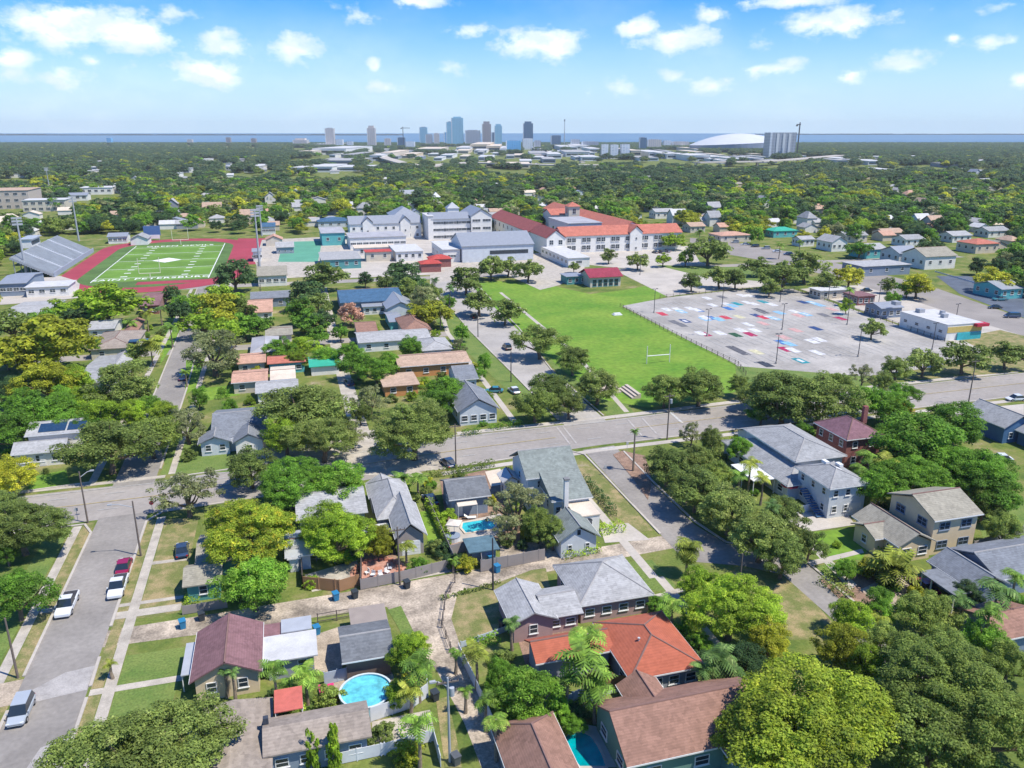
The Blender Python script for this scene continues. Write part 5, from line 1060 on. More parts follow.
P_ = [(273,668,15,6,'palm','palm'),(305,674,15,4,'palm','palm'),(288,685,10,3,'palm','palm'),(418,664,18,5,'palm','palm'),(410,690,14,3,'palm','palmyellow'),(418,722,17,5.5,'palm','palm'),(476,652,15,5,'palm','palmyellow'),(496,720,14,5,'palm','palm'),(486,700,12,4,'palm','palm'),(585,658,27,7,'palm','palm'),(588,634,18,8,'palm','palm'),(596,684,20,5,'palm','palm'),(568,680,16,5,'palm','palm'),(672,604,14,5,'palm','palm'),
 (720,658,18,5,'palm','palmdark'),(704,668,14,4,'palm','palmdark'),(735,670,12,4,'palm','palmdark'),(894,568,22,3,'date','palmyellow'),(879,494,11,3,'palm','palmyellow'),(870,456,13,7,'palm','palm'),(889,462,14,7,'palm','palmyellow'),(905,470,12,7,'palm','palm'),(860,468,10,6,'palm','palm'),(998,588,18,6,'palm','palmdark'),(990,612,14,6,'palm','palm'),(963,600,12,4,'palm','palmdark'),(1016,575,12,6,'palm','palm'),
 (150,344,15,6,'palm','palmyellow'),(160,308,7,6,'palm','palmdark'),(146,313,8,6,'palm','palmyellow'),(130,322,7,5,'palm','palm'),(170,328,9,6,'palm','palm'),(635,431,5,8,'palm','palm'),(688,548,14,4.5,'fan','palmyellow'),(401,478,11,3.5,'palm','palm'),(418,477,12,4,'palm','palm'),(385,482,9,3,'palm','palmyellow'),(406,545,11,3.5,'palm','palmyellow'),(374,528,8,3,'palm','palmyellow'),(387,534,8,3,'palm','palmyellow'),
 (110,664,7,2,'palm','palmyellow'),(453,560,6,2,'palm','palm'),(232,672,7,4,'palm','palmdark'),(224,671,6,3.5,'palm','palmdark'),(751,462,10,6,'palm','palmyellow'),(740,475,10,5,'palm','palm'),(763,478,9,5,'palm','palmyellow'),(773,506,9,6,'palm','palmdark'),(957,329,7,2.6,'palm','palm'),(440,308,6,7,'palm','palmyellow'),(450,288,5,7,'palm','palmdark'),(435,280,5,7,'palm','palmdark'),(512,622,9,4,'palm','palmdark'),(465,690,8,3,'palm','palm'),(850,290,5,6,'palm','palm'),(780,245,5,7,'palm','palm'),(800,242,4,7,'palm','palm'),(700,232,5,7,'palm','palm'),(185,372,5,4,'palm','palm'),(842,606,9,3,'palm','palm'),(880,617,10,3,'palm','palmyellow'),(455,652,7,3,'palm','palm')]
for a in P_: palm(a[0], a[1], a[2], a[3], a[4], tint=a[5])
# columnar cypresses at the bottom
for px, py, rp, lab in ((312,748,7,'slim upright yellow green cypress left of its twin at the bottom edge'),(333,748,7,'slim upright green cypress right of its twin at the bottom edge')):
    x, y = G(px, py, 2.6); V, C = crown_data(px, 2600, .11, 9, 1.2, .3, (.5, .7)); e = empty('cypress', (x, y, 0), 0, lab, 'tree', 'twin cypresses')
    o = link(bpy.data.objects.new('foliage', fastmesh('foliage', V, 4, MATS['leaves_lime'])), e); o.scale = (.75, .75, 3.2); o.location = (0, 0, .9); MB().tube([(0, 0, 0), (0, 0, 2.5)], [.12, .06]).build('trunk', BARK, e)
# hedges and shrub beds: leafy boxes along a line -------------------------------
def hedge(pts, w_, h_, kind, label, name='hedge', dens=26):
    pts = [G(*p) for p in pts]; Vs = []; r = np.random.default_rng(int(abs(pts[0][0]*13+pts[0][1]*7)))
    for (xa, ya), (xb, yb) in zip(pts, pts[1:]):
        Ln = math.hypot(xb-xa, yb-ya); n = int(Ln*(w_+2*h_)*dens); t = r.random(n); u = r.uniform(-1, 1, n); z = r.uniform(0, 1, n); f = r.random(n)
        top = f < w_/(w_+1.6*h_); z = np.where(top, 1, z); u = np.where(top, u, np.sign(u)); nx, ny = -(yb-ya)/Ln, (xb-xa)/Ln
        wob = 1+.18*np.sin(t*Ln*2.1)+.1*np.sin(t*Ln*5.3)
        p = np.stack([xa+(xb-xa)*t+nx*u*w_/2*wob, ya+(yb-ya)*t+ny*u*w_/2*wob, z*h_*wob], 1)+r.normal(0, .07, (n, 3)); p[:, 2] = np.maximum(p[:, 2], .03)
        nn = np.stack([nx*u*(~top), ny*u*(~top), top*1.], 1)+r.normal(0, .5, (n, 3)); nn /= np.linalg.norm(nn, axis=1)[:, None]
        tt = np.cross(nn, r.normal(size=(n, 3))); tt /= np.linalg.norm(tt, axis=1)[:, None]; bb = np.cross(nn, tt); s = r.uniform(.09, .19, n)[:, None]
        Vs.append(np.stack([p-tt*s, p-bb*s*.6, p+tt*s, p+bb*s*.6], 1).reshape(-1, 3))
    V = np.concatenate(Vs); c = np.array([pts[0][0], pts[0][1], 0]); o = link(bpy.data.objects.new(name, fastmesh(name, V-c, 4, MATS['leaves_'+kind]))); o.location = c
    return tag(o, label, 'hedge')
hedge([(429,507),(437,522),(448,546)], 1.1, 1.5, 'lime', 'narrow hedge running beside the bright lawn of the gabled garage')
hedge([(563,457),(571,468)], .9, 1.2, 'olive', 'short clipped hedge at the avenue end of the tall white house')
hedge([(585,482),(604,503),(615,517)], .8, 1.4, 'dark', 'long dark clipped hedge beside the tall white house and sidewalk')
hedge([(598,534),(624,529)], 1.8, 1.2, 'lime', 'bright low hedge in front of the white flat porch of the corner house')
hedge([(562,558),(600,551)], 1.2, 1.1, 'lime', 'clipped hedge along the front of the white back garage')
hedge([(426,479),(494,466)], .9, 1.2, 'olive', 'olive hedge between the avenue sidewalk and the dark gabled house')
hedge([(463,436),(480,433)], 1.4, 1.1, 'green', 'hedge in front of the pale blue avenue cottage, left of its path')
hedge([(488,431),(522,425)], 1.4, 1.1, 'green', 'hedge in front of the pale blue avenue cottage, right of its path')
hedge([(822,581),(838,590),(850,600)], 2.2, .9, 'olive', 'scrubby planting bed by the dead-end street kerb')
hedge([(828,577),(846,570)], 1.8, 1.3, 'green', 'rounded bush beside the concrete path of the tan house')
hedge([(185,604),(200,602)], 1.8, .8, 'lime', 'small bright shrub patch at the foot of the teal cottage')
hedge([(218,398),(230,397)], 2.5, 1.8, 'green', 'round shrub on the lawn left of the peach flat roofed house')
hedge([(345,660),(388,656)], .3, .3, 'olive', 'thin weed line behind the round pool fence')
hedge([(388,702),(402,695),(412,684)], 1.5, 1.4, 'yellow', 'leafy shrub border right of the round pool')
hedge([(470,648),(498,640)], 1.2, .9, 'green', 'low greenery along the pale wall by the alley bend')
hedge([(780,476),(800,492)], 1.2, 1.1, 'green', 'shrubs below the red umbrella beside the light blue house')
hedge([(760,452),(740,446),(728,448)], 3, 1.5, 'lime', 'lush garden shrubs left of the long grey roofed house')
hedge([(880,558),(905,551)], 1.8, 1.1, 'green', 'foundation shrubs in front of the tan low wing')
hedge([(940,548),(955,545)], 1.6, 1.2, 'lime', 'small bush at the corner of the tan two-storey house')
hedge([(735,668),(722,690),(716,700)], 2.5, 1.8, 'dark', 'dark understorey planting at the right end of the brown roof')
hedge([(520,738),(560,712),(600,700)], 1.2, .8, 'lime', 'low planting strip behind the kidney shaped pool')
hedge([(408,730),(412,768)], 1.6, .9, 'green', 'weedy patch beside the white fence at the bottom')
hedge([(440,600),(480,590),(500,583)], .4, .5, 'olive', 'weedy strip along the wire fence of the vacant lot')
# ------------------------------------------------------------------ fences
FW = mat('fence_white', (.62, .64, .66), .6, .08, .6); FG = ribbed('fence_grey_wood', (.30, .27, .25), 'X', 5, .9, 0); FB = ribbed('fence_brown_wood', (.36, .20, .10), 'X', 5, .9, 0); FBL = mat('fence_pale_blue', (.42, .48, .54), .7, .1, .8); FD = mat('fence_dark', (.12, .10, .09), .9, .2, 1)
def fence(pts, h, m, label, name='fence', world=False, step=2.4, cat='fence', th=.06, open_=False):
    pts = [p if world else G(*p) for p in pts]; o0 = pts[0]; e = empty(name, (o0[0], o0[1], 0), 0, label, cat); mb = MB(); np_ = 0
    L = sum(math.hypot(b[0]-a[0], b[1]-a[1]) for a, b in zip(pts, pts[1:])); step = max(step, L/40)
    for (xa, ya), (xb, yb) in zip(pts, pts[1:]):
        xa -= o0[0]; xb -= o0[0]; ya -= o0[1]; yb -= o0[1]; Ln = math.hypot(xb-xa, yb-ya); ux, uy = (xb-xa)/Ln, (yb-ya)/Ln; nx, ny = -uy*th/2, ux*th/2
        def seg(s0, s1, z0, z1):
            a = (xa+ux*s0, ya+uy*s0); b = (xa+ux*s1, ya+uy*s1); mb.prism([(a[0]+nx, a[1]+ny), (b[0]+nx, b[1]+ny), (b[0]-nx, b[1]-ny), (a[0]-nx, a[1]-ny)], z0, z1)
        s = 0
        while s < Ln-.2:
            s1 = min(s+step, Ln)
            if open_:
                for zz in (.35, .8, h-.1): seg(s, s1, zz, zz+.07)
            else: seg(s+.03, s1-.03, .08, h-.06+.05*math.sin(s*3.1))
            x, y = xa+ux*s, ya+uy*s; MB().box(x-.06, y-.06, 0, x+.06, y+.06, h+.08).build('post', m, e); s = s1
    mb.build('fence_panel', m, e); return e
fence([(303,588),(340,592),(360,586)], 1.9, FB, 'orange brown board fence enclosing the courtyard beside the alley')
fence([(303,588),(302,560)], 1.9, FD, 'dark side fence at the left of the orange board fence')
fence([(361,589),(362,562)], 1.9, FD, 'dark dividing fence between the courtyard and the brick patio')
fence([(361,590),(400,582),(456,568)], 1.7, FG, 'weathered grey board fence along the alley behind the garage')
fence([(457,570),(452,560),(428,505)], 1.7, FG, 'grey fence beside the narrow lawn and hedge')
fence([(300,562),(357,559)], .9, FG, 'low rail at the back of the sunlit courtyard', open_=True)
fence([(450,556),(468,551)], 1.8, FG, 'grey brown fence section below the white square umbrella')
fence([(469,564),(481,561),(482,572)], 2.0, FG, 'boxed wooden gate section right of the hot tub fence')
fence([(481,572),(508,567),(545,560)], 1.9, FG, 'wooden fence around the blue bins beneath the oak')
fence([(455,514),(486,508)], 1.2, FB, 'brown deck railing behind the backyard pool', open_=False)
fence([(318,624),(352,618)], 1.5, FD, 'black slatted fence behind the white roofed annex', open_=True)
fence([(325,685),(338,682),(386,670)], 1.7, FBL, 'pale blue grey fence behind the round pool')
fence([(371,722),(413,708),(428,697),(427,688)], 1.9, FW, 'white panel fence from the round pool to the alley')
fence([(333,766),(385,755),(434,741),(441,768)], 1.5, FW, 'white vinyl fence along the bottom edge by the alley')
fence([(392,752),(432,739)], 1.0, FG, 'low grey screen inside the bottom white fence')
fence([(459,655),(476,690),(500,745),(506,768)], 1.6, FW, 'long white fence on the right side of the alley')
fence([(461,648),(512,630)], .9, FBL, 'low pale wall between the vacant lawn and the garden palms')
fence([(512,632),(556,624)], 1.2, FW, 'white low wall at the foot of the pink house')
fence([(555,715),(580,702),(592,708)], 1.8, FBL, 'pale fence behind the kidney shaped pool')
fence([(595,690),(612,688),(630,690)], 1.9, FB, 'short orange wooden gate between the orange and brown roofs')
fence([(584,700),(630,690)], .5, FW, 'low white wall between the palm court and the brown roof')
fence([(183,615),(228,608)], 1.4, FG, 'grey wood fence between the teal cottage and the peach house')
fence([(455,583),(446,600),(442,628),(452,655)], 1.2, FD, 'thin dark wire fence around the vacant lawn', open_=True, th=.03)
fence([(973,550),(1024,533)], 1.5, FG, 'brown board fence behind the house at the right edge')
fence([(960,628),(985,622)], 1.0, FW, 'white rail fence under the olive tree at the right', open_=True)
fence([(775,512),(790,516),(815,510),(824,512)], 1.4, FW, 'white wall between the light blue house and its drive')
fence([(870,505),(882,502)], 1.8, FW, 'white fence panel right of the light blue house')
fence([(905,482),(925,478),(938,474)], 1.9, FBL, 'pale fence behind the tan two-storey house under the big green tree')
fence([(620,307),(672,334),(738,366),(746,376)], 1.3, FD, 'dark chain fence between the school lawn and the parking lot', open_=True, th=.03, step=3)
fence([(790,289),(945,342)], 1.2, FD, 'dark low fence between the painted lot and the shop yard', open_=True, th=.03, step=3)
fence([(660,298),(735,291),(790,289)], 1.2, FD, 'thin dark fence along the far side of the painted lot', open_=True, th=.03, step=3)
fence([(262,300),(258,262)], 1.4, FD, 'dark fence right of the red running track', open_=True, step=3)
fence([(935,272),(1024,297)], .6, FW, 'pale low wall behind the dark parking area')
# ------------------------------------------------------------------ pools, patio things
PW = mat('pool_water', (.04, .46, .52), .12, .22, .8, spec=.5, bump=.25); PWB = mat('pool_water_light', (.12, .50, .58), .12, .3, .9, spec=.5, bump=.3)
x, y = G(366, 691, 1.2); e = empty('round_pool', (x, y, 0), 0, 'round above-ground pool of light turquoise water behind the taupe roof', 'pool'); rr = 2.85
def disc(r_, z, n=32, r2=None, k=1.0): return [(r_*math.cos(2*math.pi*i/n), r_*k*math.sin(2*math.pi*i/n), z) for i in range(n)]
mb = MB(); n = 32; a = disc(rr, 0)+disc(rr, 1.25); mb.add(a, [(i, (i+1)%n, n+(i+1)%n, n+i) for i in range(n)]); a = disc(rr-.08, .3)+disc(rr-.08, 1.25); mb.add(a, [(i, n+i, n+(i+1)%n, (i+1)%n) for i in range(n)]); mb.build('pool_wall', mat('pool_liner', (.25, .55, .62), .5, .1), e)
mb = MB(); a = disc(rr+.12, 1.26)+disc(rr-.1, 1.26)+disc(rr+.12, 1.34)+disc(rr-.1, 1.34); mb.add(a, [(2*n+i, 2*n+(i+1)%n, 3*n+(i+1)%n, 3*n+i) for i in range(n)]+[(i, (i+1)%n, 2*n+(i+1)%n, 2*n+i) for i in range(n)]+[(n+i, 3*n+i, 3*n+(i+1)%n, n+(i+1)%n) for i in range(n)]); mb.build('rim', mat('pool_rim', (.55, .62, .64), .5, .05), e)
MB().add(disc(rr-.08, 1.1), [tuple(range(n))]).build('water', PWB, e)
def ingound(pts, label, wm, dm, cop=.35, world=False):
    pts = [p if world else G(*p) for p in pts]; c = (sum(p[0] for p in pts)/len(pts), sum(p[1] for p in pts)/len(pts)); e = empty('swimming_pool', (*c, 0), 0, label, 'pool')
    q = [(p[0]-c[0], p[1]-c[1]) for p in pts]; n = len(q); o_ = [(a*(1+cop/max(.1, math.hypot(a, b))), b*(1+cop/max(.1, math.hypot(a, b)))) for a, b in q]
    area = sum(q[i][0]*q[(i+1)%n][1]-q[(i+1)%n][0]*q[i][1] for i in range(n))
    if area < 0: q = q[::-1]; o_ = o_[::-1]
    mb = MB(); v = [(a, b, .26) for a, b in o_]+[(a, b, .26) for a, b in q]+[(a, b, 0) for a, b in o_]+[(a, b, 0) for a, b in q]
    mb.add(v, [(i, (i+1)%n, n+(i+1)%n, n+i) for i in range(n)]+[(2*n+i, 2*n+(i+1)%n, (i+1)%n, i) for i in range(n)]+[(n+i, n+(i+1)%n, 3*n+(i+1)%n, 3*n+i) for i in range(n)]); mb.build('coping', dm, e)
    MB().add([(a, b, .18) for a, b in q], [tuple(range(n))]).build('water', wm, e); return e
ingound([(463,524),(490,520),(496,526),(492,530),(466,534),(462,529)], 'rectangular turquoise backyard pool between awning and teal shed roofs', PW, RF['cream'])
k0 = [(564,742),(567,737),(574,734),(583,734),(591,738),(597,747),(602,757),(606,768),(580,768),(571,757)]
ingound(k0, 'deep turquoise kidney-shaped pool at the bottom edge between brown roofs', mat('pool_water_deep', (.0, .30, .34), .1, .2, .8, bump=.25), CONCL)
sheet('pool_deck', [(558,738),(580,724),(596,727),(606,744),(618,768),(575,768)], 5*Z, CONCL)
sheet('pool_deck', [(445,526),(500,514),(512,526),(500,536),(450,544)], 5*Z, CONCL)
x, y = G(453, 535, .9); e = empty('hot_tub', (x, y, 0), 0, 'round hot tub with dark blue cover under the white square umbrella', 'hot tub'); MB().tube([(0, 0, 0), (0, 0, .8)], 1.1, 16).build('tub', WL['bluewhite'], e); MB().tube([(0, 0, .8), (0, 0, .9)], 1.15, 16).build('cover', WL['slate'], e)
def umbrella(px, py, r_, m, label, n=8, h=2.6):
    x, y = G(px, py, h); e = empty('umbrella', (x, y, 0), .3, label, 'umbrella'); MB().tube([(0, 0, 0), (0, 0, h+.3)], .04).build('pole', WHITE, e)
    mb = MB(); v = [(0, 0, h+.35)]+disc(r_, h-.1, n)+disc(r_, h-.25, n); mb.add(v, [(0, 1+i, 1+(i+1)%n) for i in range(n)]+[(1+i, 1+n+i, 1+n+(i+1)%n, 1+(i+1)%n) for i in range(n)]); mb.build('canopy', m, e)
umbrella(454, 522, 1.5, MATS['cream_canvas'], 'cream square umbrella left of the rectangular pool', 4)
umbrella(790, 484, 1.5, mat('red_umbrella', (.55, .03, .08), .8, .1), 'round red umbrella beside the white patio shelter')
def lounger(px, py, label, m, g=None, rz=0.1):
    x, y = G(px, py, .35); e = empty('sun_lounger', (x, y, 0), rz, label, 'sun lounger', g)
    MB().box(-.35, -1, .28, .35, .35, .38).build('seat', m, e); MB().add([(-.35,.35,.3),(.35,.35,.3),(.35,1,.75),(-.35,1,.75),(-.35,.35,.38),(.35,.35,.38),(.35,.95,.83),(-.35,.95,.83)], [(3,2,1,0),(4,5,6,7),(0,1,5,4),(1,2,6,5),(2,3,7,6),(3,0,4,7)]).build('backrest', m, e)
    for sx in (-.3, .3):
        for sy in (-.9, .3): MB().box(sx-.03, sy-.03, 0, sx+.03, sy+.03, .28).build('leg', WHITE, e)
PK = mat('pink_cushion', (.62, .03, .18), .8, .1, 2)
lounger(323, 693, 'pink sun lounger left of its pair beside the round pool', PK, 'pink sun loungers'); lounger(332, 692, 'pink sun lounger nearer the round pool', PK, 'pink sun loungers')
lounger(470, 517, 'white sun lounger behind the rectangular pool', WHITE, None, 1.4)
# brick patio with ring of seats
x, y = G(378, 571, 0); e = empty('fire_pit', (x, y, 0), 0, 'round terracotta fire pit with ring wall on the brick patio', 'fire pit'); TC = mat('terracotta', (.45, .20, .13), .9, .2, 2)
sheet('brick_patio', [(x+4.0*math.cos(t*math.pi/12), y+3.6*math.sin(t*math.pi/12)) for t in range(24)], 5*Z, mat('brick_paving', (.45, .24, .18), .9, .2, 1.5, fine=.2, coord='World'), world=True)
mb = MB()
for k in range(15):
    t = R(-30+k*15); mb.box(3.1*math.cos(t)-.3, 3.1*math.sin(t)-.3, 0, 3.1*math.cos(t)+.3, 3.1*math.sin(t)+.3, .45)
mb.build('ring_wall', TC, e); MB().tube([(0, 0, 0), (0, 0, .4)], .6, 12).build('bowl', TC, e)
for k in range(5):
    t = R(200+k*38); cx, cy = x+1.7*math.cos(t), y+1.7*math.sin(t); c = empty('patio_chair', (cx, cy, 0), t+math.pi/2)
    tag(c, None, 'chair', 'patio chairs round the fire pit'); c['label'] = 'pale patio chair standing round the terracotta fire pit'
    MB().box(-.3, -.3, .38, .3, .3, .46).build('seat', WHITE, c); MB().box(-.3, .24, .46, .3, .3, .95).build('backrest', WHITE, c)
    for sx in (-.26, .26):
        for sy in (-.26, .26): MB().box(sx-.03, sy-.03, 0, sx+.03, sy+.03, .38).build('leg', WHITE, c)
BIN = {'blue': mat('bin_blue', (.03, .20, .38), .5, .1), 'black': mat('bin_black', (.04, .05, .06), .5, .1), 'dgrey': mat('bin_grey', (.10, .11, .12), .5, .1)}
def wbin(px, py, c, label):
    x, y = G(px, py, 0); e = empty('wheelie_bin', (x, y, 0), .3, label, 'bin')
    MB().add([(-.3,-.35,.05),(.3,-.35,.05),(.3,.35,.05),(-.3,.35,.05),(-.38,-.45,1.1),(.38,-.45,1.1),(.38,.45,1.1),(-.38,.45,1.1)], [(3,2,1,0),(4,5,6,7),(0,1,5,4),(1,2,6,5),(2,3,7,6),(3,0,4,7)]).build('bin_body', BIN[c], e)
    MB().box(-.41, -.5, 1.1, .41, .5, 1.2).build('lid', BIN[c], e)
    for s in (-1, 1): MB().tube([(s*.3-.05, .38, .13), (s*.3+.05, .38, .13)], .13, 10).build('wheel', BIN['black'], e)
for a in ((183,628,'blue','blue bin beside the driveway of the peach house'),(202,620,'black','black bin between the peach house and the grey fence'),(336,600,'blue','blue bin in the alley against the orange board fence'),(355,598,'black','black bin in the alley right of the blue one by the orange fence'),(407,588,'black','black bin by the power pole against the weathered fence'),(317,634,'blue','light blue bin in the dirt yard behind the annex'),(435,700,'black','large black bin by the white fence corner in the alley'),(456,764,'dgrey','dark grey bin at the bottom edge in the alley'),
          (497,572,'blue','blue bin inside the wooden enclosure under the oak'),(503,629,'black','black bin on the vacant lawn by the pink house'),(490,562,'blue','second blue bin by the teal shed roof under the oak')): wbin(*a)
# teal shed roofs beside the pool
q = nc((469,553), (499,547), (467,538), 2.2); b = Bld('pool_shed', q, 'dark teal roofed shed row between the rectangular pool and wooden fences', 'shed'); b.wing(q, 2.2, 'flat', 0, 'slate', mat('teal_sheet_roof', (.10, .17, .20), .6, .2, .8), cap=False)
q = fac(290, 300, 573, 4); b = Bld('blue_shed', q, 'small blue shed with a white door left of the shaded courtyard', 'shed'); b.wing(q, 2.4, 'gx', .6, 'navy', 'lgrey', ins=.1, ov=.3, doors='s.5')
x, y = G(296, 520, 3); b = Bld('hidden_cottage', [x, y, x+11, y+12], 'grey roofed cottage half hidden between lime and green trees'); b.wing([x, y, x+11, y+12], 3, 'gx', 1.5, 'bluewhite', 'lgrey')
x, y = G(292, 560, 2.6); b = Bld('hidden_cottage', [x-1, y+1, x+3, y+9], 'narrow blue grey lean-to building beside the flame tree', 'shed'); b.wing([x-1, y+1, x+3, y+9], 2.6, 'gx', .7, 'bluewhite', 'tin')
# ------------------------------------------------------------------ vehicles
TY = mat('tyre_rubber', (.02, .02, .02), .9, .1); RIM = mat('wheel_rim', (.45, .45, .46), .35, .05, metal=.6); LAMP = mat('headlight_lens', (.7, .72, .75), .2, .05); TAIL = mat('tail_lamp', (.4, .01, .01), .3, .05); CGL = mat('car_glass', (.02, .03, .04), .06, .1, spec=.8)
def carpaint(n, c): 
    m = mat('paint_'+n, c, .28, .04, .5, spec=.6); m.node_tree.nodes['Principled BSDF'].inputs['Coat Weight'].default_value = .5; return m
def loft(secs):
    "secs: list of (y, [(x,z)...]) closed sections"
    mb = MB(); n = len(secs[0][1]); v = []; f = []
    for y, s in secs: v += [(x, y, z) for x, z in s]
    for i in range(len(secs)-1):
        for k in range(n): f.append((i*n+k, i*n+(k+1)%n, (i+1)*n+(k+1)%n, (i+1)*n+k))
    f.append(tuple(range(n))[::-1]); f.append(tuple((len(secs)-1)*n+k for k in range(n))); mb.add(v, f); return mb
def vehicle(px, py, rz, paint, label, kind='car', name=None, group=None, wheels=True):
    x, y = G(px, py, .6); L_, Wd, Ht = dict(car=(4.6, 1.8, 1.45), suv=(4.7, 1.88, 1.72), pickup=(5.7, 1.98, 1.85), van=(5.0, 1.95, 1.9))[kind]
    e = empty(name or {'car': 'parked_car', 'suv': 'parked_car', 'pickup': 'pickup_truck', 'van': 'parked_van'}[kind], (x, y, 0), rz, label, 'pickup truck' if kind == 'pickup' else 'car', group)
    h = L_/2; w = Wd/2; bh = Ht*.55
    def sec(wf, z0, z1): return [(-w*wf*.93, z0), (w*wf*.93, z0), (w*wf, z0+.15), (w*wf, z1-.14), (w*wf*.9, z1), (-w*wf*.9, z1), (-w*wf, z1-.14), (-w*wf, z0+.15)]
    if kind == 'pickup': S = [(-h, sec(.93, .45, bh-.1)), (-h+.15, sec(1, .32, bh)), (-h+2.0, sec(1, .28, bh)), (.9, sec(1, .28, bh)), (h-.5, sec(.98, .3, bh-.04)), (h-.08, sec(.93, .35, bh-.16)), (h, sec(.86, .42, bh-.28))]
    else: S = [(-h, sec(.84, .42, bh-.18)), (-h+.12, sec(.93, .32, bh-.04)), (-h+.8, sec(1, .25, bh)), (.7, sec(1, .25, bh)), (h-.9, sec(.98, .25, bh-.06)), (h-.25, sec(.92, .3, bh-.16)), (h, sec(.8, .4, bh-.3))]
    loft(S).build('body', paint, e, smooth=False)
    def cab(y0, y1, y2, y3, zt, k=.80, m=CGL, nm='windows', ins=0.):
        v = [(-w*.93, y0, bh-.03), (w*.93, y0, bh-.03), (w*.93, y3, bh-.03), (-w*.93, y3, bh-.03), (-w*k, y1, zt), (w*k, y1, zt), (w*k, y2, zt), (-w*k, y2, zt)]
        MB().add(v, [(4,5,6,7),(0,1,5,4),(1,2,6,5),(2,3,7,6),(3,0,4,7)]).build(nm, m, e)
    if kind == 'pickup': ys = (-.55, -.35, .75, 1.45)
    elif kind == 'suv': ys = (-h+.15, -h+.55, .55, 1.35)
    elif kind == 'van': ys = (-h+.05, -h+.25, .9, 1.9)
    else: ys = (-h+.55, -h+1.25, .35, 1.2)
    cab(*ys, Ht-.06)
    k = .80; MB().box(-w*k+.01, ys[1]+.02, Ht-.065, w*k-.01, ys[2]-.02, Ht).build('roof', paint, e)
    if kind == 'pickup': MB().box(-w*.86, -h+.2, bh-.001, w*.86, -.75, bh+.004).build('bed', mat('truck_bed', (.05, .05, .055), .7, .1), e)
    for s in (-1, 1):
        MB().box(s*w*.72-.17, h-.16, bh-.38, s*w*.72+.17, h-.02, bh-.22).build('headlight', LAMP, e); MB().box(s*w*.76-.13, -h-.01, bh-.32, s*w*.76+.13, -h+.12, bh-.12).build('tail_light', TAIL, e)
        MB().box(s*(w+.1)-.09, ys[3]-.45, bh, s*(w+.1)+.09, ys[3]-.3, bh+.14).build('mirror', paint, e)
        for yy in (h*.62, -h*.60):
            r_ = .34 if kind != 'pickup' else .4
            t = MB().tube([(s*(w-.2), yy, r_), (s*(w+.015), yy, r_)], r_, 18).build('wheel', TY, e); MB().tube([(s*(w+.014), yy, r_), (s*(w+.03), yy, r_)], r_*.6, 12).build('rim', RIM, t)
    return e
PT = {n: carpaint(n, c) for n, c in dict(white=(.68,.70,.72), silver=(.38,.42,.46), maroon=(.28,.01,.06), navy=(.03,.06,.13), black=(.02,.022,.025), red=(.4,.02,.03), teal=(.05,.22,.25), grey=(.16,.17,.18)).items()}
vehicle(21, 710, math.pi, PT['silver'], 'silver station wagon parked at the lower left kerb', 'suv')
vehicle(67, 604, math.pi, PT['white'], 'white pickup truck parked on the left side of the street', 'pickup')
vehicle(124, 565, 0, PT['maroon'], 'maroon sedan parked at the right kerb ahead of the white truck', 'car')
vehicle(118, 586, math.pi, PT['white'], 'white truck parked right behind the maroon sedan', 'pickup')
vehicle(183, 377, 0, PT['navy'], 'dark blue car parked on the far part of the side street', 'car')
vehicle(182, 549, math.pi/2*0+.1, PT['navy'], 'dark car tucked beside the teal cottage', 'car')
vehicle(924, 585, 0, PT['maroon'], 'dark red car under the carport of the grey roofed right house', 'car')
vehicle(507, 347, 0, PT['black'], 'black car driving on the school road nearer the avenue', 'suv'); vehicle(474, 316, 0, PT['black'], 'dark car driving on the school road further up', 'car')
vehicle(494, 390, 1.3, PT['teal'], 'dark teal car parked beside the avenue cottage', 'car'); vehicle(514, 390, .1, PT['white'], 'white car at the kerb by the school road corner', 'car')
vehicle(339, 352, 0, PT['grey'], 'grey car parked in the long side alley', 'car'); vehicle(338, 367, 0, PT['black'], 'black car parked lower in the long side alley', 'car'); vehicle(349, 382, .2, PT['navy'], 'navy car at the bottom of the long side alley', 'car')
vehicle(995, 307, 1.2, PT['black'], 'black car on the tan east street', 'car'); vehicle(1012, 316, 1.2, PT['navy'], 'navy van at the right edge of the east street', 'van'); vehicle(1000, 299, 1.4, PT['teal'], 'teal truck in the dark parking area by the right edge', 'pickup')
vehicle(866, 290, 1.2, PT['black'], 'dark car on the east street near the brick building', 'car'); vehicle(448, 462, .2, PT['navy'], 'navy car beside the dark gabled house drive', 'car'); vehicle(430, 499, .15, PT['navy'], 'navy car between the gabled garage house and the dark gabled house', 'car')
vehicle(1000, 458, 1.2, PT['white'], 'white car beside the navy gabled house', 'car'); vehicle(1016, 398, 1.4, PT['white'], 'white car on the avenue at the right edge', 'car'); vehicle(340, 385, 0, PT['red'], 'red car parked near the tan leafless tree', 'car') if 0 else None
cp = [(655,252,'black'),(661,252,'grey'),(667,251,'navy'),(683,282.5,'black'),(689,283,'silver'),(695,283.5,'grey'),(745,244,'white'),(755,246,'black'),(766,248,'silver'),(777,251,'white'),(788,254,'navy'),(800,258,'white'),(812,261,'silver'),(735,242,'silver'),(651,228,'white'),(660,229,'silver'),(669,228,'black'),(678,230,'white'),(640,226,'silver')]
for i, (a, b_, c) in enumerate(cp):
    e = vehicle(a, b_, .1 if i < 6 else 1.3, PT[c], None, 'suv' if i % 3 else 'car', group='cars parked around the school'); autolabel(e, c+' parked car', a, b_)
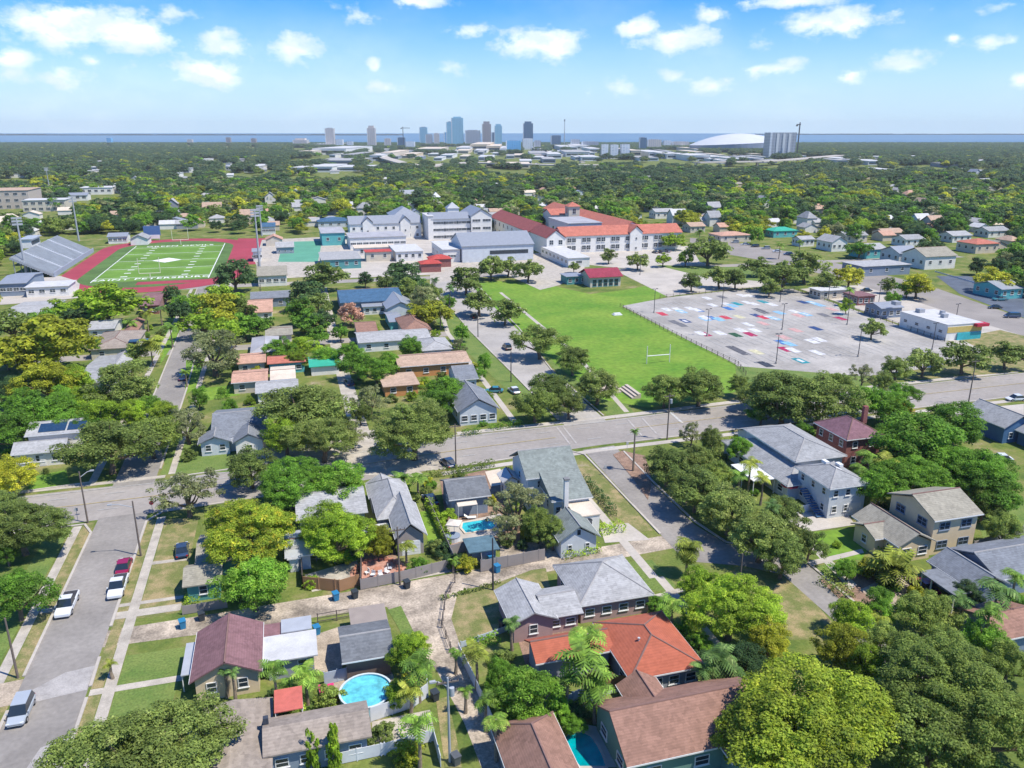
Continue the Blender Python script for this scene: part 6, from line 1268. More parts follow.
# ------------------------------------------------------------------ poles
POLE = mat('utility_wood', (.16, .13, .11), .9, .2, 3); MET = mat('galvanised_metal', (.36, .38, .40), .5, .1, 1); DM = mat('dark_metal', (.06, .06, .07), .5, .1, 1)
def upole(px, py, h, label, arm=True, trans=False, lamp=None, m=POLE, r0=.15):
    x, y = G(px, py, 0); e = empty('utility_pole', (x, y, 0), 0, label, 'utility pole'); MB().tube([(0, 0, 0), (0, 0, h)], [r0, r0*.65], 10).build('pole', m, e)
    if arm: a = MB().box(-1.1, -.06, h-.6, 1.1, .06, h-.45).build('crossarm', POLE, e); [MB().tube([(q, 0, h-.45), (q, 0, h-.25)], .05, 6).build('insulator', DM, a) for q in (-1, -.4, .4, 1)]
    if trans: MB().tube([(.38, 0, h-2.1), (.38, 0, h-1.2)], .26, 12).build('transformer', MET, e)
    if lamp:
        MB().tube([(0, 0, h-1), (lamp[0]*.6, lamp[1]*.6, h-.4), (lamp[0], lamp[1], h-.3)], .06, 6).build('lamp_arm', MET, e); MB().box(lamp[0]-.25, lamp[1]-.15, h-.42, lamp[0]+.35, lamp[1]+.15, h-.25).build('lamp_head', MET, e)
upole(88, 523, 9, 'street light pole at the left street corner with curved arm', arm=False, lamp=(1.6, .8)); upole(141, 556, 9, 'wooden pole with a white lamp arm by the maroon sedan', arm=False, lamp=(-3.2, 0.3)); upole(18, 678, 8, 'leaning looking wooden pole above the silver station wagon', arm=False)
upole(450, 762, 10, 'tall grey utility pole with lamp in the dirt alley at the bottom', arm=True, trans=True, lamp=(-1.5, .2), m=MET); upole(456, 469, 9, 'wooden pole on the near side of the avenue by the oak', trans=False); upole(667, 440, 10, 'wooden pole beside the avenue right of the slender palm', trans=True)
upole(968, 405, 11, 'dark wooden pole on the avenue above the big green tree', trans=False); upole(511, 382, 8, 'street light pole on the school road nearest the avenue', arm=False, m=DM); upole(450, 318, 8, 'lamp pole on the left verge of the school road', arm=False, m=DM); upole(478, 337, 8, 'lamp pole midway along the school road', arm=False, m=DM)
upole(400, 585, 9, 'thin pole at the weathered fence by the alley fork', arm=True); upole(493, 590, 8, 'dark pole inside the wooden bin enclosure', arm=False, m=DM); upole(738, 600, 7, 'pole hidden beside the dead-end street trees', arm=False)
lot = [(654,313,8.5),(707,336,8.5),(782,330,8.5),(776,364,8.5),(722,307,8.5),(780,302,8.5),(858,357,9),(932,350,8),(828,300,7),(878,307,9),(847,325,7),(955,325,7),(640,275,8)]
for px, py, h in lot:
    x, y = G(px, py, 0); e = empty('lot_light', (x, y, 0), .2, None, 'lamp post', 'lamp posts of the parking lot'); autolabel(e, 'dark double headed lamp post', px, py)
    MB().tube([(0, 0, 0), (0, 0, .7)], .3, 10).build('footing', CONCL, e); MB().tube([(0, 0, .7), (0, 0, h)], [.12, .08], 8).build('pole', DM, e)
    for s in (-1, 1): MB().box(s*.75-.35, -.2, h-.05, s*.75+.35, .2, h+.12).build('lamp_head', DM, e)
for px, py, top, lab in ((27,277,222,'tall floodlight mast at the near left corner of the grandstand'),(79,241,200,'tall floodlight mast at the far end of the grandstand'),(50,192,170,'distant floodlight mast above the cream block'),(260,268,214,'tall floodlight mast right of the red track, nearer'),(262,236,208,'tall floodlight mast right of the red track, further')):
    x, y = G(px, py, 0); dd = Pj(x, y)[2]; h = (py-top)*dd/F/.95; e = empty('floodlight_mast', (x, y, 0), .3, lab, 'floodlight'); MB().tube([(0, 0, 0), (0, 0, h)], [.55, .3], 10).build('mast', MET, e)
    for k in range(3): MB().box(-2, -.2, h-.4-k*1.3, 2, .2, h+.4-k*1.3).build('lamp_bank', MET, e)
def sign(px, py, m, label, shape=8, h=2.4):
    x, y = G(px, py, 0); e = empty('road_sign', (x, y, 0), .2, label, 'sign'); MB().tube([(0, 0, 0), (0, 0, h)], .035, 6).build('post', MET, e)
    v = [(.38*math.cos(2*math.pi*(i+.5)/shape), -.03, h-.35+.38*math.sin(2*math.pi*(i+.5)/shape)) for i in range(shape)]; v2 = [(a, -.06, c) for a, _, c in v]
    MB().add(v+v2, [tuple(range(shape)), tuple(range(shape, 2*shape))[::-1]]+[(i, shape+i, shape+(i+1)%shape, (i+1)%shape) for i in range(shape)]).build('plate', m, e); return e
SR = mat('sign_red', (.5, .02, .03), .4, .05)
s_ = sign(153, 514, SR, 'red octagonal stop sign at the left street corner'); w_ = writing('STOP', 0, -.065, .2, 0, WHITE, 0, 'lettering', 1, s_); w_.rotation_euler = (math.pi/2, 0, 0); w_.location = (0, -.07, 2.05)
sign(78, 521, MET, 'grey sign backing at the far left street corner', 4); sign(605, 475, MET, 'small sign on the verge of the right side street', 4, 2); sign(627, 451, MET, 'small sign on the corner island by the slender palm', 4, 2)
# corner island mulch
sheet('corner_island', [(613,455),(622,451),(645,456),(652,480),(648,500),(634,480)], 4*Z, MULCH)
# ------------------------------------------------------------------ skyline
def faceted(name, c1, glass, fz=.3, fx=.22, rough=.35):
    "tower facade: floors and bays of glass in a frame"
    if name in MATS: return MATS[name]
    m = bpy.data.materials.new(name); nt, b = nodes_of(m); N, L = nt.nodes, nt.links; tc = N.new('ShaderNodeTexCoord')
    mp = N.new('ShaderNodeMapping'); mp.inputs['Rotation'].default_value = (R(90), 0, 0); L.new(tc.outputs['Object'], mp.inputs[0])
    t = N.new('ShaderNodeTexBrick'); t.offset = 0; t.inputs['Scale'].default_value = 1; t.inputs['Brick Width'].default_value = 7; t.inputs['Row Height'].default_value = 3.6; t.inputs['Mortar Size'].default_value = 1.1
    t.inputs['Color1'].default_value = (*glass, 1); t.inputs['Color2'].default_value = tuple(g*1.4 for g in glass)+(1,); t.inputs['Mortar'].default_value = (*c1, 1)
    L.new(mp.outputs[0], t.inputs['Vector']); L.new(t.outputs['Color'], b.inputs['Base Color']); b.inputs['Roughness'].default_value = rough; MATS[name] = m; return m
SK = {n: faceted('facade_'+n, tuple(min(.8, q*1.6) for q in a), tuple(q*1.9 for q in g)) for n, a, g in (('white', (.62,.62,.6), (.22,.25,.28)), ('beige', (.42,.37,.33), (.16,.16,.17)), ('glass', (.20,.36,.44), (.03,.12,.17)), ('dark', (.06,.11,.17), (.015,.035,.06)), ('grey', (.28,.29,.31), (.09,.10,.12)), ('blue', (.12,.30,.46), (.04,.17,.30)), ('brown', (.25,.21,.20), (.07,.07,.08)))}
LIM = {n: mat('skyroof_'+n, c, .8, .1, .05) for n, c in dict(white=(.7,.7,.68), grey=(.35,.35,.36)).items()}
def tower(px0, px1, top, base, k, label, step=None, name='tower', group='downtown high-rises', cat='tower'):
    d0 = (base-133); D = H*834/d0; D = min(D, 4300)
    fwd = D*1.0; x0 = (px0-512)/834.6*fwd; x1 = (px1-512)/834.6*fwd; h = H+(133-top)*fwd/834.6; w_ = x1-x0
    X, Y = camrot((x0+x1)/2, fwd); e = empty(name, (X, Y, 0), -A+.0, label, cat, group); FARK.append((px0-1, px1+1, top, base+1))
    dp = max(12, w_*.8); hh = h*(.97 if step is None else step)
    MB().box(-w_/2, 0, 0, w_/2, dp, hh).build('tower_body', SK[k], e)
    if step is None: MB().box(-w_*.3, dp*.2, hh, w_*.3, dp*.7, h).build('penthouse', SK['grey'], e)
    else: MB().box(-w_*.34, dp*.15, hh, w_*.34, dp*.85, h).build('upper_tier', SK[k], e)
    MB().box(-w_/2-.6, -.6, hh*.02, -w_/2+w_*.06, 0, hh).build('corner_pier', SK['white' if k != 'white' else 'grey'], e)
    return e
FARK = []
TW = [(325,333.5,128,147,'beige','pinkish tower standing apart at the left of the skyline',None),(367,375,126,148,'beige','slim beige tower with rounded looking top left of the crane',.9),(397,404.5,137,148,'dark','dark unfinished block under the tower crane',None),(405,414,141,150,'white','white block just right of the unfinished dark block',None),
 (419.5,427,127,145,'glass','grey teal tower left of the downtown cluster',None),(425.5,432,134,146,'grey','shorter grey block against the teal grey tower',None),(433.5,439,133,146,'beige','narrow beige tower left of the blue glass cluster',None),(444,456.5,132,145,'blue','low broad blue glass block in front of the tallest tower',None),(446.5,452,122,146,'glass','narrow glass tower left of and attached to the tallest tower',None),(451.5,463,117.5,146,'glass','tallest teal glass tower of the skyline',.96),
 (465,480,130,146,'grey','wide grey slab right of the tallest tower',None),(482,491,122,146,'brown','brownish stepped tower in the middle of the skyline',.9),(494.5,502,124.5,146,'glass','blue grey tower behind the dark navy block',.93),(491.5,502,132,145,'dark','dark navy glass block right of the brownish tower',None),(523,533,122,148,'dark','dark rounded tower standing alone at the right of downtown',.93),(522.5,533,138,149,'white','white podium block below the dark rounded tower',None),
 (506,521,140,153,'blue','light blue mid-rise in front of the dark rounded tower',None),(551,561,135,147,'dark','dark mid-rise left of the tall antenna',None),(602,609,143.5,158,'white','leftmost of three joined white apartment slabs',None),(611,619,144,158,'white','middle one of three joined white apartment slabs',None),(621.5,630.5,143.5,158,'white','rightmost of three joined white apartment slabs',None),(640,647,137,152,'dark','dark blue mid-rise left of the domed arena',None),(648,662,139,150,'beige','pale stepped mid-rise right of the dark blue one',None),
 (384,390,138,148,'beige','small beige mid-rise left of the crane',None),(335,342,139,148,'white','low white block right of the pinkish tower',None),(346,352,141,148,'white','small white block far left of downtown',None),(292,306,138,146,'beige','low beige twin block at the left of the skyline',.8),(105,110,137.5,143,'blue','lone small blue building on the far left shore',None),(186,191,139,143,'beige','tiny beige building on the left shore',None),(225,229.5,137,144,'brown','small brown tower on the left shore',None),(250,255,138,145,'brown','small brown tower right of another on the shore',None),
 (534,541,140,150,'grey','grey mid-rise right of the dark rounded tower',None),(571,580,139,147,'grey','low grey block right of the antenna',None),(582,599,141,148,'grey','broad low block right of the antenna',None),(673,690,141,148,'beige','low beige building right of the pale mid-rise',None),(716,726,140,147,'beige','small pale building right above the trees near the dome',None) if 0 else (664,672,140,148,'white','small white building beside the low beige one',None)]
for t in TW: tower(t[0], t[1], t[2], t[3], t[4], t[5], t[6])
t = tower(771, 797, 132.5, 157, 'grey', 'grey and white striped high-rise right of the domed arena', 1.0)
w_ = (797-771)/834.6*H*834/24
for q in (-.26, -.02, .2): MB().box(w_*q, -1, 0, w_*q+w_*.09, -.05, H*.98).build('white_stripe', WHITE, t)
LWH = mat('lowrise_white', (.72, .72, .70), .8, .08, .05)
def lowrise(px0, px1, top, base, c, label=None, name='commercial_building'):
    D = H*834/(base-133); x0 = (px0-512)/834.6*D; x1 = (px1-512)/834.6*D; h = max(6, min(30, (base-top)*D/834.6*.75)); X, Y = camrot((x0+x1)/2, D); e = empty(name, (X, Y, 0), -A, label, 'building', 'low commercial buildings before downtown')
    w_ = x1-x0; dp = max(15, (base-top)*.5*D*D/(H*834)); m = {'w': LWH, 'g': WL['grey'], 'b': WL['bluewhite'], 'c': WL['cream'], 'd': WL['slate'], 'r': WL['peach']}[c]
    MB().box(-w_/2, 0, 0, w_/2, dp, h).build('wall', m, e); MB().box(-w_/2-.5, -.5, h, w_/2+.5, dp+.5, h+.8).build('roof', RF[{'w': 'white', 'g': 'lgrey', 'b': 'lgrey', 'c': 'cream', 'd': 'flatgrey', 'r': 'cream'}[c]], e)
    MB().box(-w_*.45, -.2, h*.35, w_*.45, -.02, h*.7).build('window_band', GLASS, e); FARK.append((px0, px1, top, base+2))
    if not label: autolabel(e, {'w': 'white', 'g': 'grey', 'b': 'pale blue', 'c': 'cream', 'd': 'slate grey', 'r': 'peach'}[c]+' low building', (px0+px1)/2, top)
LR = [(311,345,146,154,'w'),(296,311,149,155,'c'),(313,356,158,165,'g'),(288,300,165,172,'w'),(305,330,164,171,'w'),(332,368,165,170,'w'),(380,392,150,158,'c'),(368,380,153,160,'w'),(340,352,152,160,'g'),(415,440,147,152,'c'),(440,455,150,154,'w'),(456,470,146,151,'w'),(470,490,142,150,'r'),(486,500,144,151,'r'),(500,506,146,154,'w'),(455,468,149,153,'c'),(478,484,155,160,'w'),(485,493,155,160,'w'),(530,548,151,157,'b'),(534,546,147,151,'w'),(548,562,152,158,'w'),(560,578,145,150,'w'),
 (566,590,150,156,'b'),(575,590,144,149,'w'),(582,600,155,160,'w'),(543,556,157,162,'g'),(520,532,159,163,'w'),(486,498,161,166,'c'),(500,530,162,167,'c'),(590,602,147,152,'w'),(632,642,148,156,'c'),(650,668,150,156,'w'),(668,690,152,158,'w'),(640,660,156,160,'b'),(690,712,153,160,'w'),(712,728,155,159,'w'),(735,748,157,161,'w'),(750,764,156,161,'b'),(764,780,158,162,'g'),(800,825,149,153,'g'),(826,846,150,154,'b'),(851,870,157,161,'w'),(872,895,159,164,'w'),(900,926,156,161,'w'),(928,955,157,161,'w'),(956,998,158,162,'b'),
 (960,982,163,167,'g'),(935,953,170,174,'w'),(890,904,168,173,'w'),(975,992,169,173,'w'),(1000,1022,170,175,'w'),(850,864,172,176,'c'),(240,256,164,169,'w'),(175,190,166,171,'w'),(222,238,165,169,'w'),(148,160,173,178,'w'),(60,72,170,175,'w'),(0,12,168,172,'g'),(203,220,152,155,'w')]
rl_ = random.Random(4)
for x0_, x1_, y0_, y1_, nn in ((285, 720, 145, 160, 75), (700, 1010, 151, 164, 42), (60, 285, 156, 172, 22)):
    for k in range(nn):
        yy = rl_.uniform(y0_, y1_); xx = rl_.uniform(x0_, x1_); ww = rl_.uniform(4, 14); hh = rl_.uniform(2, 4.5)
        if any(a-2 < xx+ww/2 < b+2 and c-3 < yy < d_+3 for a, b, c, d_ in FARK): continue
        LR.append((xx, xx+ww, yy-hh, yy, rl_.choice('wwwwcgbrd')))
for l in LR: lowrise(*l)
# domed arena
D = H*834/18.5; X, Y = camrot((748-512)/834.6*D, D); e = empty('domed_arena', (X, Y, 0), -A, 'domed arena with a tilted white roof on the right of the skyline', 'arena'); rr = 47/834.6*D; n = 48
mb = MB(); rings = []; Z0, TI = 27, .13
for j in range(9):
    t = j/8; r_ = rr*(1-t)**.9 if j < 8 else .01; rings.append([(r_*math.cos(2*math.pi*i/n), rr+r_*math.sin(2*math.pi*i/n), Z0+TI*.5*r_*math.cos(2*math.pi*i/n)*.7+31*(1-(r_/rr)**2)) for i in range(n)])
v = [p for q in rings for p in q]; mb.add(v, [(j*n+i, j*n+(i+1)%n, (j+1)*n+(i+1)%n, (j+1)*n+i) for j in range(8) for i in range(n)]); mb.build('dome_roof', mat('dome_membrane', (.56, .58, .59), .7, .04, .02), e)
lo = [(x*.97, y, -1) for x, y, z in rings[0]]; hi = [(x, y, z-.3) for x, y, z in rings[0]]; MB().add(lo+hi, [(i, (i+1)%n, n+(i+1)%n, n+i) for i in range(n)]).build('arena_wall', mat('arena_wall', (.26, .31, .38), .7, .15, .03), e); FARK.append((699, 772, 132, 154))
def crane(px, top, base, label, jib=10):
    D = min(4300, H*834/(base-133)); X, Y = camrot((px-512)/834.6*D, D-15); h = H+(133-top)*D/834.6; e = empty('tower_crane', (X, Y, 0), -A, label, 'crane'); MB().box(-1.2, -1.2, 0, 1.2, 1.2, h).build('mast', DM, e); MB().box(-8, -1, h-6, jib*D/834.6, 1, h-4).build('jib', DM, e); MB().box(-9, -2, h-9, -5, 2, h-6).build('counterweight', DM, e)
crane(403.5, 127, 148, 'thin tower crane over the unfinished dark block', 7); crane(797, 123, 157, 'tower crane against the striped high-rise near the dome', .8)
D = 3600; X, Y = camrot((564.5-512)/834.6*D, D); e = empty('radio_mast', (X, Y, 0), -A, 'tall thin antenna mast right of downtown', 'antenna'); MB().tube([(0, 0, 0), (0, 0, H+(133-120)*D/834.6)], [2.6, 1.0], 6).build('mast', MET, e); MB().tube([(0, 0, 108), (0, 0, 116)], 3.4, 6).build('antenna_array', MET, e)
def highway(pts, label, wd=22, z=9):
    P_ = []
    for px, py in pts: D = (H-z)*834/(py-133); P_.append(camrot((px-512)/834.6*D, D))
    o0 = P_[0]; e = empty('elevated_highway', (*o0, 0), 0, label, 'highway'); mb = MB()
    for a, b in zip(P_, P_[1:]):
        d = Vector((b[0]-a[0], b[1]-a[1])); Ln = d.length; d /= Ln; n_ = Vector((-d.y, d.x))*wd/2; q = [(a[0]+n_.x-o0[0], a[1]+n_.y-o0[1]), (b[0]+n_.x-o0[0], b[1]+n_.y-o0[1]), (b[0]-n_.x-o0[0], b[1]-n_.y-o0[1]), (a[0]-n_.x-o0[0], a[1]-n_.y-o0[1])]; mb.prism(q, z-2, z)
        for k in range(int(Ln/70)): p = (a[0]+d.x*k*70-o0[0], a[1]+d.y*k*70-o0[1]); MB().box(p[0]-2, p[1]-2, 0, p[0]+2, p[1]+2, z-2).build('pier', CONCL, e)
    mb.build('deck', CONCL, e)
highway([(375,152),(385,157),(400,161),(418,164.5)], 'pale curving highway ramp left of downtown'); highway([(418,166),(440,163),(470,161),(520,162.5),(560,163.5),(600,163.5)], 'long elevated highway in front of the downtown towers', 26)
highway([(698,161),(760,160),(790,158.5),(820,156),(850,153.5),(900,151.5),(960,151.5),(1010,152.5)], 'elevated highway curving away on the right below the bay', 26)
# ------------------------------------------------------------------ the wider canopy
def inpoly(x, y, P_):
    c = False; n = len(P_); j = n-1
    for i in range(n):
        if (P_[i][1] > y) != (P_[j][1] > y) and x < (P_[j][0]-P_[i][0])*(y-P_[i][1])/(P_[j][1]-P_[i][1])+P_[i][0]: c = not c
        j = i
    return c
CLEAR = [[(25,236),(262,234),(262,300),(0,305),(0,275),(30,272)],[(262,240),(300,234),(345,240),(480,236),(500,246),(566,258),(700,250),(700,262),(640,300),(440,292),(420,275),(262,300)],[(585,257),(705,251),(800,286),(1024,336),(1024,500),(730,420),(560,300)],
    [(690,238),(720,240),(800,254),(930,287),(1024,312),(1024,335),(900,302),(790,266),(690,248)],[(936,276),(968,276),(1024,292),(1024,318),(960,294)],[(880,300),(940,296),(1000,330),(980,350),(900,330)]]
RECTS = []
for r in FOOT:
    q = [Pj(x, y, z) for x in (r[0], r[2]) for y in (r[1], r[3]) for z in (0, 5)]; RECTS.append((min(p[0] for p in q)-1, max(p[0] for p in q)+1, min(p[1] for p in q), max(p[1] for p in q), math.hypot((r[0]+r[2])/2, (r[1]+r[3])/2), r))
for a, b, c, d_ in FARK: RECTS.append((a, b, c, d_, H*834/max(4, d_-133), None))
def free(px, py, rp, d, X, Y):
    "tree may not hide a building in front of it, nor stand inside one"
    for a, b, c, d_, D_, r in RECTS:
        if d < D_:
            if a-rp*.35 < px < b+rp*.35 and c-rp*.1 < py < d_+rp*.75+(0 if r else 1.2): return False
        elif r and r[0]-1 < X < r[2]+1 and r[1]-1 < Y < r[3]+1: return False
    u, v, _ = Pj(X, Y)
    for P_ in CLEAR:
        if inpoly(px, py, P_) or inpoly(u, v, P_): return False
    return True
# far houses peeping out of the canopy
rh = random.Random(21); HS = []; HR = []
cols = [('white', 'white'), ('white', 'lgrey'), ('cream', 'tan'), ('white', 'grey'), ('cream', 'peach'), ('white', 'cream'), ('grey', 'lgrey'), ('bluewhite', 'bluegrey'), ('white', 'lgrey'), ('cream', 'khaki'), ('white', 'white')]
_hm = {}
def farhouse(px, py, i):
    x, y = G(px, py, 3); d = math.hypot(x, y); k = i % 4; wm, rm = cols[rh.randrange(len(cols))]; w_ = rh.uniform(9, 15); dp = rh.uniform(7, 11); h = 3.4 if rh.random() < .8 else 6
    key = (k, wm, rm)
    if key not in _hm:
        kind = ('gx', 'gy', 'hip', 'gx')[k]; b = Bld('tmp', [-7, 0, 7, 10]); b.wing([-7, 0, 7, 10], 3.6, kind, 2.4, wm, rm, win='s3', cap=False, trim=False); FOOT.pop(); FOOT.pop()
        ch = list(b.root.children); _hm[key] = [(c.data, c.name.split('.')[0], tuple(c.location), [(q.data, 'pane') for q in c.children]) for c in ch]
        for c in ch:
            for q in list(c.children): bpy.data.objects.remove(q)
            bpy.data.objects.remove(c)
        bpy.data.objects.remove(b.root)
    e = empty('far_house', (x, y, 0), rh.choice((0, 0, math.pi/2)), None, 'house', 'houses among the far trees'); s = w_/14; e.scale = (s, dp/10, h/3.6); autolabel(e, {'white': 'white', 'cream': 'cream', 'grey': 'grey', 'bluewhite': 'pale blue'}[wm]+' house with '+{'white': 'white', 'lgrey': 'pale grey', 'tan': 'tan', 'grey': 'grey', 'peach': 'peach', 'cream': 'cream', 'bluegrey': 'blue grey', 'khaki': 'khaki'}[rm]+' roof', px, py)
    for me, nm, loc, sub in _hm[key]:
        if nm == 'window' and d > 500: continue
        o = link(bpy.data.objects.new(nm, me), e); o.location = loc
        if nm == 'window': o.rotation_euler = (0, 0, 0)
        for m2, n2 in sub: link(bpy.data.objects.new(n2, m2), o)
    HS.append((px, py, w_*F/d/2)); HR.append((px, py, w_*F/d*.5, 3*F/d))
SEED = [(118,215),(157,208),(27,232),(150,238),(205,205),(212,212),(225,218),(65,211),(100,208),(155,160),(185,160),(60,173),(80,173),(230,166),(245,168),(250,220),(262,200),(318,200),(270,200),(300,206),(330,196),(476,201),(440,200),(420,186),(386,180),(395,183),(498,190),(530,193),(548,190),(540,198),(520,191),(572,185),(590,187),(580,193),(600,190),(560,200),(620,195),(640,205),(655,208),(668,202),(640,190),(660,188),(700,218),(716,222),(650,178),(720,182),(745,205),(800,195),(797,201),(805,175),(890,192),(900,190),(905,208),(915,215),(880,195),(955,195),(960,203),(1005,185),(1000,182),(985,200),(940,212),(860,200),(835,188),(870,172),(925,225),(985,228),(1010,222),(938,228),(930,185),(950,180),(850,215),(790,183),(120,190),(135,182),(90,196),(290,215),(310,222),(280,225),(300,196),(283,239),(285,248),(30,215),(10,225),(205,222),(185,212),(175,222),(505,200),(512,196),(590,178),(610,182),(700,190),(760,190),(770,200),(820,222),(835,232),(870,228),(890,236),(1000,246),(1015,240)]
i = 0
for px, py in SEED: farhouse(px, py, i); i += 1
while i < 290:
    px = rh.uniform(0, 1024); py = 150+78*rh.random()**1.15
    D_ = H*834/(py-133)
    if not free(px, py, 6*F*.9/D_, D_, *G(px, py)): continue
    farhouse(px, py, i); i += 1
# scatter
kinds_w = ['dark']*3+['oak']*5+['green']*5+['lime']+['yellow']+['olive']*2+['dark']*4+['mottled']
cand = []; ra = random.Random(5); d = 150.
while d < 4450:
    sp = (6.6 if 250 < d < 900 else 7.8)+d*.0034; half = .72*d; x = -half
    while x < half:
        jx = x+ra.uniform(-.45, .45)*sp; jy = d+ra.uniform(-.45, .45)*sp; X, Y = camrot(jx, jy); cand.append((X, Y, d, sp)); x += sp
    d += sp*.9
ind = []; stuff = []
for X, Y, d, sp in cand:
    Rm = max(3.0, sp*ra.uniform(.48, .84)); h = min(15, Rm*1.0+ra.uniform(2.5, 5)); px, py, dd = Pj(X, Y, h*.66)
    if not (-60 < px < 1084) or py > 332: continue
    if py > 236 and 430 < px < 1100 and d < 300: continue
    rp = Rm*F/dd
    if not free(px, py, rp, math.hypot(X, Y), X, Y): continue
    if any(abs(px-q[0]) < q[2]*.7+rp*.2 and q[1]-q[3] < py < q[1]+q[3]*.5+rp*(.6 if d < 800 else 1.0) for q in HR): continue
    if any(abs(px-a[0]) < a[2]*.6 and abs(py-a[1]) < a[2]*.5 for a in T_ if a[2] > 9): continue
    # streets running away stay open
    if -34.5 < X < -25 and Y < 340 or 53 < X < 76 and Y < 335 or 9 < X < 14.5 and Y < 330: continue
    nn = .5+.5*math.sin(X*.013+2*math.sin(Y*.011)); k = kinds_w[int(min(.999, max(0, ra.gauss(.5, .3)))*len(kinds_w))] if ra.random() < .7 else ('yellow' if nn > .88 else 'lime' if nn > .75 else 'dark')
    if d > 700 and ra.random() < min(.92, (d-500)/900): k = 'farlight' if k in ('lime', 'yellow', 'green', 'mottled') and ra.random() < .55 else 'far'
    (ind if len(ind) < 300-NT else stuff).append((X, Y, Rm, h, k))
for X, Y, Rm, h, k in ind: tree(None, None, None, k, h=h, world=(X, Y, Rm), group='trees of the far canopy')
shr = 0; rs = random.Random(9); BED = [([(0,300),(150,300),(330,300),(335,470),(200,480),(0,500)], 60), ([(345,300),(470,300),(480,400),(500,430),(380,440)], 26), ([(250,440),(600,430),(600,560),(300,590)], 30), ([(700,430),(1024,440),(1024,640),(830,600),(700,560)], 30), ([(190,600),(500,560),(760,620),(760,768),(200,768)], 30), ([(0,560),(60,520),(70,540),(0,640)], 5)]
for poly, nn in BED:
    k_ = 0; tries = 0
    while k_ < nn and tries < 4000:
        tries += 1; px = rs.uniform(min(p[0] for p in poly), max(p[0] for p in poly)); py = rs.uniform(min(p[1] for p in poly), max(p[1] for p in poly))
        if not inpoly(px, py, poly): continue
        X, Y = G(px, py); dn = min(max(max(r[0]-X, X-r[2]), max(r[1]-Y, Y-r[3])) for r in FOOT)
        if not .8 < dn < 5.0: continue
        if -35 < X < -22.5 or 9 < X < 17.5 and (Y < 96 or Y > 156) or 45 < X < 60 and Y < 135 or 52 < X < 66 and Y > 150 or 92 < Y < 99 and -26 < X < 54 or line_at(near, X)-3.4 < Y < line_at(far, X)+3: continue
        if any(math.hypot(px-u, (py-v)*1.3) < w_ for u, v, w_ in ((366, 691, 27), (480, 527, 24), (583, 752, 28), (453, 532, 12), (378, 571, 22), (850, 515, 30), (328, 693, 14))): continue
        if 18 < X < 32 and 78 < Y < 92 or 50 < X < 72 and Y < 96: continue
        Rm = rs.uniform(.7, 1.7); c, t = treemeshes('lo', rs.randrange(4), rs.choice(['green', 'lime', 'olive', 'dark', 'oak', 'yellow'])); e = empty('garden_shrub', (X, Y, 0), rs.uniform(0, 6), None, 'shrub', 'shrubs in the gardens')
        o = link(bpy.data.objects.new('foliage', c), e); o.scale = (Rm, Rm, Rm*1.1); o.location = (0, 0, Rm*.42); autolabel(e, c.materials[0].name.replace('leaves_', '').replace('oak', 'grey green').replace('dark', 'dark green').replace('lime', 'lime green').replace('yellow', 'yellow green')+' garden shrub', px, py); k_ += 1; shr += 1
# remaining canopy: one object, instanced from unlinked crowns
srcs = []; order = ['oak', 'green', 'lime', 'yellow', 'olive', 'dark', 'mottled', 'far', 'farlight']; pc = bpy.data.collections.new('canopy_sources'); cnt = 0
for k in order:
    for lod in ('lo', 'far'):
        me, _ = treemeshes(lod, (len(k)+len(lod)) % 3, k); o = bpy.data.objects.new('src_%03d' % cnt, me); pc.objects.link(o); cnt += 1
pts = np.array([(a[0], a[1], a[3]*.42) for a in stuff], dtype=np.float32); me = bpy.data.meshes.new('canopy'); me.vertices.add(len(pts)); me.vertices.foreach_set('co', pts.ravel())
me.attributes.new('idx', 'INT', 'POINT').data.foreach_set('value', np.array([order.index(a[4])*2+(0 if math.hypot(a[0], a[1]) < 620 else 1) for a in stuff], dtype=np.int32))
me.attributes.new('scl', 'FLOAT_VECTOR', 'POINT').data.foreach_set('vector', np.array([(a[2], a[2], a[3]/1.72) for a in stuff], dtype=np.float32).ravel())
me.attributes.new('rot', 'FLOAT_VECTOR', 'POINT').data.foreach_set('vector', np.array([(0, 0, ra.uniform(0, 6.28)) for a in stuff], dtype=np.float32).ravel())
can = link(bpy.data.objects.new('tree_canopy', me)); tag(can, 'distant tree canopy covering the suburbs up to the bay', 'trees', None, 'stuff')
ng = bpy.data.node_groups.new('canopy', 'GeometryNodeTree'); ng.interface.new_socket('Geometry', in_out='INPUT', socket_type='NodeSocketGeometry'); ng.interface.new_socket('Geometry', in_out='OUTPUT', socket_type='NodeSocketGeometry')
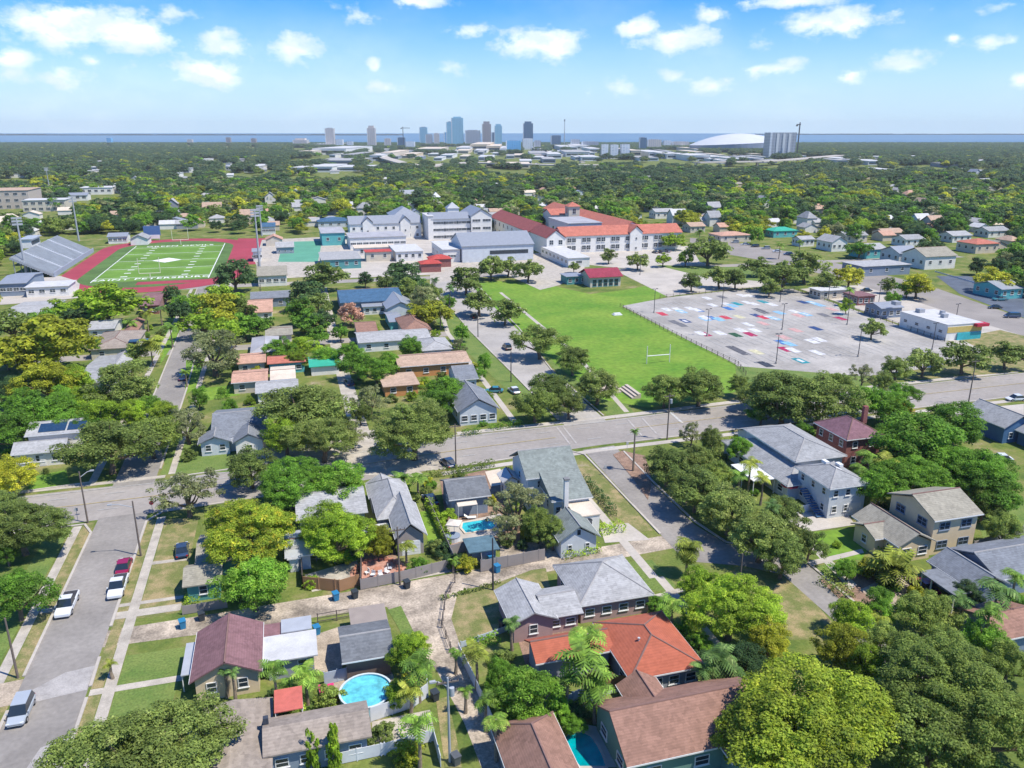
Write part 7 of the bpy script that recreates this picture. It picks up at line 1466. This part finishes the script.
gi = ng.nodes.new('NodeGroupInput'); go = ng.nodes.new('NodeGroupOutput'); ci = ng.nodes.new('GeometryNodeCollectionInfo'); ci.inputs['Collection'].default_value = pc; ci.inputs['Separate Children'].default_value = True; ci.inputs['Reset Children'].default_value = True
ip = ng.nodes.new('GeometryNodeInstanceOnPoints'); ip.inputs['Pick Instance'].default_value = True
def na(nm, t): n = ng.nodes.new('GeometryNodeInputNamedAttribute'); n.data_type = t; n.inputs['Name'].default_value = nm; return n.outputs['Attribute']
ng.links.new(gi.outputs[0], ip.inputs['Points']); ng.links.new(ci.outputs[0], ip.inputs['Instance']); ng.links.new(na('idx', 'INT'), ip.inputs['Instance Index']); ng.links.new(na('scl', 'FLOAT_VECTOR'), ip.inputs['Scale'])
e2r = ng.nodes.new('FunctionNodeEulerToRotation'); ng.links.new(na('rot', 'FLOAT_VECTOR'), e2r.inputs[0]); ng.links.new(e2r.outputs[0], ip.inputs['Rotation']); ng.links.new(ip.outputs[0], go.inputs[0])
md = can.modifiers.new('canopy', 'NODES'); md.node_group = ng
print('TREES', NT, 'STUFF', len(stuff))
finish_labels(); trim_labels()
# ------------------------------------------------------------------ haze
if HAZE:
    hz = MB().prism([camrot(-3500, -150), camrot(3500, -150), camrot(10500, 9000), camrot(-10500, 9000)], -1, 175).build('haze', []); tag(hz, 'thin summer haze over the city', 'haze', None, 'stuff')
    m = bpy.data.materials.new('haze'); m.use_nodes = True; nt = m.node_tree; nt.nodes.clear(); out = nt.nodes.new('ShaderNodeOutputMaterial'); v = nt.nodes.new('ShaderNodeVolumePrincipled')
    v.inputs['Color'].default_value = (.90, .96, 1.0, 1); v.inputs['Density'].default_value = HAZE; v.inputs['Anisotropy'].default_value = 0; nt.links.new(v.outputs[0], out.inputs['Volume']); hz.data.materials.append(m)
sc.cycles.volume_bounces = 0; sc.cycles.max_bounces = 6; sc.cycles.diffuse_bounces = 4; sc.cycles.glossy_bounces = 2; sc.cycles.transparent_max_bounces = 4
